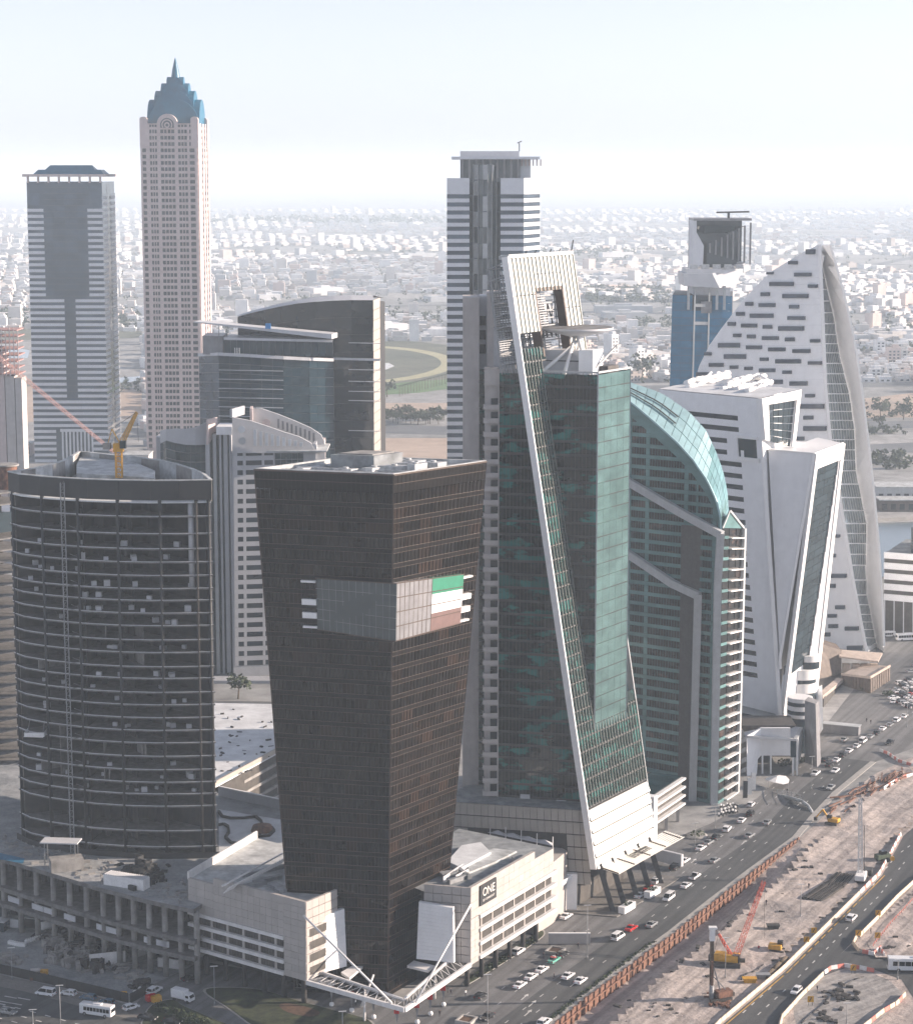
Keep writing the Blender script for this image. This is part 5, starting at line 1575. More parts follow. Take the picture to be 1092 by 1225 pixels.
for k in range(4):
 u=cu[0]+(cu[1]-cu[0])*(k+.3)/4;m=MB();p=fP.p(u,2/ny,-1.5);m.tube(p,fP.p(u,4/ny,-1.5),.5,.5,8);m.build('column',M['pale_grey_panel'],PDm)
 # link roof terrace between the two buildings: canopy, glass balustrade, masts
zt_=17.0
tp=[G(x,y,zt_) for x,y in ((545,985),(668,1012),(678,1018),(660,1033),(640,1045),(590,1030),(545,1018))]
poly=[(p.x,p.y) for p in tp];n_=len(poly)
ar=sum(poly[i][0]*poly[(i+1)%n_][1]-poly[(i+1)%n_][0]*poly[i][1] for i in range(n_))
if ar<0:poly.reverse()
TE=thing('roof_terrace','link block with white glass-railed terrace and fabric canopy between dark and green towers','terrace',G(610,1010,0))
m=MB();m.prism(poly,0,zt_);m.build('body',M['podium_stone'],TE)
m=MB();a=G(550,1000,zt_);b_=G(655,1026,zt_)
for k in range(9):
 p=a.lerp(b_,k/9);q=a.lerp(b_,(k+.93)/9);mm=MB();mm.bar(p+Vector((0,0,.9)),q+Vector((0,0,.9)),.12,1.7);mm.build('balustrade_pane',M['white_panel'],TE)
 mm=MB();mm.bar(p,p+Vector((0,0,1.9)),.3);mm.build('balustrade_post',M['slate_glass'],TE)
a=G(550,989,zt_+3);b_=G(661,1012,zt_+3)
for k in range(6):
 p=a.lerp(b_,k/6);q=a.lerp(b_,(k+1)/6);c=(p+q)/2+Vector((0,1.5,.9));d=Vector((0,3,0));mm=MB()
 mm.add([p,q,q+d,p+d,c],[(0,1,4),(1,2,4),(2,3,4),(3,0,4)]);mm.build('canopy_panel',M['pale_grey_panel'],TE)
 mm=MB();mm.tube(q+Vector((0,0,-3)),q+Vector((0,0,2.6)),.12,.1,6);mm.build('mast',M['white_frame'],TE)
pool=[G(x,y,zt_+.05) for x,y in ((546,1014),(566,1018),(556,1026),(544,1024))]
m=MB();m.add(pool,[(3,2,1,0)]);m.build('pool',M['water'],TE)
# portal frame and connecting walls at street level
PF=thing('portal_frame','white inverted-L portal frame beside the right podium wing','portal',G(681,1068,0))
a=W(662,1062,566);b_=W(683,1047,572)
m=MB();m.bar(a,b_,1.6,1.2);m.build('beam',M['white_panel'],PF)
m=MB();m.box(b_.x-1.6,b_.y-1,0,b_.x+1.6,b_.y+1,b_.z+.6);m.build('leg',M['white_panel'],PF)
RWL=thing('ramp_wall','long low grey concrete ramp wall crossing the forecourt below the right podium wing','wall',G(680,1105,0))
m=MB();a=W(656,1092,545);b_=W(706,1105,545);a.z=1.5;b_.z=1.5;m.bar(a,b_,.5,2.8);m.build('wall',M['podium_stone'],RWL)
m=MB();m.bar(a+Vector((0,0,1.5)),b_+Vector((0,0,1.5)),.7,.2);m.build('coping',M['white_frame'],RWL)
W2_=thing('ramp_wall','pale grey low ramp wall projecting from the foot of the green tower entrance','wall',G(800,1025,0))
m=MB();a=G(783,1015,4.2);b_=G(816,1023,4.2);m.bar(a-Vector((0,0,1.6)),b_-Vector((0,0,1.6)),1.0,3.6);m.build('wall',M['pale_grey_panel'],W2_)
# awning and dark columns under the slab
AW=thing('entrance_awning','striped white sloping awning with black lettering at the foot of the green tower','awning',sp(8,ZS_B))
aT=lambda s,f:gp(a_of(ZS_B)+.6+5.2*f,s,ZS_B+.2-1.4*f)
sA,sB=S0+1.0,S1+6
m=MB()
for k in range(9):
 f=k/8;mm=MB();mm.bar(aT(sA,f),aT(sB,f),.42,.12);mm.build('slat',M['louvre_white'],AW)
for k in range(5):
 s=sA+(sB-sA)*k/4.2;mm=MB();mm.bar(aT(s,0)+Vector((0,0,.12)),aT(s,1)+Vector((0,0,.12)),.3);mm.build('rib',M['bronze_line'],AW)
mm=MB();mm.add([aT(sA,.05)-Vector((0,0,.2)),aT(S1-1,.05)-Vector((0,0,.2)),aT(S1-1,.97)-Vector((0,0,.2)),aT(sA,.97)-Vector((0,0,.2))],[(3,2,1,0)]);mm.build('soffit_sheet',M['louvre_white'],AW)
# dark strokes of the (illegible) arabic and latin sign
mm=MB();rs=random.Random(4)
for k in range(11):
 s=sA+13.5+k*.95;h=rs.uniform(.8,1.6) if k>2 else 2.2
 p=aT(s,.62-h*.16)+Vector((0,0,.3));mm.bar(p,aT(s+rs.uniform(-.2,.4),.66)+Vector((0,0,.3)),.3,.1)
mm.bar(aT(sA+16,.36)+Vector((0,0,.34)),aT(sA+23.5,.36)+Vector((0,0,.34)),.7,.1)
mm.build('lettering',M['band_black'],AW)
for k,s in enumerate((S0+1.5,S0+8,S0+15.5,S0+23,S0+30)):
 mm=MB();b0=gp(a_of(ZS_B)+4.2,s,0);t0_=gp(a_of(ZS_B)+.2,s,ZS_B+1)
 mm.bar(b0,t0_,1.5,1.2);mm.build('raking_column',M['steel_dark'],GT)
lo=[gp(-GW1+2,24,0),gp(a_of(ZS_B)-7,24,0),gp(a_of(ZS_B)-7,S0+4,0),gp(-GW1+2,S0+4,0)]
m=MB();m.hexa(lo+[Vector((p.x,p.y,7)) for p in lo]);m.build('lobby',M['screen'],PDm)
m=MB();lo=[gp(-GW1-10,30,0),gp(a_of(0)+5,27,0),gp(a_of(0)+5.5,S0-3,0),gp(-GW1-10,S0-2,0)]
m.hexa([p+Vector((0,0,.03)) for p in lo]+[p+Vector((0,0,.3)) for p in lo]);o=m.build('paved_terrace',M['paving'],kind='structure')
for k,s in enumerate((S0+3,S0+18)):
 p=gp(a_of(0)+5.4,s,0);m=MB();m.obox((p.x,p.y),(e2.x,e2.y),3.2,1.0,.3,2.1)
 o=m.build('planter',M['white_panel'],loc=(p.x,p.y,.3));tag(o,'white rectangular planter box between the dark raking columns, %s'%('nearer one' if k==0 else 'farther one'),'planter')
 m=MB();clump(m,(p.x,p.y,2.2),1.6,40,.4,RN,.3);m.build('planting',M['leaf'],o,off=(p.x,p.y,.3))
 # ------------------------------------------------------------------ sail-shaped glass tower with the curved roof
YS=672.0
ST=thing('sail_tower','blue green glass tower with a curved sail roof and two sloping grey beams','tower',W(810,985,YS))
def SY(px):return YS+(862-px)*.18
def sw(px,py,dy=0.0):return W(px,py,SY(px)+dy)
arc_lo=[(735,470),(754,481),(779,502),(809,529),(829,551),(846,576),(856,598),(861,618),(862,634)]
arc_hi=[(735,452),(754,457),(792,470),(824,492),(844,514),(856,539),(865,564),(870,588),(871.5,611)]
# body as vertical strips under the arc
fz=lambda x:next((arc_lo[i][1]+(arc_lo[i+1][1]-arc_lo[i][1])*(x-arc_lo[i][0])/(arc_lo[i+1][0]-arc_lo[i][0]) for i in range(len(arc_lo)-1) if arc_lo[i][0]<=x<=arc_lo[i+1][0]),634)
xs_=[735+(862-735)*i/30 for i in range(31)]
top=[W(x,fz(x),SY(x)) for x in xs_]
DEP=Vector((1.5,13,0))
m=MB()
for i in range(30):
 a,b_=top[i],top[i+1];a0=Vector((a.x,a.y,0));b0=Vector((b_.x,b_.y,0));n_=Vector((.3,1,0)).normalized()*.4
 m.add([a0+n_,b0+n_,b_+n_ ,a+n_,a0+DEP,b0+DEP,b_+DEP,a+DEP],[(0,1,2,3),(5,4,7,6),(3,2,6,7),(1,5,6,2),(0,3,7,4)])
m.build('body',M['steel_dark'],ST)
# face grid: floor rows and window bays; each cell either teal spandrel skin or dark window
FHs=3.42
facP=[];facW=[];beams=[]
A0,B0=top[0],top[-1]
Lx=(Vector((B0.x,B0.y,0))-Vector((A0.x,A0.y,0)))
ztopm=max(p.z for p in top)
fcS=Fc(Vector((A0.x,A0.y,0)),Vector((B0.x,B0.y,0)),Vector((B0.x,B0.y,ztopm)),Vector((A0.x,A0.y,ztopm)))
def topz(u):
 f=u*30;i=max(0,min(29,int(f)));return top[i].z+(top[i+1].z-top[i].z)*(f-i)
nfl=int(ztopm/FHs)
bayu=[0,.06,.13,.17,.23,.30,.34,.41,.48,.53,.60,.66,.70,.77,.79,.85,.92,.96,1.0]
skin=[];wins=[]
for f in range(nfl):
 z0=f*FHs;
 for k in range(len(bayu)-1):
  u0,u1=bayu[k],bayu[k+1]
  zt=min(topz(u0),topz(u1))
  if z0+.6>zt:continue
  z1=min(z0+FHs,zt)
  top_=min(topz(u0),topz(u1))
  skin.append((u0+.001,u1-.001,z0+.03,min(z0+1.25,z1)-.02))
  wide=(u1-u0)>.05
  if z1-z0>FHs*.9:
   (wins if wide else skin).append((u0+.002,u1-.002,z0+1.3,z1-.03))
H_=fcS.h
pieces('window',M['sail_window'],ST,[fcS.hx(a,b_,c/H_,d/H_,-.3,.02,.02) for a,b_,c,d in wins])
mbh('spandrel_field',M['sail_glass'],ST,[fcS.hx(a,b_,c/H_,d/H_,-.3,.1) for a,b_,c,d in skin],kind='stuff')
# wedge fill below the arc
m=MB()
for i in range(30):
 a,b_=top[i],top[i+1];m.add([a+Vector((0,-.12,-4.6)),b_+Vector((0,-.12,-4.6)),b_+Vector((0,-.12,0)),a+Vector((0,-.12,0))],[(0,1,2,3)])
m.build('top_glazing',M['sail_glass'],ST)
mul=[]
for k in range(40):
 u=(k+.5)/40;mul.append(fcS.hx(u-.0006,u+.0006,0,topz(u)/H_,.02,.11))
mbh('mullion_field',M['sail_glass'],ST,mul,kind='stuff')
# curved roof strip
ns=26
def arc_at(A,t):
 f=t*(len(A)-1);i=min(int(f),len(A)-2);f-=i;return (A[i][0]+(A[i+1][0]-A[i][0])*f,A[i][1]+(A[i+1][1]-A[i][1])*f)
lo_=[];hi_=[]
for k in range(ns+1):
 a=arc_at(arc_lo,k/ns);b_=arc_at(arc_hi,k/ns)
 P0=W(a[0],a[1],SY(a[0])-.3);P1=W(b_[0],b_[1],SY(a[0])+15-11*max(0,(k/ns-.75))*4*.6);lo_.append(P0);hi_.append(P1)
roofh=[]
for k in range(ns):
 n_=(lo_[k+1]-lo_[k]).cross(hi_[k]-lo_[k]).normalized()
 if n_.z<0:n_=-n_
 for j in range(3):
  f0,f1=j/3+.01,(j+1)/3-.01
  g0,g1=.03,.97
  q=[lo_[k].lerp(hi_[k],f0).lerp(lo_[k+1].lerp(hi_[k+1],f0),g0),lo_[k].lerp(hi_[k],f0).lerp(lo_[k+1].lerp(hi_[k+1],f0),g1),lo_[k].lerp(hi_[k],f1).lerp(lo_[k+1].lerp(hi_[k+1],f1),g1),lo_[k].lerp(hi_[k],f1).lerp(lo_[k+1].lerp(hi_[k+1],f1),g0)]
  q=[q[3],q[2],q[1],q[0]]
  roofh.append([p-n_*.3 for p in q]+[p+n_*.0 for p in q])
nr_=len(roofh)
pieces('roof_panel',[M['sail_roof'],M['sail_glass']],ST,roofh,alt=lambda i:1 if i>=nr_*.60 else 0)
m=MB()
for k in range(ns):
 m.bar(lo_[k]+Vector((0,-.1,.1)),lo_[k+1]+Vector((0,-.1,.1)),.55);
m.build('roof_edge',M['sail_roof'],ST)
m=MB();m.add([p for k in range(ns+1) for p in (lo_[k]-Vector((0,0,.5)),hi_[k]-Vector((0,0,.5)))],[(2*k,2*k+1,2*k+3,2*k+2) for k in range(ns)]);m.build('roof_underlay',M['sail_glass'],ST)
for (j0) in (.40,.62):
 m=MB()
 for k in range(3,9):m.bar(lo_[k].lerp(hi_[k],j0)+Vector((0,0,.5)),lo_[k+1].lerp(hi_[k+1],j0)+Vector((0,0,.5)),.35)
 m.build('cleaning_rail',M['steel_dark'],ST)
 # grey beams
def beam(pts,dy,w,d,nm='beam'):
 m=MB()
 for i in range(len(pts)-1):
  a=sw(*pts[i],dy);b_=sw(*pts[i+1],dy);m.bar(a,b_,w,d)
 return m.build(nm,M['grey_trim'],ST)
beam([(742,570),(752,576.5),(812,612),(863,640)],-1.6,2.0,2.4)
beam([(861.5,638),(858,700),(853,988)],-1.6,2.3,2.2)
beam([(742,657),(752,663),(804,698),(836,713)],-1.6,2.0,2.4)
beam([(834.5,711),(832,800),(827,990)],-1.6,2.3,2.2)
# side face with balconies
sA_=W(864,640,YS+1);sB_=W(886,629,YS+14)
fs2=Fc(Vector((W(860,900,YS).x,YS+.5,0)),Vector((W(881,900,YS+14).x,YS+14,0)),Vector((W(888,640,YS+14).x,YS+14,W(888,632,YS+14).z)),Vector((W(864,640,YS).x,YS+.5,W(864,632,YS).z)))
m=MB();m.hexa(fs2.hx(0,1,0,1,-14,-.6));m.build('side_body',M['steel_dark'],ST)
nfl=int(fs2.h/FHs)
hsW=[];
for f in range(nfl):
 for k in range(3):hsW.append(fs2.hx(k/3+.02,(k+1)/3-.02,(f+.3)/nfl,(f+.97)/nfl,-.6,0,.02))
pieces('side_window',M['sail_window'],ST,hsW)
for f in range(nfl):
 m=MB();m.hexa(fs2.hx(.33,.97,(f+.02)/nfl,(f+.12)/nfl,-.5,1.1));m.build('balcony_slab',M['white_frame'],ST)
 m=MB();m.hexa(fs2.hx(.0,.30,(f)/nfl,(f+.28)/nfl,-.5,.1));m.build('side_spandrel',M['sail_glass'],ST)
m=MB();m.hexa(fs2.hx(.97,1.06,0,1.0,-1,.9));m.build('side_pier',M['grey_trim'],ST)
tipa=W(872.5,611,YS+3);ta=fs2.p(0,1,0);tb=fs2.p(1.04,1,0)
m=MB();m.add([ta,tb,tipa,ta+Vector((2,9,0)),tb+Vector((0,6,0))],[(0,1,2),(1,4,2),(4,3,2),(3,0,2)]);m.build('side_gable',M['sail_glass'],ST)
m=MB();m.bar(tipa,tb,.7);m.bar(tipa,ta,.5);m.build('gable_edge',M['grey_trim'],ST)
# podium link left of the sail tower, with white fins
PL=thing('parking_podium','low podium with four slanted white fins between the green tower and sail tower','podium',W(800,990,640))
pa,pb_=W(783,960,634),W(818,931,655)
zA=pa.z
fq=Fc(Vector((pa.x,pa.y,5)),Vector((pb_.x,pb_.y,5)),Vector((pb_.x,pb_.y,zA+2)),Vector((pa.x,pa.y,zA+2)))
m=MB();m.hexa(fq.hx(0,1,0,1,-12,-.8));m.build('body',M['screen'],PL)
for k in range(4):
 m=MB();m.hexa(fq.hx(0,1,.02+k*.3,.09+k*.3,-.8,.6));m.build('white_fin',M['podium_white'],PL)
m=MB();m.hexa(fq.hx(-.12,.0,-.5,1.05,-2,.9));m.build('white_pier',M['white_panel'],PL)
m=MB();m.hexa(fq.hx(0,1,1.0,1.02,-11,-1));m.build('roof_deck',M['teal_glass'],PL)
for k in range(3):
 m=MB();p=fq.p(.1+k*.4,0,-1);m.bar((p.x,p.y,0),p,.9);m.build('column',M['podium_stone'],PL)
 # red shop sign
SG=thing('shop_sign','red illuminated-looking shop sign panel at the foot of the sail tower','sign',W(840,978,YS-1))
SG['label']='red shop sign panels at the foot of the sail tower'
a=W(834,981,YS-2);m=MB();m.box(a.x,YS-3,a.z-1.2,W(849,981,YS-2).x,YS-2.2,a.z+1.6);m.build('board',M['car_red'],SG)
m=MB();m.box(a.x+.3,YS-3,a.z-3.4,W(846,981,YS-2).x,YS-2.4,a.z-1.5);m.build('board',M['car_red'],SG)
m=MB();m.box(W(850,981,YS).x-.3,YS-3,a.z-3.2,W(854,981,YS).x,YS-2.4,a.z-1.5);m.build('white_box',M['white_panel'],SG)
# ------------------------------------------------------------------ white folded tower
YW=760.0
WT=thing('white_tower','white folded office tower with slot windows and two framed dark glass recesses','tower',W(925,870,YW))
def quadf(pts):return Fc(*[W(x,y,Y) for x,y,Y in pts])
# block A
A_tl,A_tr=W(788,466,YW+28),W(908,477,YW)
A_br=W(933,863,YW-6);A_bl=W(868,852,YW+14)
kz=lambda top_,bot,z:top_+(bot-top_)*((top_.z-z)/(top_.z-bot.z))
A_bl2=Vector((A_tl.x+8,A_tl.y,A_br.z));nA=(A_tr-A_tl).cross(A_br-A_tl);A_bl2.y=A_tl.y-(nA.x*(A_bl2.x-A_tl.x)+nA.z*(A_bl2.z-A_tl.z))/nA.y
fA=Fc(A_bl2,A_br,A_tr,A_tl)
A_r=W(955.5,466,YW+12)
A_rb=W(945,535,YW+9)
m=MB();dA=Vector((2,20,0))
bk_=[A_tl+Vector((14,26,0)),A_r]
m.add([A_bl2,A_br,A_tr,A_tl,A_bl2+Vector((14,26,0)),A_br+Vector((3,16,0)),A_r+Vector((-5,8,0)),A_tl+Vector((14,26,0))],[(0,1,2,3),(1,5,6,2),(5,4,7,6),(4,0,3,7),(3,2,6,7)])
m.build('body',M['white_panel'],WT)
# facade panels of A between rows of slots
slots=[(795,882,493.2,501.8),(795,883,506.8,515.4),(795,869,521.6,527.8),(795,869,535.2,541.4),(795,886.5,549.5,556),(795,887,562.6,570.2),(795,888,576,583.4),(795,889,590.5,597.1),(795,889.5,604.4,610.6),(795,891,618.5,623.5),(886,891.5,631.7,637.4),(886,892.2,645,650.3),(886,892.7,658.5,664.5),(886,893.7,672,678),(886,895.2,685,691.3)]
for k,xr in enumerate((896.7,898,899,900.2,901,902.5,904,904.6,905.4)):
 y0=698.7+13.1*k+.5;slots.append((884.5-k*.1,xr,y0,y0+5.9))
slh=[];sl_uv=[]
for (x0,x1,y0,y1) in slots:
 yc=(y0+y1)/2;u0,_v=on_face(fA,x0,yc);u1,_v=on_face(fA,x1,yc);v0=on_face(fA,(x1*2+x0)/3,yc+2.8)[1];v1=on_face(fA,(x1*2+x0)/3,yc-2.8)[1];sl_uv.append(((u0,v0),(u1,v1)))
 slh.append(fA.hx(u0,u1,v0,v1,-.2,.05))
pieces('slot_window',M['win_dark'],WT,slh)
hsP=[];NX,NY=14,34
pan=[]
for j in range(NY):
 for i in range(NX):
  pan.append(fA.hx(i/NX+.0006,(i+1)/NX-.0006,j/NY+.0004,(j+1)/NY-.0004,.0,.03,.008))
  # panels only where no slot runs
keep=[]
for j in range(NY):
 for i in range(NX):
  uc0,uc1,vc0,vc1=i/NX,(i+1)/NX,j/NY,(j+1)/NY
  if any(not (b_[0]<uc0 or a[0]>uc1 or b_[1]<vc0 or a[1]>vc1) for a,b_ in sl_uv):continue
  keep.append(pan[j*NX+i])
pieces('cladding_panel',M['white_panel'],WT,keep)
# recess notch with teal back
u0,v0=on_face(fA,884,546);u1,v1=on_face(fA,904,526)
m=MB();m.hexa(fA.hx(u0,u1,v0,v1,-.2,.12));m.build('terrace_recess',M['teal_glass'],WT)
m=MB();m.hexa(fA.hx(u0-.01,u1+.02,v0-.012,v0,-.2,.8));m.hexa(fA.hx(u0-.012,u0,v0,v1,-.2,.6));m.hexa(fA.hx(u0-.01,u1+.02,v1,v1+.008,-.2,.6));m.build('recess_frame',M['white_frame'],WT)
m=MB();m.hexa(fA.hx(u0+.02,u0+.05,v0,v0+.02,.13,.3));m.build('recess_door',M['white_frame'],WT)
# framed right face of A
fA2=Fc(W(912,526,YW-1),W(947.5,535,YW+10),W(955.5,466,YW+12.5),W(908,477,YW-.3))
m=MB();m.hexa(fA2.hx(0,.20,-.0,1,-1.5,.5));m.build('recess_side',M['white_frame'],WT)
def frame(root,fc,l,r,t,b_,o0,o1,mat='white_frame',nm='frame_bar'):
 for (a,b2,c,d) in ((0,l,0,1),(1-r,1,0,1),(l,1-r,1-t,1),(l,1-r,0,b_)):
  if b2-a<=0 or d-c<=0:continue
  m=MB();m.hexa(fc.hx(a,b2,c,d,o0,o1));m.build(nm,M[mat],root)
frame(WT,fA2,.05,.10,.17,.0,.5,1.2)
pieces('recess_pane',M['slate_glass'],WT,[fA2.hx(.20+.72*i/5,.20+.72*(i+1)/5-.01,j/6*.83,(j+1)/6*.83-.01,-.4,.1,.05) for i in range(5) for j in range(6)])
# roof machinery of A: wrapped white pipes
def roofpt(px,py):return G(px,py,A_tr.z)
m=MB();m.add([A_tl+Vector((0,0,.25)),A_tr+Vector((0,0,.25)),A_r+Vector((0,0,.25)),A_tl+Vector((14,26,.25))],[(0,1,2,3)]);m.build('roof_deck',M['roof_white'],WT)
rr2=random.Random(21)
for (x0,y0,x1,y1,r) in ((820,463,868,453,1.0),(822,467,872,457,.8),(868,466,905,456,1.1),(872,462,915,455,1.0),(880,471,918,461,1.0),(893,473,921,464,.9),(855,455,870,451,1.2),(862,470,890,465,.9),(905,456,922,463,.8),(830,460,850,452,.5)):
 a,b_=roofpt(x0,y0),roofpt(x1,y1);m=MB();pr=a+Vector((0,0,1.5));
 for k in range(1,6):
  q=a.lerp(b_,k/5)+Vector((rr2.uniform(-.4,.4),rr2.uniform(-1,1),1.5+rr2.uniform(-.3,.8)));m.tube(pr,q,r,r,8);pr=q
 m.build('wrapped_duct',M['white_paint'],WT)
 # block B: big folded leaf and its framed right face
B_tl,B_tr=W(918.5,538,YW+2),W(973.5,542.5,YW-4);B_b=W(932.5,787,YW-9)
fB=Fc(B_b+Vector((-.4,0,0)),B_b+Vector((.4,0,0)),B_tr,B_tl)
m=MB();m.add([B_b,B_tr,B_tl],[(0,1,2)]);m.build('folded_leaf',M['white_panel'],WT)
B_r=W(1008,530,YW+12);B_rb=W(974.5,827,YW+4);B_bb=W(937,858,YW-10)
m=MB();m.add([B_tl,B_tr,B_r,W(951,528,YW+20),W(922,534,YW+12)],[(0,1,2,3,4)]);m.build('leaf_roof',M['white_panel'],WT)
m=MB();m.bar(B_tl,B_tr,.6);m.bar(B_tr,B_r,.6);m.build('roof_edge',M['white_frame'],WT)
fB2=Fc(W(933,862,YW-10),W(975,827,YW+4),B_r,B_tr)
# closing body behind
m=MB();q=[fB2.p(0,0,-.6),fB2.p(1,0,-.6),fB2.p(1,1,-.6),fB2.p(0,1,-.6)];back_=[p+Vector((-6,16,0)) for p in q]
m.add(q+back_,[(0,1,2,3),(1,5,6,2),(5,4,7,6),(3,2,6,7)]);m.build('rear_body',M['white_panel'],WT)
# right face: frame, stepped inner reveal, dark panes
def bar3(name,pts,w,d,mat,root=WT):
 m=MB()
 for i in range(len(pts)-1):m.bar(pts[i],pts[i+1],w,d)
 return m.build(name,M[mat],root)
vb=.16
m=MB();m.hexa([fB2.p(0,0,-.5),fB2.p(.075,0,-.5),fB2.p(.075,0,1.0),fB2.p(0,0,1.0),fB2.p(0,1,-.5),fB2.p(.10,1,-.5),fB2.p(.10,1,1.0),fB2.p(0,1,1.0)]);m.build('frame_bar',M['white_frame'],WT)
m=MB();m.hexa(fB2.hx(.90,1,0,1,-.5,1.0));m.build('frame_bar',M['white_frame'],WT)
m=MB();m.hexa(fB2.hx(.075,.90,.94,1,-.5,1.0));m.build('frame_bar',M['white_frame'],WT)
m=MB();m.hexa(fB2.hx(.0,1,-.035,.03,-.5,1.2));m.build('frame_bar',M['white_frame'],WT)
hsW=[];steps=13
for j in range(steps):
 v0_,v1_=vb+(.94-vb)*j/steps,vb+(.94-vb)*(j+1)/steps
 ur=.66+.20*(j/steps) if j<steps-3 else .86
 ur=.64+.018*j
 for i in range(4):
  for q in range(2):
   va=v0_+(v1_-v0_)*q/2;vbb=v0_+(v1_-v0_)*(q+1)/2
   hsW.append(fB2.hx(.10+(ur-.10)*i/4+.002,.10+(ur-.10)*(i+1)/4-.002,va+.0008,vbb-.0008,-.5,.1,.03))
 m=MB();m.hexa(fB2.hx(ur,.90,v0_,v1_,-.5,.6));m.build('stepped_reveal',M['pale_grey_panel'],WT)
pieces('glass_pane',M['slate_glass'],WT,hsW)
m=MB();m.hexa(fB2.hx(.08,.9,.03,vb,-2.5,-.4));m.build('balcony_recess',M['white_panel'],WT)
dc=fB2.p(.66,.10,-.5)
for k,(z,h,r,mt) in enumerate(((-9,3.2,5.6,'slate_glass'),(-5.8,3.4,6.0,'white_frame'),(-2.4,1.5,5.6,'slate_glass'),(-.9,3.6,6.0,'white_frame'),(2.7,2.6,4.2,'slate_glass'),(5.3,2.2,4.4,'white_frame'))):
 m=MB();m.lathe([(r,0),(r,h)],28,(dc.x-(1.5 if k<4 else -1),dc.y+2,dc.z+z));m.build('balcony_drum',M[mt],WT)
m=MB();a=fB2.p(.06,.1,.3);b_=Vector((dc.x-6,dc.y,dc.z+1));m.bar(a,b_,.8,3.4);m.build('balcony_arm',M['white_frame'],WT)
# edge ribs of the V
bar3('fold_edge',[W(912.5,548,YW-1),W(933,862,YW-10)],1.3,1.6,'white_frame')
bar3('fold_edge',[B_tr,B_b,W(933,800,YW-9)],.9,1.0,'white_frame')
# undercroft and front white podium boxes
WP_=thing('white_podium','white cubic podium boxes on slim posts below the folded tower','podium',W(920,930,715))
def wq(name,pts,mat,off,root=WP_,label=None):
 P=[W(*p) for p in pts];m=MB();m.extr(P,off);return m.build(name,M[mat],root,label=label)
wq('wall_panel',[(893,935,705),(893,880,705),(910,871,708),(910,904,708),(906,908,708),(905,926,706)],'white_panel',(0,1.2,0))
wq('wall_panel',[(910,904,708),(910,871,708),(945,871,706),(945,904,706)],'white_panel',(0,1.2,0))
wq('glazed_corner',[(945,906,706),(945,884,706),(952.5,884,706),(952.5,906,706)],'wing_glass',(0,2,0))
wq('side_panel',[(953,922,706),(953,884,706),(960,870,716),(958.5,900,716)],'grey_trim',(-1,.6,0))
wq('roof_deck',[(893,880,705),(953,884,706),(960,870,718),(910,866,740),(880,872,740)],'pale_grey_panel',(0,0,-.8))
wq('body',[(885,905,722),(885,868,722),(952,868,722),(952,905,722)],'screen',(0,14,0))
for (x,y0,y1,Y) in ((911.5,922,904,708),(921.5,923,904,708),(948,927,906,706),(953,921,884,706)):
 m=MB();a=W(x,y0,Y);b_=W(x,y1,Y);m.bar((a.x,a.y,0),(b_.x,b_.y,b_.z),.55);m.build('post',M['white_frame'],WP_)
for k in range(4):
 m=MB();a=W(881,890+k*12,712);b_=W(892,884+k*12,706);m.bar(a,b_,.8,1.3);m.build('white_band',M['podium_white'],WP_)
m=MB();a=W(878,900,716);b_=W(893,900,708);m.box(a.x,709,0,b_.x,722,W(885,880,712).z);m.build('side_body',M['beige_stone'],WP_)
wq('undercroft',[(885,868,742),(885,852,742),(933,864,742),(933,868,742)],'win_dark',(0,12,0),WT)
m=MB();m.prism([(W(884,870,745).x,745),(W(965,870,735).x,735),(W(975,870,775).x,775),(W(890,870,780).x,780)],0,W(930,866,748).z);m.build('lower_body',M['beige_stone'],WT)
# dark slab and lower drum at the base
wq('dark_pylon',[(962,912,716),(962,838,716),(975,842,712),(977,918,706)],'panel_grey',(2,5,0),WT)
dl=W(956,850,738)
for k,(z,h,mt) in enumerate(((-16,14,'slate_glass'),(-2,1.2,'white_frame'),(-.8,1.4,'slate_glass'),(.6,1.6,'white_frame'),(2.2,1.4,'slate_glass'),(3.6,1.4,'white_frame'))):
 m=MB();m.lathe([(4.4,0),(4.4,h)],24,(dl.x,dl.y,dl.z+z));m.build('base_drum',M[mt],WT)
wq('white_leg',[(944,870,738),(944,850,738),(951,846,738),(951,872,738)],'white_panel',(0,3,0),WT)
wq('white_leg',[(979,880,745),(974,826,764),(983,820,764),(984,872,745)],'white_panel',(0,1,0),WT)
tent=thing('white_canopy','small white fabric canopy on the forecourt under the white podium boxes','canopy',G(929,940,0))
a=G(929,941,0);m=MB();n8=10
ring=[(a.x+4*math.cos(t) ,a.y+5*math.sin(t),2.4+.4*math.sin(2*t)) for t in [2*math.pi*k/n8 for k in range(n8)]]
m.add(ring+[(a.x,a.y,3.6),(a.x,a.y,2.3)],[(k,(k+1)%n8,n8) for k in range(n8)]+[((k+1)%n8,k,n8+1) for k in range(n8)]);m.build('fabric',M['white_paint'],tent)
for k in (1,4,6,9):
 m=MB();m.bar((ring[k][0],ring[k][1],0),ring[k],.12);m.build('pole',M['steel_white'],tent)
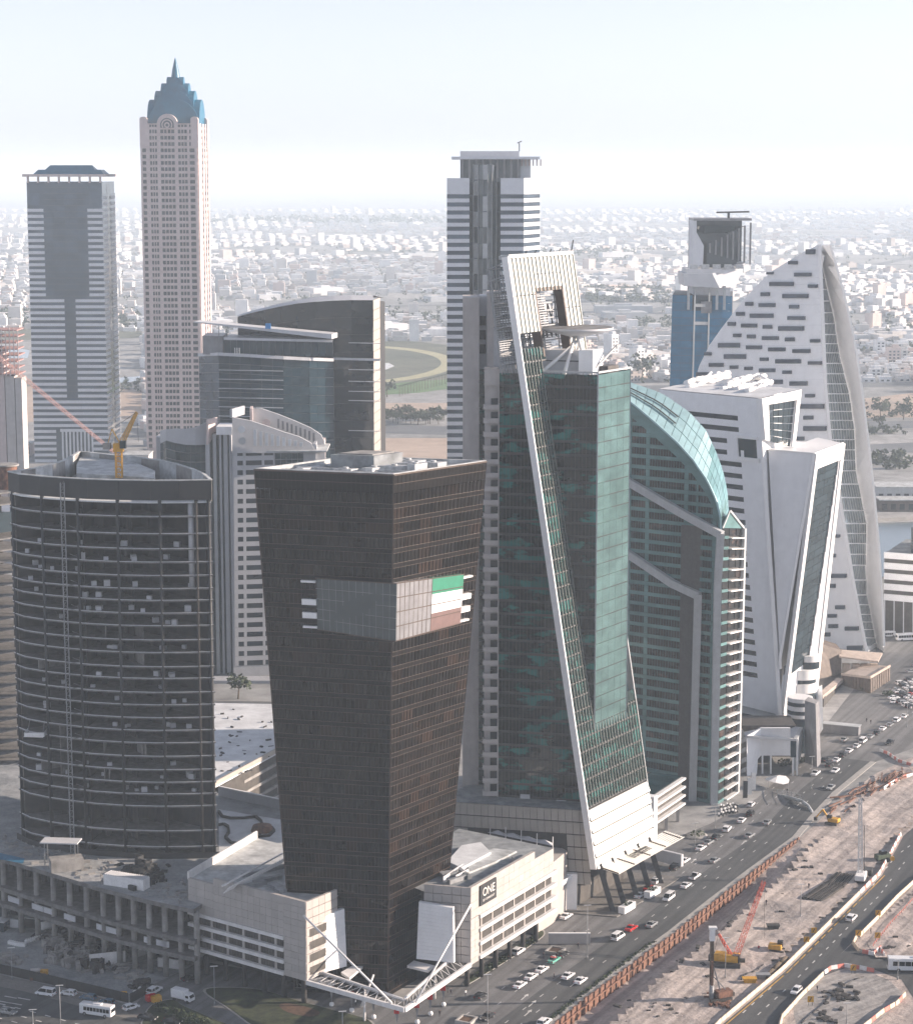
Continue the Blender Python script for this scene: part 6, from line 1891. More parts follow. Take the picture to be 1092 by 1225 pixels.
 # ------------------------------------------------------------------ white pyramid tower
YP=893.0
PY=thing('pyramid_tower','x','tower',W(1000,780,910))
PY['label']='white pyramid tower with scattered dark slots, a glass cleft and a white sail wall'
Ledge=[(979.5,292),(983.5,380),(986.5,459),(992.6,527),(1002.6,588),(1019,691),(1036.4,782)]
Lcurve=[(979.5,292),(954.6,305),(924,323.6),(903,343),(881.6,367.7),(863,392),(848,413),(836,437.6),(831.5,453),(818,500),(812,560),(806,760)]
def xe(y,P):
 for i in range(len(P)-1):
  if P[i][1]<=y<=P[i+1][1]:return P[i][0]+(P[i+1][0]-P[i][0])*(y-P[i][1])/(P[i+1][1]-P[i][1])
 return P[-1][0] if y>P[-1][1] else P[0][0]
def yl(px,py):
 return YP+(xe(py,Ledge)-px)*.32
rowsP=[292.2,305,323.6,343,367.7,392,413,437.6,459,500,527,560,588,640,691,740,782]
m=MB();L_=[];R_=[]
for y in rowsP:
 L_.append(W(xe(y,Lcurve),y,yl(xe(y,Lcurve),y)));R_.append(W(xe(y,Ledge),y,YP))
for i in range(len(rowsP)-1):
 m.add([L_[i+1],R_[i+1],R_[i],L_[i]],[(0,1,2,3)])
bdir=Vector((10,45,0))
for i in range(len(rowsP)-1):
 m.add([L_[i+1],L_[i],L_[i]+bdir*(i/16),L_[i+1]+bdir*((i+1)/16)],[(0,1,2,3)])
m.build('wall',M['white_panel'],PY)
m=MB()
for i in range(len(rowsP)-1):m.bar(R_[i]+Vector((0,-.2,0)),R_[i+1]+Vector((0,-.2,0)),1.3,1.3)
m.build('edge_fin',M['white_frame'],PY)
# slots (photo pixels), built as recessed-looking dark window strips set in the wall
SL=[(965,975,298,304),(944,954,312,316),(918,925,325,328),(951,970.5,326,330.5),(921.5,949.5,337,342),(967.5,978,340,344),(911,921,349.5,354),(937,967,351.5,356.5),(892.5,901,361,365.5),(908.5,927.5,362.5,367),(945,956,364.5,369),(881.5,891,373,377.5),(898,925.5,375,380),(943,963.5,378,382.5),(871.5,880,385,389.5),(887.5,906,387,391.5),(913.5,924,388.5,393),(932,962,390,395.5),(878,887,399,403),(894.5,904.5,400,404.5),(912.5,932,402,406.5),(940,951,403.5,408),(970,981,405.5,409.5),(860,885.5,410,415.5),(893.5,912,413,417.5),(920,940,415.5,420),(949,969.5,417.5,422),(843.5,851,421,425),(867,893,423.5,429),(910,920,427.5,431.5),(928.5,958.5,429.5,434.5),(967.5,983,432,436),(849,866,434,438.5),(874,883.5,437,441),(891.5,901,438.5,442.5),(909,928,440.5,445),(937,947.5,443,447),(834,848.5,445,450),(856,873.5,447.5,452),(881,909,450.5,455),(917,937,454,459),(945.5,966,456,461),(964,975,471,475),(955.5,986,483,488.5),(962,973,497,501.5),(962,988.5,509.5,515),(951,962.5,522,526.5),(997,1005,639,642.5),(994.5,1000,662,666),(993,1013,686,690.5),(991,1000,698,702.5),(1000,1011,723.5,728),(991,1001.5,734,738),(992,1003,746,750.5),(1011.5,1027,749,753.5),(985,994,756,760.5),(1014,1032,772,777)]
hs=[]
for (x0,x1,y0,y1) in SL:
 c=[W(x,y,yl(x,y)) for x,y in ((x0,y1),(x1,y1),(x1,y0),(x0,y0))]
 f=Fc(*c);hs.append(f.hx(0,1,0,1,-1.5,1.1))
pieces('slot_window',M['slot_glass'],PY,hs)
# fine panel joints
jl=[]
for k in range(60):
 y=300+k*8.1
 if y>778:break
 x0,x1=xe(y,Lcurve)+1,xe(y,Ledge)-1
 a,b_=W(x0,y,yl(x0,y)),W(x1,y,yl(x1,y));f=Fc(a,b_,b_+Vector((0,0,.1)),a+Vector((0,0,.1)));jl.append(f.hx(0,1,0,1,-.01,.02))
mbh('panel_joint',M['pale_grey_panel'],PY,jl,kind='stuff')
# glass cleft, folded, and the sail wall on the right
Iedge=[(982.3,300),(982.5,319),(995.6,374),(1003,422),(1015.4,471),(1021.5,513.6),(1023,563),(1036,626),(1035,676),(1036,711.6),(1044.6,753),(1048,773)]
Oedge=[(992.6,293),(1005.5,338),(1017,386),(1024.8,428),(1031,471),(1039.6,540),(1046,600),(1050.4,650),(1053,690),(1055.4,735),(1057,770)]
rowsG=[300,319,346,374,400,422,447,471,492,513.6,538,563,595,626,650,676,711.6,735,753,773]
M['cleft_glass']=glassy('cleft_glass',(0.30,0.35,0.36),0.14,0.6,0.6,0.15,0.02,0.2)
YI=lambda y:YP+12-(2 if 560<y<700 else 0)
hs=[];fl=[];ml=[]
for i in range(len(rowsG)-1):
 y0,y1=rowsG[i],rowsG[i+1]
 a,b_,c,d=W(xe(y1,Ledge),y1,YP+.6),W(xe(y1,Iedge),y1,YI(y1)),W(xe(y0,Iedge),y0,YI(y0)),W(xe(y0,Ledge),y0,YP+.6)
 f=Fc(a,b_,c,d);n_=4 if y0>400 else 2
 for k in range(n_):
  for q in range(2):hs.append(f.hx(k/n_+.01,(k+1)/n_-.01,q/2+.01,(q+1)/2-.03,-.3,0,.12))
 for q in range(2):fl.append(f.hx(0,1,q/2-.03,q/2+.02,-.2,.3))
 for k in range(1,9):ml.append(f.hx(k/9-.008,k/9+.008,0,1,-.2,.2))
pieces('glass_pane',M['cleft_glass'],PY,hs);pieces('floor_ledge',M['white_frame'],PY,fl);mbh('mullion_field',M['grey_trim'],PY,ml,kind='stuff')
m=MB();rowsO=[293,319,346,374,400,422,447,471,492,513.6,538,563,595,626,650,676,711.6,735,753,773]
Ao=[W(xe(y,Oedge),y,YP+2) for y in rowsO];Ai=[W(xe(y,Iedge) if y>300 else 988,y,YI(y)+.5) for y in rowsO]
for i in range(len(rowsO)-1):
 m.add([Ai[i+1],Ao[i+1],Ao[i],Ai[i]],[(0,1,2,3)])
 m.add([Ao[i+1],Ao[i+1]+Vector((-3,32,0)),Ao[i]+Vector((-3,32*(i+1)/20,0)),Ao[i]],[(0,1,2,3)])
m.build('sail_wall',M['white_panel'],PY)
m=MB()
for i in range(len(rowsO)-1):m.bar(Ao[i],Ao[i+1],.9,.9)
m.build('edge_fin',M['white_frame'],PY)
m=MB();bl_=[W(806,770,YP+74),W(1036,782,YP),W(1048,776,YP+12),W(1057,772,YP+2),W(1055,770,YP+30),W(980,770,YP+70)]
m.prism([(p.x,p.y) for p in bl_],0,2.0);m.build('plinth',M['white_frame'],PY)
# brown restaurant podium at its foot
BP=thing('brown_podium','two-storey brown panelled podium box on concrete columns with a sunlit roof terrace','podium',W(1030,830,830))
def solidq(root,name,pts,mat,off,label=None):
 P=[W(*p) for p in pts];m=MB();m.extr(P,off);return m.build(name,M[mat],root,label=label)
M['brown_clad']=solid('brown_clad',(0.13,0.10,0.08),0.7,0.2,0.6)
Yq=822.0
fb=Fc(W(1006,833,Yq+14),W(1040,838,Yq),W(1040,812,Yq),W(1006,808,Yq+14));fb2=Fc(W(1040,838,Yq),W(1064,824,Yq+22),W(1064,798,Yq+22),W(1040,812,Yq))
m=MB();lo=[fb.A,fb.B,fb2.B,fb.A+(fb2.B-fb.B)];hi=[fb.D,fb.C,fb2.C,fb.D+(fb2.C-fb.C)];m.add(lo+hi,[(3,2,1,0),(4,5,6,7),(0,1,5,4),(1,2,6,5),(2,3,7,6),(3,0,4,7)]);m.build('body',M['brown_clad'],BP)
for f in (fb,fb2):
 n_=9;pieces('cladding_fin',M['brown_clad'],BP,[f.hx(k/n_+.01,(k+1)/n_-.02,0.02,.98,0,.25,.05) for k in range(n_)])
M['deck_tile']=solid('deck_tile',(0.48,0.40,0.34),0.85,.15,.5)
m=MB();m.add([p+Vector((0,0,.3)) for p in hi],[(0,1,2,3)]);m.build('roof_terrace',M['deck_tile'],BP)
m=MB();m.bar(fb.C+Vector((0,0,.5)),fb2.C+Vector((0,0,.5)),.5,.9);m.bar(fb.D+Vector((0,0,.5)),fb.C+Vector((0,0,.5)),.5,.9);m.build('parapet',M['deck_tile'],BP)
for k in range(6):
 f=fb if k<2 else fb2;p=f.p((k%4+.4)/4,0,-1);m=MB();m.obox((p.x,p.y),(1,.3),1.1,1.1,0,p.z);m.build('column',M['concrete'],BP)
solidq(BP,'low_wing',[(984,868,800),(985,834,800),(1006,815,835),(1006,846,835)],'screen',(-6,10,0))
solidq(BP,'wing_edge',[(984,836,799),(984,832,799),(1008,812,834),(1008,816,834)],'deck_tile',(-2,2,0))
solidq(BP,'back_block',[(975,815,835),(975,768,850),(1006,778,855),(1006,806,850)],'brown_clad',(0,12,0))
solidq(BP,'terrace_roof',[(1003,785,850),(1005,777,862),(1055,781,868),(1050,791,846)],'deck_tile',(0,0,-.6))
for k in range(4):
 m=MB();a=W(1012+k*11,794,852);m.obox((a.x,a.y),(1,0),1.5,1.2,W(1030,808,845).z,a.z);m.build('terrace_pier',M['deck_tile'],BP)
M['lamp_warm']=emis('lamp_warm',(1.0,0.62,0.25),2.2)
for k in range(5):
 m=MB();a=W(998+k*4.6,857-k*2.6,806+k*5);m.box(a.x-.6,a.y-.2,a.z-1.4,a.x+.6,a.y,a.z+1.4);m.build('lit_shop_window',M['lamp_warm'],BP)
m=MB();a=W(983,864,797);b_=W(1022,842,835);m.bar(a+Vector((0,0,2)),b_+Vector((0,0,2)),6,.4);m.build('shop_canopy',M['pale_grey_panel'],BP)
KI=thing('street_kiosk','long dark grey kiosk standing on the forecourt by the kerbside cars','kiosk',G(1005,876,0))
a=G(1006,877,0);m=MB();m.obox((a.x,a.y),(.92,-.38),6.5,1.8,.1,3.2);m.build('body',M['panel_grey'],KI);m=MB();m.obox((a.x,a.y),(.92,-.38),6.8,2.1,3.21,3.4);m.build('roof',M['grey_trim'],KI)
# ------------------------------------------------------------------ blue tower with the notched crown
YB_=1150.0
BT=thing('blue_tower','blue glass tower with a white projecting box and hollow grey crown carrying a T mast','tower',W(850,700,YB_))
za=W(804,352.5,YB_).z
a=W(801,463,YB_);b_=W(804,352.5,YB_);c=W(875.5,354,YB_+6);d=W(888,463,YB_+6)
fb_=Fc(Vector((b_.x-2,YB_,0)),Vector((c.x,YB_+2,0)),c,b_)
m=MB();lo=[fb_.A+Vector((6,45,0)),fb_.B+Vector((6,45,0)),fb_.B-fb_.n*.4,fb_.A-fb_.n*.4];hi=[fb_.D+Vector((6,45,0)),fb_.C+Vector((6,45,0)),fb_.C-fb_.n*.4,fb_.D-fb_.n*.4]
m.hexa(lo+hi);m.build('core',M['steel_dark'],BT)
nfl=int(fb_.h/3.9)
hsx=[]
for f in range(nfl):
 for k in range(6):
  if k in (2,3) and f>nfl-3:continue
  hsx.append(fb_.hx(k/6+.002,(k+1)/6-.002,f/nfl,(f+.95)/nfl,-.3,.0,.06))
pieces('glass_pane',M['blue_glass'],BT,hsx)
mbh('mullion_field',M['blue_glass'],BT,[fb_.hx(k/36-.001,k/36+.001,0,1,0,.25) for k in range(37)],kind='stuff')
m=MB();m.hexa(fb_.hx(.36,.385,0,1.03,.1,.9));m.build('white_rib',M['grey_trim'],BT)
m=MB();m.hexa(fb_.hx(.60,.625,0,1.03,.1,.9));m.build('white_rib',M['grey_trim'],BT)
for v in (.885,.955):
 m=MB();m.hexa(fb_.hx(.385,.60,v,v+.012,.1,.7));m.build('cross_rib',M['grey_trim'],BT)
m=MB();p=W(828,380,YB_+8);q=W(872,380,YB_+8);m.box(p.x,YB_+6,za-14,q.x,YB_+34,W(850,340,YB_+8).z);m.build('upper_shaft',M['stripe_white'],BT)
m=MB();p=W(838,365,YB_+4);q=W(846,365,YB_+4);m.box(p.x,YB_+2.5,W(0,375,YB_).z,q.x+2,YB_+4,W(0,361,YB_).z);m.build('square_window',M['panel_grey'],BT)
# projecting box
Z0,Z1=W(0,342,YB_).z,W(0,327,YB_).z
x0,x1,x2=W(816.5,335,YB_).x,W(851,335,YB_).x,W(893,335,YB_).x
m=MB();m.extr([(x0,YB_-2,Z1),(x0+.6,YB_-2,Z0),(x1+4,YB_-2,Z0-1),(x1,YB_-2,Z1)],(0,30,0));m.build('sky_box',M['pale_grey_panel'],BT)
m=MB();m.extr([(x1,YB_-1,Z1),(x1+4,YB_-1,Z0-1),(x2-5,YB_+8,Z0-1),(x2,YB_+8,Z1+5)],(0,24,0));m.build('sky_box_side',M['pale_grey_panel'],BT)
m=MB();m.box(x0+2,YB_,Z1,x1+6,YB_+25,Z1+2.2);m.build('box_terrace',M['pale_grey_panel'],BT)
for k in range(5):
 m=MB();m.box(x0+4+k*6,YB_+2,Z1+2.3,x0+8+k*6,YB_+5,Z1+4.5);m.build('roof_unit',M['plant_metal'],BT)
for px in (823,857,866):
 p=W(px,350,YB_+2);m=MB();m.bar((p.x,YB_+1,za-8),(p.x,YB_+1,Z0),1.3);m.build('support_post',M['grey_trim'],BT)
 # hollow crown
c0,c1,c2=W(829,300,YB_+14),W(840,300,YB_+26),W(898,300,YB_+14)
Zc0,Zc1=Z1+2,W(0,264,YB_+14).z
m=MB();m.extr([(c0.x,YB_+14,Zc0),(c0.x+12*.44,YB_+14,Zc0+2),(c0.x+5.5,YB_+14,Zc0+12),(c0.x+1.5,YB_+14,Zc1-6),(c0.x+1.5,YB_+14,Zc1),(c0.x,YB_+14,Zc1)],(0,26,0));m.build('crown_wall',M['stripe_white'],BT)
m=MB();m.box(c0.x,YB_+38,Zc0,c2.x-2,YB_+40,Zc1);m.build('crown_back',M['slate_glass'],BT)
m=MB();m.add([(c0.x+1,YB_+16,Zc1-3),(c2.x-3,YB_+16,Zc1-3),(c2.x-12,YB_+30,Zc0+18),(c0.x+6,YB_+30,Zc0+18)],[(0,1,2,3)]);m.build('crown_slope',M['slate_glass'],BT)
m=MB();m.box(c0.x,YB_+13.8,Zc1,c2.x,YB_+40,Zc1+1.2);m.build('crown_cap',M['panel_grey'],BT)
for k in range(8):
 f=k/7;x=c2.x-.5-f*21;zl=Zc0+2+f*6;m=MB();m.bar((x,YB_+14+f*3,zl),(x,YB_+14+f*3,Zc1-1-f*11),.8,1.8);m.build('crown_fin',M['panel_grey'],BT)
m=MB();m.box(c0.x+8,YB_+20,Zc0,c0.x+24,YB_+37,Zc0+14);m.build('crown_room',M['slate_glass'],BT)
t_=W(871,262,YB_+20);m=MB();m.bar((t_.x,t_.y,Zc1+1),(t_.x,t_.y,Zc1+4),1.2);m.bar((t_.x-6.5,t_.y,Zc1+4.2),(t_.x+11,t_.y,Zc1+4.6),1.0,.9);m.build('t_mast',M['steel_dark'],BT)
# ------------------------------------------------------------------ striped tower with projecting cap
YT=1100.0
TT=thing('striped_tower','grey and white striped tower with a glazed recess and a projecting flat cap','tower',W(590,700,YT))
def band_tower(root,fc,fh,glass,white,frac=.48,u0=0.0,u1=1.0,v1=1.0,mul=0,limit=300,nm='white_band',v0=0.0):
 n_=int(fc.h/fh);B_=[];P_=[]
 for f in range(n_):
  a=f/n_;
  if a>=v1 or a<v0:continue
  B_.append(fc.hx(u0,u1,a,a+frac/n_,-.2,.35));P_.append(fc.hx(u0+.002,u1-.002,a+frac/n_,a+1/n_,-.2,.0,.05))
 pieces(nm,white,root,B_,limit=limit);pieces('window_strip',glass,root,P_,limit=limit)
 if mul:
  mbh('mullion_field',M['steel_dark'],root,[fc.hx(u0+(u1-u0)*k/mul-.0008,u0+(u1-u0)*k/mul+.0008,v0,v1,-.1,.1) for k in range(mul+1)],kind='stuff')
Zt=Zat(580,213,YT)
def vface(x0,x1,Ya,Yb,zt,ref=213,zb=0):
 a=W(x0,ref,Ya);b_=W(x1,ref,Yb);return Fc((a.x,Ya,zb),(b_.x,Yb,zb),(b_.x,Yb,zt),(a.x,Ya,zt))
f1=vface(534.5,561.5,YT,YT,Zt);f2=vface(598.7,626,YT,YT,Zt);f3=vface(626,645.5,YT,YT+22,Zt)
m=MB();p=[(f1.A.x,YT+.3),(f1.B.x,YT+.3),(f1.B.x,YT+9),(f2.A.x,YT+9),(f2.A.x,YT+.3),(f2.B.x,YT+.3),(f3.B.x,YT+22),(f3.B.x-4,YT+44),(f1.A.x,YT+44)]
m.prism(p,0,Zt-.2);m.build('core',M['stripe_glass'],TT)
for f,mu in ((f1,9),(f2,9),(f3,9)):band_tower(TT,f,3.95,M['stripe_glass'],M['stripe_white'],v1=.965,mul=mu)
for f in (f1,f2,f3):m=MB();m.hexa(f.hx(0,1,.968,1,-.3,.4));m.build('cap_band',M['stripe_white'],TT)
# curved glazed recess
cx0,cx1=f1.B.x,f2.A.x;segs=7;Zr2=W(0,196,YT).z
hs=[];ht=[]
for k in range(segs):
 t0,t1_=k/segs,(k+1)/segs;g=lambda t:Vector((cx0+(cx1-cx0)*t,YT+7.5-6.5*math.sin(math.pi*t),0))
 a,b_=g(t0),g(t1_);f=Fc(a,b_,b_+Vector((0,0,Zr2)),a+Vector((0,0,Zr2)))
 for j in range(26):hs.append(f.hx(.02,.98,j/26,(j+1)/26-.002,-.3,0,.12))
 ht.append(f.hx(-.01,.03,0,1,-.1,.5))
pieces('recess_pane',[M['slate_glass'],M['grey_trim']],TT,hs,alt=lambda i:1 if (i // 26 in (1,3) and i%26>6 and (i*7)%5<3) else 0)
mbh('recess_rib',M['grey_trim'],TT,ht)
# top storeys and cap
m=MB();q0,q1=W(550.5,200,YT+4),W(622,200,YT+4);m.box(q0.x,YT+4.5,Zt-2,q1.x,YT+36,W(0,190,YT).z);m.build('crown',M['slate_glass'],TT)
m=MB();q2=W(634.6,200,YT+10);m.box(q1.x+.2,YT+10,Zt-1,q2.x,YT+34,W(0,190,YT).z);m.build('crown_side',M['stripe_white'],TT)
zc=W(0,190.5,YT).z
for k in range(9):
 x=q0.x+1+(q1.x-q0.x-2)*k/8;m=MB();m.box(x-.5,YT+3.6,Zt,x+.5,YT+4.4,zc);m.build('crown_pier',M['panel_grey'],TT)
for k in range(6):
 x=q1.x+1+k*1.9;m=MB();m.box(x-.35,YT+9.2,Zt+6,x+.35,YT+9.9,zc);m.build('crown_slat',M['pink_stone'],TT)
m=MB();q3,q4=W(540,192,YT),W(645.5,192,YT);m.box(q3.x,YT-2,zc,q4.x,YT+40,zc+1.3);m.build('flat_cap',M['stripe_white'],TT)
m=MB();m.box(q0.x,YT+2,zc+1.32,q2.x-6,YT+34,zc+4.0);m.build('cap_room',M['pale_grey_panel'],TT)
q5=W(621,180,YT+6);m=MB();m.bar((q5.x,YT+6,zc+4),(q5.x,YT+6,zc+8),.5);m.bar((q5.x-1,YT+6,zc+8),(q5.x+1.2,YT+6,zc+9),.5);m.build('mast',M['steel_dark'],TT)
# ------------------------------------------------------------------ leftmost striped tower with teal hipped roof
YL=1500.0
LT=thing('striped_tower','blue and white striped tower with a large glass shield and low teal hipped roof','tower',W(85,560,YL))
ZL=Zat(80,217,YL)
g1=vface(32,122,YL,YL,ZL,217);g2=vface(122,137.5,YL,YL+45,ZL,217)
m=MB();m.prism([(g1.A.x,YL+.3),(g1.B.x,YL+.3),(g2.B.x-.4,YL+45),(g1.A.x+10,YL+50)],0,ZL-.2);m.build('core',M['stripe_glass'],LT)
FHL=4.04;n_=int(ZL/FHL)
B_,P_=[],[]
def Vof(py):return Zat(80,py,YL)/ZL
v253,v358,v476,v515=Vof(253),Vof(358),Vof(476),Vof(515)
for f in range(n_):
 a=f/n_;b2=a+.5/n_;t2=(f+1)/n_
 if a>v253:spans=[]
 elif a>v358:spans=[(0,.215),(.80,1)]
 elif a>v476:spans=[(0,.46),(.61,1)]
 elif a>v515:spans=[(0,1)]
 else:spans=[(0,.30),(.78,1)]
 for (s0_,s1_) in spans:B_.append(g1.hx(s0_,s1_,a,b2,-.2,.4))
pieces('white_band',M['stripe_white'],LT,B_)
gl=[]
for j in range(24):
 for i in range(6):
  u0_,u1_=i/6,(i+1)/6;
  gl.append(g1.hx(u0_+.003,u1_-.003,j/24+.0005,(j+1)/24-.0005,-.2,.0,.1))
pieces('glass_field_pane',M['stripe_glass'],LT,gl)
hsd=[]
for f in range(n_):
 a=f/n_
 for (u0_,u1_) in ((.23,.78),) if v358<a else ((.47,.60),) if v476<a else ():
  hsd.append(g1.hx(u0_,u1_,a,a+.0012,0,.2))
mbh('shield_joint_field',M['steel_dark'],LT,hsd,kind='stuff')
band_tower(LT,Fc(g2.p(0,0),g2.p(.36,0),g2.p(.36,1),g2.p(0,1)),FHL,M['stripe_glass'],M['stripe_white'],v1=.95,frac=.5)
band_tower(LT,Fc(g2.p(.62,0),g2.p(1,0),g2.p(1,1),g2.p(.62,1)),FHL,M['stripe_glass'],M['stripe_white'],v1=.95,frac=.5)
m=MB();m.hexa(g2.hx(.36,.62,0,.99,-.2,-.05));m.build('dark_slot',M['slate_glass'],LT)
for k in range(9):
 u=.38+.40*k/8;m=MB();m.hexa(g1.hx(u,u+.022,0,v515,.3,1.4));m.build('pilaster',M['stripe_white'],LT)
m=MB();m.hexa(g1.hx(.36,.80,v515-.004,v515+.006,.3,1.6));m.build('lintel',M['stripe_white'],LT)
m=MB();e0,e1_,e2_=W(28,212,YL).x,W(126,212,YL).x,W(139,212,YL+45).x
zc=W(0,211.5,YL).z
m.prism([(e0,YL-3),(e1_,YL-3),(e2_,YL+47),(e0+10,YL+52)],zc,zc+1.8);m.build('cornice',M['pink_stone'],LT)
for k in range(8):
 x=g1.A.x+1+(g1.w-2)*k/7;m=MB();m.box(x-.6,YL-1,ZL-1,x+.6,YL+1.5,zc);m.build('bracket',M['pink_stone'],LT)
m=MB();zr0=zc+1.8;zr1=W(0,197.5,YL).z
for k,(i0,i1_) in enumerate(((0,.5),(.5,1))):
 ins0,ins1=3+3.5*k*2,6+3.5*k*2
 mm=MB();z0_=zr0+(zr1-zr0)*i0;z1_=zr0+(zr1-zr0)*i1_
 b0=[(e0+3+ins0,YL+2+ins0),(e1_-ins0+1,YL+2+ins0),(e2_-ins0-1,YL+44-ins0),(e0+12+ins0,YL+46-ins0)]
 b1=[(e0+3+ins1,YL+2+ins1),(e1_-ins1+2,YL+2+ins1),(e2_-ins1-1,YL+44-ins1),(e0+12+ins1,YL+46-ins1)]
 mm.add([(x,y,z0_) for x,y in b0]+[(x,y,z1_) for x,y in b1],[(3,2,1,0),(4,5,6,7),(0,1,5,4),(1,2,6,5),(2,3,7,6),(3,0,4,7)]);mm.build('roof_tier',M['teal_copper'],LT)
 # ------------------------------------------------------------------ tall pink stone tower with teal stepped crown
YK=1500.0
KT=thing('stone_tower','tall slender pink stone tower with an arched emblem and stepped teal crown with spire','tower',W(205,560,YK))
ZK=Zat(200,140,YK);ZK2=Zat(200,147.5,YK)
k1=vface(167.5,235.5,YK,YK,ZK2,140);k2=vface(235.5,248,YK,YK+42,ZK2,140)
m=MB();m.prism([(k1.A.x,YK+.3),(k1.B.x,YK+.3),(k2.B.x-.4,YK+42),(k1.A.x+10,YK+46)],0,ZK2-.2);m.build('core',M['win_dark'],KT)
FHK=4.15;nK=int(ZK2/FHK)
hs=[k1.hx(0,1,f/nK,(f+.42)/nK,-.2,.3) for f in range(nK)]+[k1.hx(0,1,.996,1,-.2,.35)]
pieces('spandrel',M['pink_stone'],KT,hs)
pr=[(0,.035),(.10,.165),(.295,.355),(.605,.665),(.825,.865),(.955,1.0)]
for a,b_ in pr:m=MB();m.hexa(k1.hx(a,b_,0,1,-.2,.8));m.build('pier',M['pink_stone'],KT)
fine=[]
for (a,b_,n_) in ((.035,.10,1),(.165,.295,3),(.355,.605,4),(.665,.825,3),(.865,.955,1)):
 for k in range(1,n_):
  u=a+(b_-a)*k/n_;fine.append(k1.hx(u-.006,u+.006,0,1,-.2,.35))
mbh('fine_pier',M['pink_stone'],KT,fine,kind='stuff')
pieces('side_spandrel',M['pink_stone'],KT,[k2.hx(0,1,f/nK,(f+.5)/nK,-.2,.3) for f in range(nK)])
for a,b_ in ((0,.30),(.42,.55),(.66,.76),(.88,1.0)):m=MB();m.hexa(k2.hx(a,b_,0,1,-.2,.9));m.build('pier',M['pink_stone'],KT)
# corner turrets and the arch
for (x0_,x1_,Ya,Yb) in ((167,176,YK-.9,YK+8),(228,237,YK-.9,YK+8),(239,248,YK+34,YK+44)):
 a,b_=W(x0_,140,Ya),W(x1_,140,Ya);m=MB();m.box(a.x,Ya,ZK2-16,b_.x,Yb,ZK-1.5)
 n8=10;c=(a.x+b_.x)/2;r=(b_.x-a.x)/2
 m.extr([(c+r*math.cos(t),Ya,ZK-1.5+r*.7*math.sin(t)) for t in [math.pi*k/n8 for k in range(n8+1)]],(0,Yb-Ya,0));m.build('turret',M['pink_stone'],KT)
ac=W(200.3,155,YK-1);R_a=12/FPX*YK
def arch_pts(cx,y,z0_,zs_,r,n=16):return [(cx-r,y,z0_)]+[(cx+r,y,z0_)]+[(cx+r*math.cos(t),y,zs_+r*math.sin(t)) for t in [math.pi*k/n for k in range(n+1)]]
zsp=Zat(200,148.5,YK)
m=MB();m.extr(arch_pts(ac.x,YK-1.2,ZK2-4,zsp,R_a),(0,7,0));m.build('arch_gable',M['pink_stone'],KT)
m=MB();m.extr(arch_pts(ac.x,YK-1.7,ZK2-3,zsp-.5,R_a*.66),(0,.5,0));m.build('arch_opening',M['win_dark'],KT)
def ringm(m,c,r0,r1,y,n=20,a0=0,a1=2*math.pi):
 for k in range(n):
  t,t2=a0+(a1-a0)*k/n,a0+(a1-a0)*(k+1)/n
  q=[(c[0]+r*math.cos(s),y,c[1]+r*math.sin(s)) for r,s in ((r0,t),(r1,t),(r1,t2),(r0,t2))]
  m.add(q+[(x,y-.25,z) for x,_,z in q],[(0,1,2,3),(7,6,5,4),(1,0,4,5),(3,2,6,7)])
m=MB();ringm(m,(ac.x,zsp-.4),R_a*.42,R_a*.54,YK-1.72,20,-.6,math.pi+.6);m.build('emblem_ring',M['pink_stone'],KT)
m=MB();ringm(m,(ac.x,zsp-.6),R_a*.15,R_a*.28,YK-1.72,14);m.bar((ac.x,YK-1.9,zsp-6),(ac.x,YK-1.9,zsp-2.5),.5);m.build('emblem_knot',M['pink_stone'],KT)
# crown tiers: crossed arches
cxk=W(206,120,YK).x;cyk=YK+22
for k,(w_,y0,y1) in enumerate(((30,150,118),(22.5,134,107.5),(15.5,120,98.5),(9,108,91))):
 hw=w_/FPX*YK;z0_=Zat(200,y0,YK);z1_=Zat(200,y1,YK);zs_=max(z0_,z1_-hw*.95)
 pts=[(cxk-hw,cyk-hw,z0_),(cxk+hw,cyk-hw,z0_)]+[(cxk+hw*math.cos(t),cyk-hw,zs_+(z1_-zs_)*math.sin(t)) for t in [math.pi*q/14 for q in range(15)]]
 m=MB();m.extr(pts,(0,2*hw,0));m.build('crown_vault',M['teal_copper'],KT)
 hw2=hw*1.0
 pts=[(cxk-hw,cyk-hw2,z0_),(cxk-hw,cyk+hw2,z0_)]+[(cxk-hw,cyk+hw2*math.cos(t),zs_+.4+(z1_-zs_)*.98*math.sin(t)) for t in [math.pi*q/14 for q in range(15)]]
 m=MB();m.extr([(x-.5,y,z) for x,y,z in pts],(2*hw+1.0,0,0));m.build('crown_vault',M['teal_copper'],KT)
m=MB();m.lathe([(3.2,0),(2.4,5),(.8,12),(.15,Zat(205,67,YK)-Zat(205,92,YK))],10,(cxk,cyk,Zat(205,92,YK)));m.build('spire',M['teal_copper'],KT)
# ------------------------------------------------------------------ dark curved office block
YV=985.0
VT=thing('curved_office_block','dark glass office block with curved rising roof, pale floor lines and lower blue wing','office block',W(370,650,YV))
def vp(px,Y,ref=430):return W(px,ref,Y)
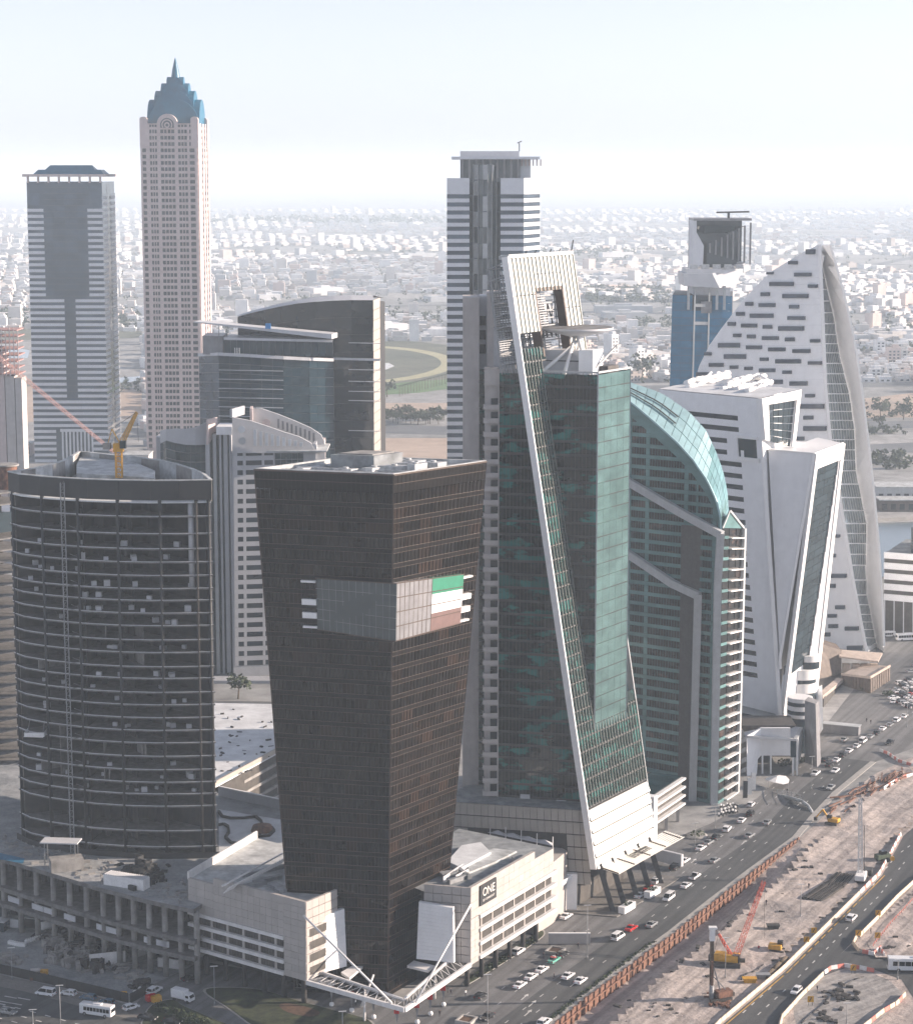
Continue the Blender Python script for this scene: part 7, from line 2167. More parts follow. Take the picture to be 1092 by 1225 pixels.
# main tall slab
xs2=[284.4,300,317,336,356,378,399,420,446.5];roofy=[377,372,367.5,363,359,355.5,353.5,353.0,353.5];wally=[378.5,374.5,370.5,366.5,363,360.8,359.5,358.8,359]
yv2=[YV+22-14*math.sin(min(1,i/8)*1.5) for i in range(9)]
hs=[];roof=MB();fhv=3.95
for i in range(8):
 a,b_=W(xs2[i],wally[i],yv2[i]),W(xs2[i+1],wally[i+1],yv2[i+1])
 f=Fc((a.x,a.y,0),(b_.x,b_.y,0),b_,a)
 n_=18
 for j in range(n_):hs.append(f.hx(.004,.996,j/n_+.0008,(j+1)/n_-.0008,-.3,0,.06))
 r0,r1=W(xs2[i],roofy[i],yv2[i]+6),W(xs2[i+1],roofy[i+1],yv2[i+1]+6)
 roof.add([a,b_,r1,r0,r0+Vector((4,34,-3)),r1+Vector((4,34,-3))],[(0,1,2,3),(3,2,5,4)])
 bm_=MB();bm_.add([(a.x,a.y+.4,0),(b_.x,b_.y+.4,0),b_+Vector((0,.4,-.1)),a+Vector((0,.4,-.1)),(a.x+4,a.y+40,0),(b_.x+4,b_.y+40,0),b_+Vector((4,40,-3)),a+Vector((4,40,-3))],[(0,1,2,3),(5,4,7,6),(1,5,6,2),(4,0,3,7)]);bm_.build('body',M['steel_dark'],VT)
pieces('glass_pane',M['char_glass'],VT,hs)
roof.build('curved_roof',M['pale_grey_panel'],VT)
e0=W(446.5,359,yv2[8]);e1_=W(454.3,353,yv2[8]+22)
fe=Fc((e0.x,e0.y,0),(e1_.x,e1_.y,0),(e1_.x,e1_.y,e0.z),e0)
pieces('end_panel',M['beige_stone'],VT,[fe.hx(0,1,j/30+.001,(j+1)/30-.001,-.4,.05,.03) for j in range(30)])
m=MB();m.bar((W(399,430,yv2[6]).x,yv2[6]-.4,0),(W(399,430,yv2[6]).x,yv2[6]-.4,Zat(399,400,yv2[6])),.6);m.build('corner_joint',M['steel_dark'],VT)
def linepx(x0,x1,y0,y1,Y0_,Y1_,th,mat='pale_grey_panel',out=.8,nm='floor_line',root=VT):
 a,b_=W(x0,y0,Y0_-out),W(x1,y1,Y1_-out);m=MB();m.bar(a,b_,.9,th);m.build(nm,M[mat],root)
linepx(399,455,429,430.5,yv2[6],yv2[8],1.0,nm='pale_band')
for y in (410,442,456,468,479,515):linepx(417,455,y,y+.8,yv2[7],yv2[8],.28)
# lower blue wing in front
YW2=YV-8
wx=[238,262,300,339,370,399];wy_t=[424.5,423.5,425.5,428,429.5,430.5];wY=[YW2+22,YW2+4,YW2+3,YW2+5,YW2+9,YV+8.4]
hs=[];hs2=[]
for i in range(5):
 a,b_=W(wx[i],wy_t[i],wY[i]),W(wx[i+1],wy_t[i+1],wY[i+1])
 f=Fc((a.x,a.y,0),(b_.x,b_.y,0),b_,a);n_=int(f.h/4.1)
 for j in range(n_):
  for q in range(3):(hs2 if i==0 else hs).append(f.hx(q/3+.004,(q+1)/3-.004,j/n_+.001,(j+1)/n_-.001,-.3,0,.06))
 bm_=MB();bm_.add([(a.x,a.y+.4,0),(b_.x,b_.y+.4,0),b_+Vector((0,.4,-.1)),a+Vector((0,.4,-.1)),(a.x+4,a.y+30,0),(b_.x+4,b_.y+30,0),b_+Vector((4,30,0)),a+Vector((4,30,0))],[(0,1,2,3),(5,4,7,6),(3,2,6,7),(1,5,6,2),(4,0,3,7)]);bm_.build('wing_body',M['panel_grey'],VT)
 linepx(wx[i],wx[i+1],wy_t[i],wy_t[i+1],wY[i],wY[i+1],1.4,nm='pale_band')
pieces('wing_pane',M['wing_glass'],VT,hs);pieces('wing_side_pane',M['stripe_glass'],VT,hs2)
for k,y in enumerate((443,454,465,476,487,498)):
 linepx(262,339,y-.5,y+1,wY[1],wY[3],.28,out=1.6)
 # set-back storey and visor
uy=[405,406.5,408];ux=[268,330,398];uY=[YW2+8,YW2+6,YW2+9]
hs=[]
for i in range(2):
 a,b_=W(ux[i],uy[i],uY[i]),W(ux[i+1],uy[i+1],uY[i+1]);zb=Zat(300,425,YW2)
 f=Fc((a.x,a.y,zb-1),(b_.x,b_.y,zb-1),b_,a)
 for q in range(8):hs.append(f.hx(q/8+.004,(q+1)/8-.004,0,1,-.3,0,.04))
 linepx(ux[i],ux[i+1],uy[i],uy[i+1],uY[i],uY[i+1],1.1,nm='pale_band')
 bm_=MB();bm_.add([(a.x,a.y+.5,zb),(b_.x,b_.y+.5,zb),b_+Vector((0,.5,0)),a+Vector((0,.5,0)),(a.x,a.y+25,zb),(b_.x,b_.y+25,zb),b_+Vector((0,25,0)),a+Vector((0,25,0))],[(0,1,2,3),(3,2,6,7),(4,0,3,7)]);bm_.build('set_back_storey',M['panel_grey'],VT)
pieces('upper_pane',M['wing_glass'],VT,hs)
a,b_=W(232,384.6,YW2+6),W(397,399.7,YW2+2);m=MB();m.extr([a,b_,b_+Vector((0,0,-2.2)),a+Vector((0,0,-.5))],(2,10,0));m.build('roof_visor',M['pale_grey_panel'],VT)
for px in (272,262):p=W(px,392,YW2+9);m=MB();m.bar((p.x,p.y,Zat(260,406,YW2+9)),p+Vector((0,0,1)),.3);m.build('visor_post',M['steel_grey'],VT)
m=MB();p=W(244,401,YW2+16);q=W(267,404,YW2+10);m.box(p.x,YW2+10,Zat(0,424,YW2+10),q.x,YW2+30,Zat(0,402,YW2+10));m.build('plant_block',M['panel_grey'],VT)
p=W(321,390,YW2+2);m=MB();m.box(p.x-1.2,p.y-1,p.z-1.2,p.x+1.2,p.y,p.z+1.2);m.build('blue_cover',solid('blue_cover',(.03,.25,.6),.5,.1,1),VT)
p=W(284,424,YW2-2);m=MB()
for dx in (-1,0,1):m.bar((p.x+dx,p.y,p.z),(p.x+dx,p.y,p.z+3),.3)
m.build('cradle',M['white_frame'],VT)
# ------------------------------------------------------------------ twin-crested residential block
YR=850.0
RT=thing('residential_block','grey white residential block with two wing-shaped pierced crests and strips of windows','residential block',W(320,826,YR))
# right wing (front face) below the crest
def flat(x,y,Y=YR):return W(x,y,Y)
r1=Fc(Vector((flat(278,700).x,YR,0)),Vector((flat(388,700).x,YR+6,0)),Vector((flat(388,545).x,YR+6,flat(330,541).z)),Vector((flat(278,545).x,YR,flat(330,541).z)))
m=MB();m.hexa(r1.hx(0,1,0,1,-26,-.3));m.build('body',M['resid_wall'],RT)
def ux(px):return (W(px,600,YR).x-r1.A.x)/(r1.B.x-r1.A.x)
def vy(py):return Zat(300,py,YR)/r1.h
rows=[542.5+11.4*k for k in range(26)]
hsW=[];hsWall=[]
fhr=(vy(rows[0])-vy(rows[1]))
for k,y in enumerate(rows):
 v1_,v0_=vy(y-2.6),vy(y+3.2)
 if v0_<.01:break
 for (a,b_) in ((282.5,289),(292.5,311.5),(314.5,325)):
  if k<2 and a>300 :pass
  hsW.append(r1.hx(ux(a),ux(b_),v0_,v1_,-.3,-.12))
  hsWall.append
  # wall bands between window rows
 hsWall.append(r1.hx(ux(278),ux(326),v1_,v1_+(vy(y-2.6)-vy(y+3.2))*0+(fhr-(v1_-v0_)),-.3,.0,0))
 for (a,b_) in ((278,282.5),(289,292.5),(311.5,314.5),(325,326.5)):
  hsWall.append(r1.hx(ux(a),ux(b_),v0_,v1_,-.3,.0))
pieces('window',M['win_dark'],RT,hsW);pieces('wall_band',M['resid_wall'],RT,[h for h in hsWall if h],limit=300)
m=MB()
for k in range(int(26*1.0)):
 pass
hs=[]
for k in range(26):
 y=rows[0]+11.4*k
 if vy(y+8)<.01:break
 for q in range(5):hs.append(r1.hx(ux(327)+(ux(361)-ux(327))*q/5+.002,ux(327)+(ux(361)-ux(327))*(q+1)/5-.002,vy(y+8),vy(y-2.6) ,-.3,.05,.03))
pieces('bay_glass',M['teal_glass'],RT,hs)
m=MB();m.hexa(r1.hx(ux(361),1,0,1,-.3,.3));m.build('end_pier',M['resid_wall'],RT)
# crest walls
def crest(pts_top,pts_bot,Y,dY,th,name='crest_wall',mat='resid_wall'):
 P=[W(x,y,Y+dY*(x-pts_top[0][0])/110) for x,y in pts_top]+[W(x,y,Y+dY*(x-pts_top[0][0])/110) for x,y in reversed(pts_bot)]
 m=MB();m.extr(P,(0,th,0));return m.build(name,M[mat],RT)
crest([(278,499),(300,503.5),(320,510),(340,517),(358,522.5),(372,530),(378,541)],[(278,542),(378,542)],YR-.9,5,1.6)
crest([(302,489),(312,488.5),(334,496),(354,504),(372,512),(384,520),(388,528)],[(302,545),(390,560)],YR+16,5,1.6)
m=MB()
for (x,y,Y) in ((289,513.5,YR-1),(290,527.5,YR-1)):
 c=W(x,y,Y);m2=MB();m2.extr([(c.x+1.5*math.cos(t),c.y-.15,c.z+1.5*math.sin(t)) for t in [2*math.pi*k/16 for k in range(16)]],(0,.12,0));m2.build('round_opening',M['roof_white'] if y<520 else M['grey_trim'],RT)
c=W(319,506,YR+15);m2=MB();m2.extr([(c.x+1.7*math.cos(t),c.y-.15,c.z+1.7*math.sin(t)) for t in [2*math.pi*k/16 for k in range(16)]],(0,.12,0));m2.build('round_opening',M['pink_stone'],RT)
for k in range(9):
 x=303.5+k*6.8;yt=513.5+k*2.0;c0_,c1_=W(x,533,YR-1),W(x+4,533,YR-1);mm=MB();mm.box(c0_.x,YR-1.15+k*.3,W(x,533+k*.2,YR).z,c1_.x,YR-.95+k*.3,W(x,yt,YR).z);mm.build('slot_opening',M['roof_white'],RT)
for k in range(9):
 x=332.5+k*5.2;yt=501+k*2.1;c0_,c1_=W(x,533,YR+15),W(x+2.6,533,YR+15);mm=MB();mm.box(c0_.x,YR+14.6+k*.2,W(x,yt+11,YR+15).z,c1_.x,YR+14.9+k*.2,W(x,yt,YR+15).z);mm.build('slot_opening',M['panel_grey'],RT)
 # rounded end returns
for (px0,px1,yt,yb,Y0_,Y1_,mt) in ((378,379.5,531,560,YR+4,YR+14,'resid_wall'),(388,389.5,527,560,YR+20,YR+30,'pink_stone'),(278,293,489.5,500,YR-.9,YR+12,'resid_wall'),(302,303,489,510,YR+12,YR+22,'pink_stone')):
 a,b_=W(px0,yt,Y0_),W(px1,yt,Y1_);f=Fc(Vector((a.x,a.y,W(0,yb,Y0_).z)),Vector((b_.x,b_.y,W(0,yb,Y0_).z)),Vector((b_.x,b_.y,a.z)),a);m=MB();m.hexa(f.hx(0,1,0,1,-1,0));m.build('crest_return',M[mt],RT)
m=MB();m.box(W(279,0,YR).x,YR+1,r1.h,W(386,0,YR).x,YR+24,r1.h+.5);m.build('roof_deck',M['roof_light'],RT)
m=MB()
for k in range(7):
 a=W(300+k*12,520,YR+6);m.box(a.x,YR+4,r1.h+.5,a.x+2.4,YR+8,r1.h+2.2)
m.build('roof_plant_field',M['plant_metal'],RT,kind='stuff')
# middle part with tall pilasters
mz=Zat(268,520,YR+3)
xl,xr=W(247,600,YR+6).x,W(278,600,YR+6).x
m=MB();m.box(xl,YR+7,0,xr,YR+30,mz);m.build('middle_body',M['teal_glass'],RT)
for (a,b_,d,mt) in ((247,252,3.5,'resid_wall'),(256,260,5,'grey_trim'),(263.5,266,4.5,'resid_wall'),(268.5,273.5,4,'resid_wall'),(275.5,278,1.5,'resid_wall')):
 m=MB();m.box(W(a,600,YR+d).x,YR+d,0,W(b_,600,YR+d).x,YR+7.5,mz);m.build('pilaster',M[mt],RT)
m=MB();m.box(W(259,515,YR+3).x,YR+2.5,mz,W(278,515,YR+3).x,YR+16,mz+3.2);m.build('white_ledge',M['white_panel'],RT)
# left wing, curved glass front under a swept parapet
xs3=[192,199,210,222,234,247];yw=[YR+16,YR+9,YR+6,YR+4.5,YR+4.5,YR+6]
ytop=[530,526,529,531,531.5,531];ycr=[515.5,514,513,513.5,511.5,505]
hs=[]
for i in range(5):
 a,b_=W(xs3[i],ytop[i],yw[i]),W(xs3[i+1],ytop[i+1],yw[i+1])
 f=Fc((a.x,a.y,0),(b_.x,b_.y,0),b_,a);n_=int(f.h/3.5)
 for j in range(n_):
  for q in range(2):hs.append(f.hx(q/2+.01,(q+1)/2-.01,j/n_+.002,(j+1)/n_-.002,-.3,0,.04))
 bm_=MB();bm_.add([(a.x,a.y+.4,0),(b_.x,b_.y+.4,0),b_+Vector((0,.4,0)),a+Vector((0,.4,0)),(a.x+3,a.y+26,0),(b_.x+3,b_.y+26,0),b_+Vector((3,26,0)),a+Vector((3,26,0))],[(0,1,2,3),(3,2,6,7),(4,0,3,7)]);bm_.build('wing_body',M['panel_grey'],RT)
 c,d=W(xs3[i],ycr[i],yw[i]-.6),W(xs3[i+1],ycr[i+1],yw[i+1]-.6);a2,b2=W(xs3[i],ytop[i]+1,yw[i]-.6),W(xs3[i+1],ytop[i+1]+1,yw[i+1]-.6)
 m=MB();m.extr([a2,b2,d,c],(0,1.2,0));m.build('swept_parapet',M['resid_wall'],RT)
pieces('wing_pane',M['teal_glass'],RT,hs)
m=MB();a,b_=W(247,531,YR+3),W(258,520,YR+14);m.extr([W(247,532,YR+2),W(247,505,YR+2),W(247,502,YR+2),W(258,499,YR+14),W(258,516,YR+14)],(.8,0,0));m.build('swept_fin',M['pink_stone'],RT)
m=MB();p=W(189,540,YR+20);m.box(p.x,YR+16,0,W(199,540,YR+9).x-.1,YR+34,Zat(0,522,YR+18));m.build('side_body',M['resid_wall'],RT)
p=W(306,489,YR+14);m=MB();m.bar(p,p+Vector((0,0,4.5)),.12);m.build('mast',M['steel_dark'],RT)
m=MB();m.box(W(240,0,YR).x,YR-12,0,W(345,0,YR).x,YR-4,1.2);m.build('garden_wall',M['resid_wall'],RT)
# distant scaffolded tower at the left edge, and long crane boom
YX=1250.0
SX=thing('scaffolded_tower','pinkish tower under construction with pale cores cut off by the left edge','tower',W(0,600,YX))
a,b_=W(-40,400,YX),W(12,400,YX)
for (x0,x1,yt,mt) in ((-8,3,450,'cream_clad'),(4,12,452,'cream_clad'),(-30,-9,420,'pink_stone')):
 m=MB();m.box(W(x0,0,YX).x,YX,0,W(x1,0,YX).x,YX+14,Zat(0,yt,YX));m.build('core',M[mt],SX)
k=0;z=Zat(0,448,YX)
M['scaffold_red']=solid('scaffold_red',(.42,.24,.22),.7,.2,.8)
while z<Zat(0,392,YX):
 m=MB();m.box(W(-40,0,YX).x,YX-2,z,W(10-(k%3),0,YX).x,YX+18,z+.6);m.build('deck',M['scaffold_red'],SX);z+=3.6;k+=1
m=MB()
for i in range(9):
 x=W(-30+i*5,0,YX).x;m.bar((x,YX-2.5,Zat(0,450,YX)),(x,YX-2.5,Zat(0,390+(i%3)*3,YX)),.5)
m.build('formwork_post_field',M['pink_stone'],SX,kind='stuff')
YZ=900.0
BC=thing('tower_crane','long red lattice crane jib reaching in from the left across the striped tower','crane',W(-40,560,YZ))
p0,p1=W(-40,395,YZ),W(137,541,YZ+60)
m=MB();lattice(m,p0,p1,.75,.5,30,.07);m.build('jib',M['scaffold_red'],BC)
m=MB();lattice(m,Vector((p0.x,p0.y,0)),p0,.9,.9,20,.2);m.build('mast',M['scaffold_red'],BC)
# low buildings between the towers on the left
for k,(x0,x1,y0,y1,Y,mt,lb) in enumerate(((12,38,517,545,1500,'pink_stone','low pink building under construction at the foot of the leftmost striped tower'),(148,178,530,560,1450,'cream_clad','cream low building beside the foot of the tall pink stone tower'),(455,463,538,556,1450,'pink_stone','small pale arched gatehouse on the pink open ground right of the curved office block'),(1048,1180,560,607,1180,'grey_trim','long low grey shed on the canal bank right of the pyramid'),(1052,1180,586,612,1150,'brown_clad','long brown fenced building along the canal right of the pyramid'))):
 g=G((x0+x1)/2,y1,0);Y=g.y;t=thing('low_building',lb,'building',g)
 xa,xb=W(x0,y1,Y).x,W(x1,y1,Y).x;zt=max(4,Zat(0,y0,Y)*.5)
 m=MB();m.box(xa,Y,0,xb,Y+22,zt);m.build('wall',M[mt],t);m=MB();m.box(xa-.5,Y-.5,zt,xb+.5,Y+22.5,zt+.6);m.build('roof',M['roof_light'],t)
 nwn=max(2,int((xb-xa)/5));mm=[]
 for q in range(nwn):mm.append([(xa+(q+.2)*(xb-xa)/nwn,Y-.1,1.2),(xa+(q+.75)*(xb-xa)/nwn,Y-.1,1.2),(xa+(q+.75)*(xb-xa)/nwn,Y-.2,1.2),(xa+(q+.2)*(xb-xa)/nwn,Y-.2,1.2),(xa+(q+.2)*(xb-xa)/nwn,Y-.1,zt*.7),(xa+(q+.75)*(xb-xa)/nwn,Y-.1,zt*.7),(xa+(q+.75)*(xb-xa)/nwn,Y-.2,zt*.7),(xa+(q+.2)*(xb-xa)/nwn,Y-.2,zt*.7)])
 pieces('window',M['win_dark'],t,mm)
 # white parking building at the right edge by the canal
WB=thing('white_parking_building','white four-level building with long horizontal bands at the right edge beside the car park','building',G(1085,752,0))
yq=935.0
fw=Fc((W(1057,740,yq).x,yq,0),(W(1160,740,yq).x,yq-18,0),(W(1160,655,yq).x,yq-18,Zat(0,664,yq)),(W(1057,664,yq).x,yq,Zat(0,664,yq)))
m=MB();m.hexa(fw.hx(0,1,0,1,-40,-.5));m.build('body',M['screen'],WB)
for k in range(5):m=MB();m.hexa(fw.hx(0,1,.42+k*.135,.42+k*.135+.08,-.5,.3));m.build('white_band',M['white_panel'],WB)
for k in range(10):m=MB();m.hexa(fw.hx(k/10,k/10+.012,0,.42,-1.2,-.45));m.build('column',M['pale_grey_panel'],WB)
m=MB();m.hexa(fw.hx(-.0,1,1.0,1.02,-39,.2));m.build('roof',M['roof_grey'],WB)
m=MB();m.hexa(fw.hx(.25,1.0,1.02,1.35,-34,-6));m.build('upper_hall',M['teal_glass'],WB)
# ------------------------------------------------------------------ sheet pile wall
SPW=thing('sheet_pile_wall','rusty steel sheet pile retaining wall between the main road and the sand works','retaining wall',WP[3])
tot=sum((WP[i+1]-WP[i]).length for i in range(len(WP)-1))
def along(path,s):
 for i in range(len(path)-1):
  L=(path[i+1]-path[i]).length
  if s<=L or i==len(path)-2:
   d=(path[i+1]-path[i]).normalized();return path[i]+d*s,d
  s-=L
s=20.0;k=0
pj=random.Random(6)
while s<tot-1:
 p,d=along(WP,s);n=Vector((d.y,-d.x,0))
 dep=TRENCH*min(1,(1-s/tot)*6)-.3;tp_=.35+pj.uniform(-.1,.25)
 off=.28 if k%2 else -.02
 m=MB();q=[p-d*.78+n*(off-.2),p+d*.78+n*(off-.2),p+d*.62+n*(off+.15),p-d*.62+n*(off+.15)]
 m.hexa([(x.x,x.y,dep) for x in (q[0],q[1],q[2],q[3])]+[(x.x,x.y,tp_) for x in (q[0],q[1],q[2],q[3])])
 m.build('steel_pile',M['rust'],SPW);s+=1.62;k+=1
m=MB()
for i in range(1,len(WP)-1):
 m.bar(WP[i]+Vector((.1,0,-.9))+Vector((.5,-.2,0)),WP[i+1]+Vector((.6,-.2,-.9 if i<len(WP)-2 else -.2)),.3)
m.build('waler',M['rust'],SPW)
# ------------------------------------------------------------------ vehicles
def car_proto(name,paint,kind='saloon',taxi=False):
 t=thing(name,None,None,(0,-1000-len(COL.objects)*0,0));t.location=(0,0,0)
 L,Wd={'saloon':(4.7,1.84),'suv':(4.7,1.95),'van':(5.0,1.95),'hatch':(4.1,1.78),'pickup':(5.2,1.9)}[kind]
 h1={'saloon':.92,'suv':1.1,'van':1.15,'hatch':.95,'pickup':1.1}[kind];h2={'saloon':1.45,'suv':1.75,'van':2.05,'hatch':1.5,'pickup':1.75}[kind]
 x=L/2
 if kind=='saloon':low=[(-x,.35),(-x,.82),(-x*.93,h1+.06),(-x*.5,h1+.06),(x*.42,h1),(x*.93,h1-.18),(x,.6),(x,.35)];cab=[(-x*.62,h1),(-x*.36,h2),(x*.10,h2),(x*.44,h1-.02)]
 elif kind=='hatch':low=[(-x,.35),(-x,.9),(-x*.96,h1),(x*.45,h1),(x*.93,h1-.15),(x,.6),(x,.35)];cab=[(-x*.95,h1),(-x*.78,h2),(x*.08,h2),(x*.5,h1-.02)]
 elif kind=='suv':low=[(-x,.4),(-x,1.0),(-x*.97,h1),(x*.45,h1),(x*.95,h1-.1),(x,.7),(x,.4)];cab=[(-x*.95,h1),(-x*.84,h2),(x*.12,h2),(x*.46,h1-.02)]
 elif kind=='van':low=[(-x,.4),(-x,1.0),(-x*.99,h1),(x*.7,h1),(x*.96,h1-.25),(x,.7),(x,.4)];cab=[(-x*.98,h1),(-x*.94,h2),(x*.38,h2),(x*.78,h1-.02)]
 else:low=[(-x,.5),(-x,1.0),(-x*.97,h1),(x*.45,h1),(x*.95,h1-.1),(x,.7),(x,.5)];cab=[(-x*.1,h1),(-x*.04,h2),(x*.25,h2),(x*.5,h1-.02)]
 m=MB();wv=Wd/2
 def prof(pts,w0,w1):
  n=len(pts);vs=[]
  zs_=[p[1] for p in pts];zm,zx=min(zs_),max(zs_)
  for sgn in (-1,1):
   for (a,z) in pts:
    f=(z-zm)/max(.01,zx-zm);vs.append((a,sgn*(w0+(w1-w0)*f),z))
  fs=[tuple(range(n)),tuple(reversed(range(n,2*n)))]+[((i+1)%n,i,n+i,n+(i+1)%n) for i in range(n)]
  return vs,fs
 vs,fs=prof(low,wv,wv*.95);m.add(vs,fs);bo=m.build('body',paint,t)
 bv=bo.modifiers.new('bevel','BEVEL');bv.width=.07;bv.segments=2;bv.limit_method='ANGLE'
 vs,fs=prof(cab,wv*.92,wv*.76);m=MB();m.add(vs,fs);m.build('cabin_glass',M['car_glass'],t)
 rf=[(cab[1][0]-.05,h2-.03),(cab[1][0]+.08,h2+.035),(cab[2][0]-.05,h2+.035),(cab[2][0]+.1,h2-.03)]
 vs,fs=prof(rf,wv*.79,wv*.74);m=MB();m.add(vs,fs);m.build('roof',paint if not taxi else M['car_red'],t)
 m=MB()
 for sg in (-1,1):
  for (i,j) in ((0,1),(3,2)):
   a,b_=cab[i],cab[j];m.bar((a[0],sg*wv*.92,a[1]),(b_[0],sg*wv*.765,b_[1]),.1,.06)
  mx=(cab[1][0]+cab[2][0])/2;m.bar((mx,sg*wv*.925,h1),(mx,sg*wv*.775,h2),.1,.06)
 m.build('pillar',paint,t)
 for sx in (-1,1):
  for sy in (-1,1):
   m=MB();m.tube((sx*x*.62,sy*(wv-.2),.33),(sx*x*.62,sy*(wv+.015),.33),.33,.33,14);w=m.build('wheel',M['tyre'],t)
   m=MB();m.tube((sx*x*.62,sy*(wv-.0),.33),(sx*x*.62,sy*(wv+.03),.33),.2,.2,10);m.build('rim',M['car_silver'],w,off=(0,0,0))
 for sy in (-1,1):
  m=MB();m.box(x-.05,sy*wv*.75-.2,.62,x+.03,sy*wv*.75+.2,.78);m.build('headlight',M['lamp_clear'],t)
  m=MB();m.box(-x-.03,sy*wv*.75-.2,.72,-x+.05,sy*wv*.75+.2,.9);m.build('tail_light',M['lamp_red'],t)
  m=MB();m.box(cab[3][0]-.35,sy*(wv+.02)-.08,h1,cab[3][0]-.15,sy*(wv+.02)+.08,h1+.15);m.build('mirror',paint,t)
 if kind=='pickup':
  m=MB();m.box(-x*.95,-wv*.82,h1-.02,-x*.13,wv*.82,h1+.03);m.build('load_bed',M['steel_dark'],t)
 if taxi:
  m=MB();m.box(-.15,-.35,h2+.04,.15,.35,h2+.2);m.build('taxi_sign',M['lamp_clear'],t)
 return t
PROT={}
def get_proto(kind,col):
 return PROT.get((kind,col))
NAMES={'saloon':('saloon_car','car'),'suv':('estate_car','car'),'van':('minivan','van'),'hatch':('hatchback_car','car'),'pickup':('pickup_truck','pickup')}
def car(px,py,kind,col,head,label,group=None,z=0.03,pos=None):
 p=pos if pos is not None else G(px,py,z+.6);
 if pos is None:p=Vector((p.x,p.y,z))
 key=(kind,col);rz=math.atan2(head[1],head[0])
 if key not in PROT:
  t=car_proto(NAMES[kind][0],M['car_'+col] if col!='cream' else M['cream_clad'],kind,taxi=(col=='green'));PROT[key]=t
  t.location=p;t.rotation_euler=(0,0,rz);o=t
 else:o=copy_tree(PROT[key],p,rz)
 o['label']=label;o['category']=NAMES[kind][1]
 if group:o['group']=group
 elif 'group' in o:del o['group']
 return o
RD=Vector((.42,.907)).normalized();RDo=-RD
def roaddir(px,py,path=None):
 path=path or CURB
 p=G(px,py);best=None
 for i in range(len(path)-1):
  mid=(path[i]+path[i+1])/2;dd=(mid-p).length
  if best is None or dd<best[0]:d=(path[i+1]-path[i]).normalized();best=(dd,(d.x,d.y))
 return best[1]
def rc(px,py,kind,col,rev,label,group=None):
 d=roaddir(px,py);
 if rev:d=(-d[0],-d[1])
 return car(px,py,kind,col,d,label,group)
G1='cars on the main road and its forecourts'
rc(619.8,1138,'suv','white',0,'white estate car waiting by the planted bed under the right podium wing',G1)
rc(621.7,1178,'saloon','white',0,'white saloon nearest in the queue of three beside the forecourt',G1)
rc(635,1168,'saloon','white',0,'white saloon in the middle of the queue of three beside the forecourt',G1)
rc(648,1159.5,'saloon','white',0,'white saloon leading the queue of three, just behind the green taxi',G1)
rc(662.3,1148,'saloon','green',0,'pale green taxi with red roof in front of the queue of white cars',G1)
rc(672.5,1141,'hatch','dark',0,'dark small car directly ahead of the green taxi by the concrete planter',G1)
rc(679,1167,'saloon','white',0,'left one of two white saloons side by side in the main lanes',G1)
rc(694.3,1172.6,'saloon','white',0,'right one of two white saloons side by side in the main lanes',G1)
rc(574.5,1191,'hatch','dark',0,'dark hatchback on the forecourt right of the V-shaped canopy',G1)
rc(583,1216,'saloon','dark',1,'dark saloon at the bottom beside the tall lamp post',G1)
rc(650.7,1223,'suv','white',0,'white car cut by the bottom edge next to the grassy kerb',G1)
rc(738.8,1120.7,'van','white',0,'large white minibus-like van in mid road behind a red car',G1)
rc(754.8,1110,'saloon','red',0,'red saloon driving just ahead of the large white van',G1)
rc(779,1105.7,'saloon','silver',0,'silver saloon alone in the right lanes beyond the red car',G1)
rc(799.5,1073.8,'van','white',1,'white van in mid road below the green tower entrance',G1)
rc(765,1070.7,'saloon','white',0,'white saloon nearest of three waiting at the green tower entrance',G1)
rc(776,1062,'saloon','red',0,'bright red car between two white ones at the green tower entrance',G1)
rc(785,1053.6,'suv','white',0,'white estate car ahead of the red one at the green tower entrance',G1)
rc(820,1058.8,'saloon','white',0,'white saloon, nearer of a close pair right of the tower entrance',G1)
rc(830.5,1048.6,'pickup','white',0,'white pickup, farther of a close pair right of the tower entrance',G1)
rc(854,1029,'saloon','silver',0,'silver saloon alone in mid road before the parked row',G1)
rc(818.6,1029,'saloon','white',0,'white saloon parked just ahead of the black jeep by the ramp wall',G1)
rc(807,1037,'suv','dark',0,'black four-wheel drive parked at the end of the ramp wall',G1)
rc(838,1014,'saloon','white',0,'white saloon nearest in the parked row before the sail tower',G1)
rc(847,1007.6,'saloon','silver',0,'grey saloon second in the parked row before the sail tower',G1)
rc(856,1001,'saloon','dark',0,'dark saloon third in the parked row before the sail tower',G1)
rc(869,991.7,'suv','white',0,'white estate car fourth in the parked row before the sail tower',G1)
rc(886.5,981,'saloon','white',0,'white saloon at the far end of the parked row under the motorbikes',G1)
rc(897.5,973,'suv','dark',0,'dark brown car under the sign gantry foot beside parked motorbikes',G1)
rc(896,999.3,'saloon','silver',0,'silver saloon in mid road before the curved sign gantry',G1)
rc(917,983.5,'saloon','silver',0,'grey saloon about to pass below the curved sign gantry',G1)
rc(897.7,962,'hatch','white',0,'white hatchback parked at the kerb left of the sign gantry',G1)
rc(677,1095.7,'saloon','white',0,'white car half hidden behind the long low ramp wall',G1)
rc(975,925,'pickup','white',1,'white pickup turning out of the forecourt before the white podium',G1)
rc(993,941.5,'saloon','silver',1,'silver saloon coming down the road just beyond the gantry',G1)
rc(998.5,921.5,'saloon','white',1,'white saloon passing the dark cars of the kerbside row',G1)
rc(986,908.5,'saloon','dark',0,'dark car at the near end of the long kerbside row, left side',G1)
G2='cars in the long kerbside row'
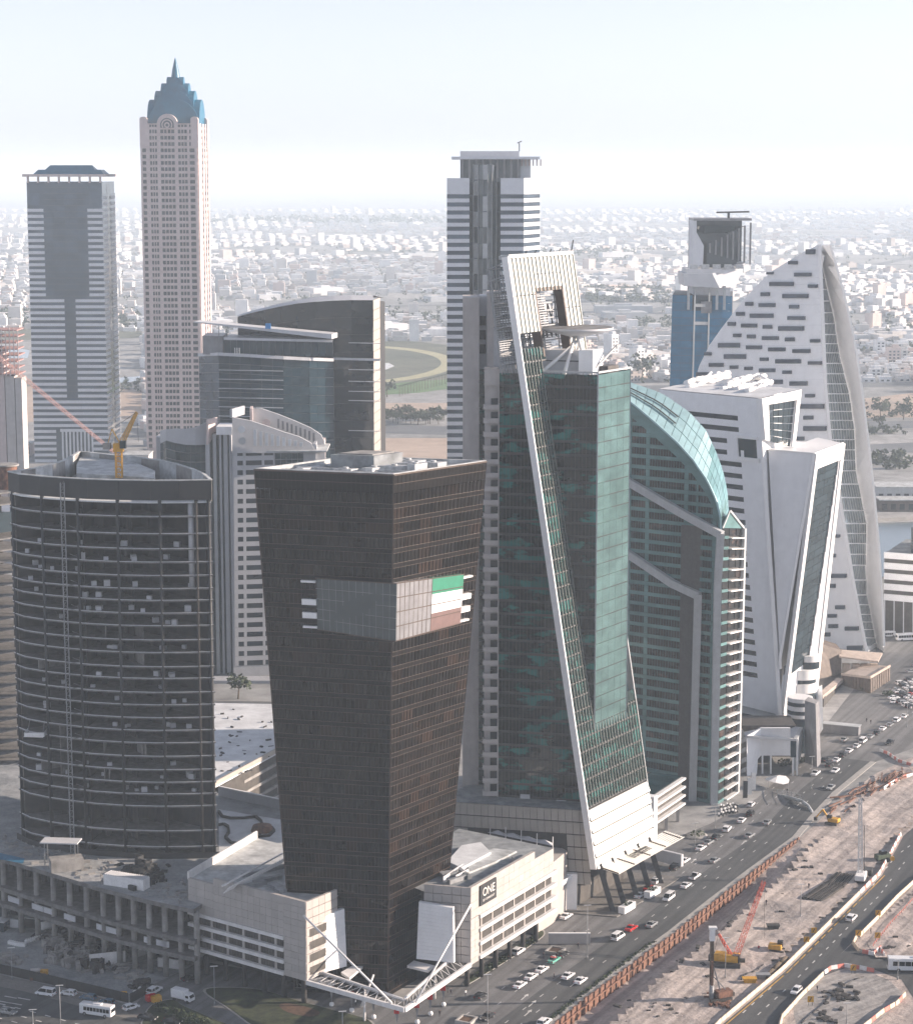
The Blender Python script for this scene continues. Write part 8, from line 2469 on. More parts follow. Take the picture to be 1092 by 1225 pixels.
row=[(991.5,914.5,'saloon','dark','dark saloon'),(1000,909,'saloon','white','white saloon'),(1007.5,903,'saloon','dark','dark saloon'),(1015,897.7,'saloon','white','white saloon'),(1024,892.3,'saloon','white','white saloon'),(1031.5,886.3,'van','white','white van'),(1040.3,881,'saloon','silver','silver saloon'),(1048,876.5,'saloon','dark','dark saloon'),(1055,871.5,'saloon','white','white saloon'),(1063.5,867,'saloon','silver','silver saloon'),(1072,861.3,'suv','white','white estate car'),(1081,856.5,'saloon','white','white saloon')]
ordn=['first','second','third','fourth','fifth','sixth','seventh','eighth','ninth','tenth','eleventh','twelfth']
for i,(x,y,k_,c_,n_) in enumerate(row):
 rc(x,y,k_,c_,0,'%s, %s from the near end of the long kerbside row'%(n_,ordn[i]),G2)
rc(1064,888,'pickup','dark',1,'dark pickup alone in the lanes beside the kerbside row',G1)
rc(1009,884.5,'saloon','silver',0,'grey car standing alone in front of the long grey kiosk',G1)
rc(1068.5,839,'saloon','white',0,'white saloon on the pale apron right of the brown podium',G1)
rc(1089,845,'saloon','white',0,'white car at the right edge on the road past the brown podium',G1)
rc(1088.5,831,'saloon','red',0,'red car at the right edge beside the crowded car park',G1)
car(1018,1098,'suv','white',roaddir(1018,1098,r2c),'white car driving alone on the dark road inside the sand works',None,.06)
car(952,1185,'hatch','white',(-roaddir(952,1185,r2c)[0],-roaddir(952,1185,r2c)[1]),'small white car near the bottom of the works road',None,.06)
LD=(-.93,.36)
car(55,1188,'van','white',LD,'white minivan on the bottom left road ahead of the white bus',None,.05)
car(82.4,1187.8,'hatch','white',LD,'white hatchback on the service lane below the black hoarding',None,.05)
car(106,1193,'hatch','blue',LD,'dull blue car mostly hidden behind the white bus, left one',None,.05)
car(128,1199,'hatch','blue',LD,'dull blue car behind the back of the white bus, right one',None,.05)
car(157,1204.6,'hatch','white',(.75,.66),'white car turning beside the yellow warning boards',None,.05)
car(176.7,1217,'saloon','dark',(.95,-.3),'black saloon below the hedge corner at the bottom left',None,.05)
car(185,1185,'suv','white',(.45,.89),'white four-wheel drive stopped at the site gate by the hedge',None,.05)
car(228,1170,'saloon','dark',(.8,.6),'black saloon in the shade under the left podium wing',None,.05)
car(206,1222,'saloon','dark',(.95,-.3),'black saloon cut by the bottom edge below the hedge',None,.05)
car(9,1210,'saloon','silver',(.93,-.36),'silver saloon at the left edge on the far carriageway',None,.05)
# car park
G3='cars in the crowded car park'
rp_=random.Random(12);cols=['white','white','silver','dark','white','silver','dark']
for r in range(9):
 for c_ in range(13):
  px=1058+r*5.2+c_*6.4-r*1.0;py=839-c_*7.2+r*2.6-(r // 2)*.6
  if not (1046<px<1110 and 766<py<846):continue
  if px<1066+(838-py)*-.25:continue
  if rp_.random()<.12:continue
  cl_=rp_.choice(cols);k_=rp_.choice(['saloon','suv','saloon'])
  car(px,py,k_,cl_,(.9,.3),{'white':'white','silver':'silver','dark':'dark'}[cl_]+(' saloon' if k_=='saloon' else ' estate car')+' parked in the crowded car park at the right edge',G3+', '+cl_+' '+k_,.05)
  # buses and trucks
def bus(name,label,p,head,L,Wd,H,paint,nwin,z,cat='bus'):
 t=thing(name,label,cat,(0,0,0));x=L/2;w=Wd/2
 m=MB();m.box(-x,-w,.38,x,w,H);bo=m.build('body',paint,t);bv=bo.modifiers.new('bevel','BEVEL');bv.width=.18;bv.segments=3
 for sy in (-1,1):
  for k in range(nwin):
   a=-x+.5+(L-1.6)*k/nwin;m=MB();y=sy*w;m.box(a,min(y,y+sy*.03),H*.46,a+(L-1.6)/nwin-.12,max(y,y+sy*.03),H*.78);m.build('window',M['car_glass'],t)
 m=MB();m.box(x-.01,-w*.88,H*.40,x+.05,w*.88,H*.82);m.build('windscreen',M['car_glass'],t)
 m=MB();m.box(-x-.05,-w*.8,H*.5,-x+.01,w*.8,H*.8);m.build('rear_window',M['car_glass'],t)
 for sx in (-.62,.66):
  for sy in (-1,1):m=MB();m.tube((sx*x,sy*(w-.28),.46),(sx*x,sy*(w+.02),.46),.46,.46,16);wh=m.build('wheel',M['tyre'],t);m=MB();m.tube((sx*x,sy*w,.46),(sx*x,sy*(w+.04),.46),.25,.25,12);m.build('rim',M['car_silver'],wh)
 m=MB();m.box(-x*.3,-w*.5,H,x*.2,w*.5,H+.22);m.build('roof_unit',paint,t)
 for sy in (-1,1):m=MB();m.box(x,sy*w*.7-.18,.7,x+.05,sy*w*.7+.18,.95);m.build('headlight',M['lamp_clear'],t)
 t.location=(p.x,p.y,z);t.rotation_euler=(0,0,math.atan2(head[1],head[0]));return t
bus('minibus','white minibus with a dark window band on the bottom left road',G(116.7,1211,.8),(-.93,.34),8.6,2.3,2.9,M['car_white'],8,.05)
bus('coach','long white coach with a dark window band entering the works junction',G(1098,1158,.8),(-.995,.08),15.5,2.6,3.5,M['car_white'],9,.08)
bus('coach','white coach parked along the top of the crowded car park',G(1086,764,.8),(.97,.2),11,2.5,3.2,M['car_white'],8,.06)
bus('minibus','white minibus parked left of the coach by the pyramid foot',G(1062,760,.8),(.97,.2),6,2.1,2.6,M['car_white'],5,.06)
t=thing('box_truck','small white box truck at the forecourt entrance beside the hedge','truck',(0,0,0))
m=MB();m.box(-2.9,-1.05,.8,1.1,1.05,3.0);bo=m.build('cargo_box',M['car_white'],t);bv=bo.modifiers.new('bevel','BEVEL');bv.width=.08
m=MB();m.add([(1.2,-1,.6),(2.9,-1,.6),(2.9,-1,1.4),(2.5,-1,2.3),(1.2,-1,2.4),(1.2,1,.6),(2.9,1,.6),(2.9,1,1.4),(2.5,1,2.3),(1.2,1,2.4)],[(0,1,2,3,4),(9,8,7,6,5),(1,0,5,6),(2,1,6,7),(3,2,7,8),(4,3,8,9),(0,4,9,5)]);m.build('cab',M['car_white'],t)
m=MB();m.add([(2.915,-.85,1.42),(2.54,-.85,2.2),(2.54,.85,2.2),(2.915,.85,1.42)],[(0,1,2,3)]);m.box(1.5,-1.03,1.4,2.4,-1.0,2.0);m.box(1.5,1.0,1.4,2.4,1.03,2.0);m.build('cab_glass',M['car_glass'],t)
for sx in (-1.9,2.1):
 for sy in (-1,1):m=MB();m.tube((sx,sy*.75,.42),(sx,sy*1.05,.42),.42,.42,14);m.build('wheel',M['tyre'],t)
p=G(219,1194,.8);t.location=(p.x,p.y,.05);t.rotation_euler=(0,0,math.atan2(-.5,.86))
# ------------------------------------------------------------------ barriers of the works road
def barrier_run(path,L,label,group,cols,z=.05,h=1.0,skip=0.0,name='road_barrier',w=.5):
 s=.2;tot=sum((path[i+1]-path[i]).length for i in range(len(path)-1));k=0;protos={}
 while s<tot-L*.5:
  p,d=along(path,s+L/2);c_=cols[k%len(cols)]
  if RN.random()>=skip:
   if c_ not in protos:
    m=MB();m.hexa([(-L/2+.05,w/2,0),(L/2-.05,w/2,0),(L/2-.05,-w/2,0),(-L/2+.05,-w/2,0),(-L/2+.05,w*.2,h),(L/2-.05,w*.2,h),(L/2-.05,-w*.2,h),(-L/2+.05,-w*.2,h)])
    o=m.build(name,M[c_],loc=(0,0,0));protos[c_]=o
   else:o=protos[c_].copy();COL.objects.link(o)
   o.location=(p.x,p.y,z);o.rotation_euler=(0,0,math.atan2(d.y,d.x)+RN.uniform(-.03,.03))
   tag(o,label[c_] if isinstance(label,dict) else label,'barrier',group if not isinstance(group,dict) else group[c_])
  s+=L;k+=1
M['barrier_cream']=solid('barrier_cream',(.66,.55,.42),.7,.08,1)
M['barrier_pink']=solid('barrier_pink',(.62,.20,.16),.6,.1,1)
e_=offset_path(P2(R2L),.9)
barrier_run(e_[:5],3.0,'cream concrete barrier block along the left edge of the works road','cream barriers along the left edge of the works road',['barrier_cream'])
barrier_run(e_[4:8],1.9,{'barrier_pink':'red plastic barrier in the far left line of the works road','white_paint':'white plastic barrier in the far left line of the works road'},{'barrier_pink':'red barriers, far left line','white_paint':'white barriers, far left line'},['white_paint','white_paint','barrier_pink'])
f_=offset_path(P2(R2R),-.6)
barrier_run(f_[:4],2.4,'cream barrier block along the right edge of the works road near the bottom','cream barriers, right edge near the bottom',['barrier_cream'])
barrier_run(f_[4:],2.6,'cream barrier block along the right edge of the works road above the junction','cream barriers, right edge above the junction',['barrier_cream'])
jn=P2([(985,1166),(993,1160),(1010,1157),(1030,1160),(1048,1164)])
barrier_run(jn,2.0,{'barrier_pink':'red plastic barrier curving round the tip of the grey sand pad','white_paint':'white plastic barrier curving round the tip of the grey sand pad'},{'barrier_pink':'red barriers round the sand pad tip','white_paint':'white barriers round the sand pad tip'},['white_paint','barrier_pink'])
jn2=P2([(1030,1232),(1055,1212),(1072,1202),(1083,1190)])
barrier_run(jn2,2.6,{'barrier_pink':'orange red barrier along the lower right edge of the sand pad','barrier_cream':'cream barrier along the lower right edge of the sand pad'},{'barrier_pink':'red barriers, lower right','barrier_cream':'cream barriers, lower right'},['barrier_cream','barrier_cream','barrier_pink'])
jn3=P2([(1024,1121),(1020,1130),(1026,1138)])
barrier_run(jn3,1.8,'cream block turning the corner of the works road junction','cream barriers at the junction corner',['barrier_cream'])
jn4=P2([(1030,1140),(1044,1143),(1052,1136),(1058,1146)])
barrier_run(jn4,1.7,{'barrier_pink':'red barrier in the kinked line left of the coach','white_paint':'white barrier in the kinked line left of the coach'},{'barrier_pink':'red barriers left of the coach','white_paint':'white barriers left of the coach'},['barrier_pink','white_paint'])
up=P2([(1052,899),(1062,903),(1075,912),(1095,918)])
barrier_run(up,2.0,{'barrier_pink':'dark red striped barrier in the curve at the upper right of the works','white_paint':'white striped barrier in the curve at the upper right of the works'},{'barrier_pink':'red barriers upper right','white_paint':'white barriers upper right'},['white_paint','barrier_pink'])
up2=P2([(1056,945),(1068,937),(1080,931),(1092,928)])
barrier_run(up2,2.0,{'barrier_pink':'red barrier in the short line on the pale sand at the right edge','white_paint':'white barrier in the short line on the pale sand at the right edge'},{'barrier_pink':'red barriers on pale sand','white_paint':'white barriers on pale sand'},['white_paint','white_paint','barrier_pink'])
sandf=P2([(1044,1132),(1065,1105),(1080,1090),(1096,1072)])
m=MB()
for k in range(34):
 p,d=along(sandf,k*1.7);m.tube((p.x,p.y,0),(p.x,p.y,.9),.12,.08,6)
 m.bar((p.x,p.y,.7),(p.x+d.x*1.7,p.y+d.y*1.7,.7),.06)
m.build('warning_fence',M['barrier_pink'],kind='stuff')
def warn(px,py,lb,s=1.5):
 p=G(px,py+4,0);t=thing('warning_sign',lb,'sign',(p.x,p.y,0));m=MB();m.box(p.x-s/2,p.y-.05,.9,p.x+s/2,p.y+.05,.9+s);m.build('board',M['yellow'],t)
 m=MB();m.bar((p.x-s*.3,p.y+.1,0),(p.x-s*.3,p.y+.1,1),.1);m.bar((p.x+s*.3,p.y+.1,0),(p.x+s*.3,p.y+.1,1),.1);m.build('leg',M['steel_dark'],t)
 m=MB();m.bar((p.x-s*.2,p.y-.08,1.2),(p.x+s*.15,p.y-.08,.7+s),.16);m.build('arrow',M['band_black'],t)
for a in ((973,1116,'yellow warning board behind the cream barriers left of the works road'),(964,1127,'second smaller yellow board just below the one left of the works road'),(1049.5,1095,'yellow warning board at the right barrier line above the junction'),(1026,1119,'yellow warning board at the corner of the junction'),(1049,1122,'orange board lying among cones right of the junction corner'),(1020,1161,'yellow board among the red barriers round the pad tip'),(969,1199,'orange board at the lower left end of the sand pad'),(149,1193,'yellow arrow board at the end of the black hoarding')):warn(*a)
for (x,y,lb) in ((162,1192,'left white round lamp sign on the black hoarding end'),(168,1188,'right white round lamp sign on the black hoarding end')):
 p=G(x,y+2,0);t=thing('round_sign',lb,'sign',(p.x,p.y,0));m=MB();m.tube((p.x,p.y-.1,1.6),(p.x,p.y,1.6),.55,.55,14);m.build('disc',M['white_paint'],t);m=MB();m.bar((p.x,p.y+.05,0),(p.x,p.y+.05,1.6),.1);m.build('post',M['steel_dark'],t)
for (x,y,c_,lb) in ((181,1198,'car_red','red portable generator beside the site gate'),(187,1199,'yellow','small yellow compressor beside the red generator at the site gate')):
 p=G(x,y,0);t=thing('generator',lb,'generator',(p.x,p.y,0));m=MB();m.obox((p.x,p.y),(.8,.5),1.2,.8,.3,1.7);m.build('housing',M[c_],t);m=MB();m.tube((p.x-.6,p.y-.8,.3),(p.x-.6,p.y+.8,.3),.3,.3,10);m.build('wheel',M['tyre'],t)
 # ------------------------------------------------------------------ crawler crane with red lattice boom
p=G(871,1154,0)
CC=thing('crawler_crane','yellow crawler crane with a raised red lattice boom on the sand','crane',(p.x,p.y,0))
for dy in (-1.9,1.9):m=MB();m.obox((p.x+dy*.45,p.y+dy),(.98,-.2),3.6,.45,.05,1.1);m.build('crawler_track',M['steel_dark'],CC)
m=MB();m.obox((p.x-.5,p.y),(.95,-.3),3.1,1.5,1.15,3.0);bo=m.build('engine_house',M['yellow'],CC);bv=bo.modifiers.new('bevel','BEVEL');bv.width=.12
m=MB();m.obox((p.x+1.8,p.y-1.3),(.95,-.3),.9,.8,1.2,3.1);m.build('cab',M['car_glass'],CC)
m=MB();m.obox((p.x-4.1,p.y+1),(.95,-.3),.7,1.5,1.0,2.6);m.build('counterweight',M['steel_dark'],CC)
b0=Vector((p.x+1.6,p.y-.4,1.9));bt=W(913.5,1054,p.y+14)
m=MB();lattice(m,b0,bt,.6,.4,18,.055);m.build('boom',M['red_paint'],CC)
m=MB();lattice(m,b0+Vector((-1,0,.8)),Vector((p.x-2.6,p.y+.6,8.0)),.35,.2,6,.09);m.build('gantry_mast',M['red_paint'],CC)
gmt=Vector((p.x-2.6,p.y+.6,8.0));m=MB();m.tube(gmt,bt,.05,.05,4);m.tube(gmt,(p.x-3.6,p.y+.8,3),.05,.05,4);m.tube(bt,(bt.x+.5,bt.y,2),.04,.04,4);m.build('cable',M['steel_dark'],CC)
# piling rig
p=G(856,1196,0)
PR=thing('piling_rig','tall narrow piling rig with a brown mast standing on the sand beside the crawler crane','drilling rig',(p.x,p.y,0))
zt=Zat(851,1111,p.y)
m=MB();m.bar((p.x-1.2,p.y,.6),(p.x-1.2,p.y,zt-3),.9);m.build('mast',M['bark'],PR)
m=MB();m.bar((p.x-1.2,p.y-.8,4),(p.x-1.2,p.y-.8,zt-8),.45);m.build('drill_rod',M['rust'],PR)
m=MB();m.bar((p.x-1.2,p.y,zt-2.95),(p.x-1.2,p.y,zt),1.3);m.box(p.x-2.1,p.y-.7,zt,p.x-.1,p.y+.7,zt+.5);m.build('mast_head',M['white_paint'],PR)
for dy in (-1.6,1.6):m=MB();m.obox((p.x+1.6+dy*.3,p.y+dy),(.9,.4),2.9,.4,.05,.95);m.build('crawler_track',M['steel_dark'],PR)
m=MB();m.obox((p.x+1.8,p.y),(.9,.4),2.0,1.2,1.0,2.5);m.build('engine_house',M['rust'],PR)
m=MB();m.bar((p.x+1,p.y,2.4),(p.x-.9,p.y,9),.3);m.bar((p.x+2.6,p.y+.5,2.2),(p.x-.8,p.y,6),.22);m.build('back_stay',M['steel_grey'],PR)
m=MB();m.tube((p.x-1.2,p.y-.8,.1),(p.x-1.2,p.y-.8,4),.6,.6,10);m.build('auger',M['steel_grey'],PR)
rs=random.Random(31);m=MB()
for k in range(60):
 a=rs.uniform(0,3.14);q=G(rs.uniform(846,873),rs.uniform(1188,1206),0);m.obox((q.x,q.y),(math.cos(a),math.sin(a)),rs.uniform(.2,1.1),rs.uniform(.1,.3),.02,rs.uniform(.2,.8))
m.build('scrap_heap',M['rust'],kind='stuff')
# telescopic crane standing upright
p=G(1029,1054,0)
TC=thing('mobile_crane','white mobile crane with its grey lattice boom standing straight up beside the works road','crane',(p.x,p.y,0))
m=MB();m.obox((p.x,p.y),(.3,.95),3.0,1.4,.9,2.3);bo=m.build('body',M['white_paint'],TC);bv=bo.modifiers.new('bevel','BEVEL');bv.width=.12
m=MB();m.obox((p.x,p.y),(.3,.95),2.5,1.6,.1,.85);m.build('crawler_track',M['steel_dark'],TC)
bt=W(1028.5,955,p.y+4);m=MB();lattice(m,(p.x,p.y+1,2.3),bt,.6,.35,16,.1);m.build('boom',M['steel_white'],TC)
m=MB();m.tube((p.x+.8,p.y+3,2.4),bt+Vector((.6,0,-2)),.06,.06,4);m.tube((p.x+1.3,p.y+2,2),bt+Vector((1.4,0,-8)),.12,.12,5);m.build('cable',M['steel_dark'],TC)
p2=p+Vector((1.0,6,0));m=MB();m.obox((p2.x+2.2,p2.y),(.3,.95),1.6,1.2,0,1.8);m.build('counterweight',M['steel_dark'],TC)
p=G(1055,1030,0);t=thing('loader','dark green site loader with an orange lamp beside the far barrier line','loader',(p.x,p.y,0))
m=MB();m.obox((p.x,p.y),(.9,.4),2.2,1.1,.8,2.2);m.build('body',solid('loader_green',(.08,.11,.07),.6,.2,1),t);m=MB();m.obox((p.x,p.y),(.9,.4),.8,.9,2.2,3.2);m.build('cab',M['car_glass'],t)
for dx in (-1.3,1.3):
 for dy in (-1.1,1.1):m=MB();m.tube((p.x+dx,p.y+dy-.2,.7),(p.x+dx,p.y+dy+.2,.7),.7,.7,12);m.build('wheel',M['tyre'],t)
m=MB();m.tube((p.x+2.6,p.y-1.6,1.2),(p.x+2.6,p.y-1.2,1.2),.7,.7,12);m.build('orange_lamp',M['yellow'],t)
# yellow excavator and pump
def excavator(px,py,lb,ang,tall):
 p=G(px,py,0);t=thing('excavator',lb,'excavator',(p.x,p.y,0));a=(math.cos(ang),math.sin(ang))
 for s_ in (-1,1):m=MB();m.obox((p.x-a[1]*s_*1.2,p.y+a[0]*s_*1.2),a,1.9,.32,.05,.85);m.build('crawler_track',M['steel_dark'],t)
 m=MB();m.obox((p.x-a[0]*.5,p.y-a[1]*.5),a,1.7,1.25,.9,2.1);bo=m.build('house',M['yellow'],t);bv=bo.modifiers.new('bevel','BEVEL');bv.width=.15
 m=MB();m.obox((p.x+a[0]*.7-a[1]*.6,p.y+a[1]*.7+a[0]*.6),a,.7,.55,1.5,3.0);m.build('cab',M['car_glass'],t)
 if tall:
  e=Vector((p.x+a[0]*3.2,p.y+a[1]*3.2,4.2));f=Vector((p.x+a[0]*5.4,p.y+a[1]*5.4,1.4))
  m=MB();m.bar((p.x+a[0]*1.2,p.y+a[1]*1.2,1.6),e,.4,.5);m.build('boom',M['yellow'],t);m=MB();m.bar(e,f,.32,.4);m.build('stick',M['yellow'],t);m=MB();m.obox((f.x,f.y),a,.5,.6,.5,1.5);m.build('bucket',M['steel_dark'],t)
 return t
excavator(929,1139,'yellow excavator body without raised arm at the top of the hose trench',-.3,False)
excavator(995,986,'orange yellow excavator at the far end of the sand works by the gantry',2.6,True)
# stacked sheet piles
def pile_stack(px0,py0,px1,py1,w,n,lb,nm='steel_stack',mat='concrete_dark_and_shade'):
 a,b_=G(px0,py0,0),G(px1,py1,0);t=thing(nm,lb,'steel stack',a);d=(b_-a).normalized();nn_=Vector((d.y,-d.x,0))
 for k in range(n):
  m=MB();o=nn_*(w*(k/(n-1)-.5));m.bar(a+o+Vector((0,0,.35+.1*(k%2))),b_+o+Vector((0,0,.35+.1*(k%2))),w/n*.8,.6+.2*(k%3==1));m.build('steel_beam',M[mat],t)
pile_stack(970,1078,997,1060,5.2,6,'longer stack of dark steel sections on the sand, the nearer one')
pile_stack(997,1061,1011,1047,5.0,6,'shorter stack of dark steel sections on the sand, the farther one')
rs=random.Random(77)
SPL=thing('scattered_beams','loose pile of rusty beams strewn on the sand beyond the gantry foot','beam pile',G(1035,950,0))
for k in range(46):
 f=rs.random();q=G(1000+f*85+rs.uniform(-6,6),965-f*42+rs.uniform(-8,9),0);a=rs.gauss(.95,.25);L=rs.uniform(2,5.5);m=MB();z=rs.uniform(.2,.9)
 m.bar((q.x-math.cos(a)*L,q.y-math.sin(a)*L,z),(q.x+math.cos(a)*L,q.y+math.sin(a)*L,z+rs.uniform(-.2,.2)),.38);m.build('beam',M['rust'],SPL)
 # hoses and small junk on the sand
def curve_tube(pts,r,mat,name,label,cat,z=.15):
 P=[G(x,y,z) for x,y in pts];m=MB()
 for i in range(len(P)-1):m.tube(P[i],P[i+1],r,r,6)
 o=m.build(name,mat,loc=P[0]);return tag(o,label,cat)
curve_tube([(924,1143),(914,1144),(912,1149),(916,1152),(910,1156),(906,1160),(898,1163),(890,1166),(886,1172)],.22,M['steel_dark'],'hose','dark hose winding from the yellow excavator over the sand','hose')
curve_tube([(1033,1168),(1020,1172),(1003,1182),(993,1192),(984,1202),(970,1213),(958,1224)],.2,M['steel_dark'],'hose','long dark hose crossing the grey sand pad','hose')
curve_tube([(940,1147),(932,1154),(924,1162),(915,1171)],.9,M['bark'],'spoil_bank','dark spoil bank along the left barriers of the works road','spoil bank',.1)
for (x,y,c_,lb) in ((896,1175,'yellow','orange concrete skip at the end of the hose on the sand'),(912,1170,'steel_grey','grey skip beside the dark spoil bank'),(924,1111,'concrete_dark_and_shade','cluster of dark drums on the sand below the red boom')):
 p=G(x,y,0);t=thing('skip',lb,'skip',(p.x,p.y,0));m=MB();m.hexa([(p.x-1.3,p.y+.8,.05),(p.x+1.3,p.y+.8,.05),(p.x+1.3,p.y-.8,.05),(p.x-1.3,p.y-.8,.05),(p.x-1.8,p.y+1,1.2),(p.x+1.8,p.y+1,1.2),(p.x+1.8,p.y-1,1.2),(p.x-1.8,p.y-1,1.2)]);m.build('tub',M[c_],t)
m=MB();rs=random.Random(90)
for k in range(520):
 px,py=rs.uniform(700,1092),rs.uniform(930,1225)
 q=G(px,py,0);
 # only on the works side of the wall
 ww=None
 xw=np_x=None
 for i in range(len(WALL_PX)-1):
  if WALL_PX[i+1][1]<=py<=WALL_PX[i][1]:
   f=(py-WALL_PX[i][1])/(WALL_PX[i+1][1]-WALL_PX[i][1]);xw=WALL_PX[i][0]+(WALL_PX[i+1][0]-WALL_PX[i][0])*f
 if xw is None or px<xw+45:continue
 xr=None
 if py>1000 and px>2030-py:continue
 a=rs.uniform(0,3.14);s_=rs.uniform(.12,.5);m.obox((q.x,q.y),(math.cos(a),math.sin(a)),s_*rs.uniform(1,2.5),s_,.05,.1+s_*.8)
for (cx__,cy__,sx__,sy__,n__) in ((1000,1190,10,5,30),(1012,1192,8,3,20),(984,1215,8,5,20),(1075,1137,10,6,24)):
 for k in range(n__):
  q=G(rs.gauss(cx__,sx__),rs.gauss(cy__,sy__),0);a=rs.uniform(0,3.14);s_=rs.uniform(.15,.45);m.obox((q.x,q.y),(math.cos(a),math.sin(a)),s_*2,s_,.05,.1+s_)
m.build('site_debris',M['concrete_dark_and_shade'],kind='stuff')
# ------------------------------------------------------------------ sign gantry over the road
GA=thing('sign_gantry','curved grey footbridge-like sign gantry arching over the main road','gantry',G(978,990,0))
gp_=[(896,943,695),(920,950,688),(940,953,680),(958,958,672),(966,964,668),(971,972,664)]
P=[W(*q) for q in gp_];m=MB()
b0=G(972,989,0)
for i in range(len(P)-1):m.tube(P[i],P[i+1],.55,.55,10)
m.tube(P[-1],(b0.x,b0.y,P[-1].z-5),.55,.55,10);m.tube((b0.x,b0.y,P[-1].z-5),b0,.55,.6,10);m.build('arched_beam',M['grey_trim'],GA)
for k in range(12):
 f=k/11*3.2;i=int(f);q=P[i].lerp(P[i+1],f-i);m=MB();m.bar(q+Vector((0,0,-1.1)),q+Vector((0,0,2.0)),.14);m.build('upright',M['grey_trim'],GA)
m=MB()
for i in range(3):m.bar(P[i]+Vector((0,0,1.9)),P[i+1]+Vector((0,0,1.9)),.12);m.bar(P[i]+Vector((0,0,1.0)),P[i+1]+Vector((0,0,1.0)),.08);m.bar(P[i]+Vector((0,0,-1.0)),P[i+1]+Vector((0,0,-1.0)),.12)
m.build('rail',M['grey_trim'],GA)
a0_=P[0];m=MB();m.bar((a0_.x,a0_.y,0),(a0_.x,a0_.y,a0_.z+1),1.0);m.build('pylon',M['grey_trim'],GA)
# ------------------------------------------------------------------ lamp posts
def lamp(px,py_base,py_top,lb,arm=0,mat='steel_grey',r=.09):
 p=G(px,py_base,0);z=Zat(px,py_top,p.y);t=thing('street_lamp',lb,'street lamp',(p.x,p.y,0))
 m=MB();m.tube(p,(p.x,p.y,z),r*1.3,r*.8,8);m.build('pole',M[mat],t)
 m=MB();m.tube(p,(p.x,p.y,.9),r*2.2,r*2,8);m.build('base',M[mat],t)
 m=MB();m.bar((p.x-.9 if arm<=0 else p.x,p.y,z),(p.x+(.9 if arm>=0 else 0),p.y,z+.1),.22,.12);m.build('lamp_head',M['white_paint'],t)
for a in ((583,1228,1166,'tall thin lamp post at the bottom right of the V-shaped canopy'),(702,1147,1083,'thin lamp post on the forecourt before the green tower'),(257,1203,1156,'white lamp post on the dark lawn at the lower left'),(410,1240,1210,'short lamp post at the bottom edge below the canopy'),(73,1230,1179,'lamp post in front of the white minibus'),(15,1172,1134,'lamp post behind the black hoarding at far left'),(40,1228,1208,'short post at the bottom left behind the hatchback'),(867,1170,1122,'thin pole on the sand between the piling rig and the excavator'),(957,1098,1058,'thin lamp pole on the sand left of the steel stacks'),(1073,1172,1148,'thin pole in front of the long white coach'),(1012,1228,1200,'thin pole on the grey sand pad'),(831,1015,985,'thin dark pole at the roundabout planter before the sail tower'),(855,992,962,'thin pole at the foot of the grey beam of the sail tower'),(1084,870,822,'lamp pole beside the farther kerbside cars'),(970,945,905,'lamp pole beside the white pickup'),(1092,900,852,'lamp pole at the right edge above the works')):
 lamp(*a)
 # festival banners on white ball bases in front of the canopy
bp_=None
bl=[(397,1204,'leftmost'),(421,1211,'second from left'),(447,1219,'third from left'),(475,1232,'fourth from left'),(499,1225,'third from right'),(515,1215,'second from right'),(530.5,1204,'rightmost')]
for i,(x,y,w_) in enumerate(bl):
 p=G(x,y,0);t=thing('banner_stand','red topped banner pole, %s of the seven below the canopy'%w_,'banner',(p.x,p.y,0),'banner poles in front of the V-shaped canopy')
 m=MB();m.lathe([(.1,0),(.5,.15),(.62,.55),(.5,.95),(.15,1.1)],14,(p.x,p.y,0));m.build('ball_base',M['white_paint'],t)
 m=MB();m.bar((p.x,p.y,1),(p.x-.3,p.y,5.2),.12);m.build('pole',M['steel_grey'],t)
 m=MB();m.hexa([(p.x-.1,p.y+.03,2.2),(p.x+.1,p.y+.03,2.2),(p.x+.1,p.y,2.2),(p.x-.1,p.y,2.2),(p.x-.7,p.y+.03,5.2),(p.x+.5,p.y+.03,5.2),(p.x+.5,p.y,5.2),(p.x-.7,p.y,5.2)]);m.build('flag',M['panel_grey'],t)
 m=MB();m.box(p.x-.7,p.y-.06,4.0,p.x+.55,p.y-.01,5.25);m.build('flag_top',M['car_red'],t)
 # fence of the lower left works and hoarding panels
hoard=P2([(-20,1160),(0,1164),(45,1174),(97,1186),(156,1200)]);
HF=thing('site_hoarding','black solid hoarding fence along the bottom left road','fence',hoard[2])
s=0;tot=sum((hoard[i+1]-hoard[i]).length for i in range(4))
while s<tot-2.4:
 p,d=along(hoard,s);q,_=along(hoard,s+2.36);m=MB();m.bar((p.x,p.y,1.2),(q.x,q.y,1.2),.12,2.4);m.build('hoarding_panel',M['band_black'],HF);s+=2.42
hd2=P2([(156,1200),(164,1196),(175,1189)])
for i in range(2):
 m=MB();m.bar(hd2[i]+Vector((0,0,1.2)),hd2[i+1]+Vector((0,0,1.2)),.12,2.4);m.build('hoarding_panel',M['band_black'],HF)
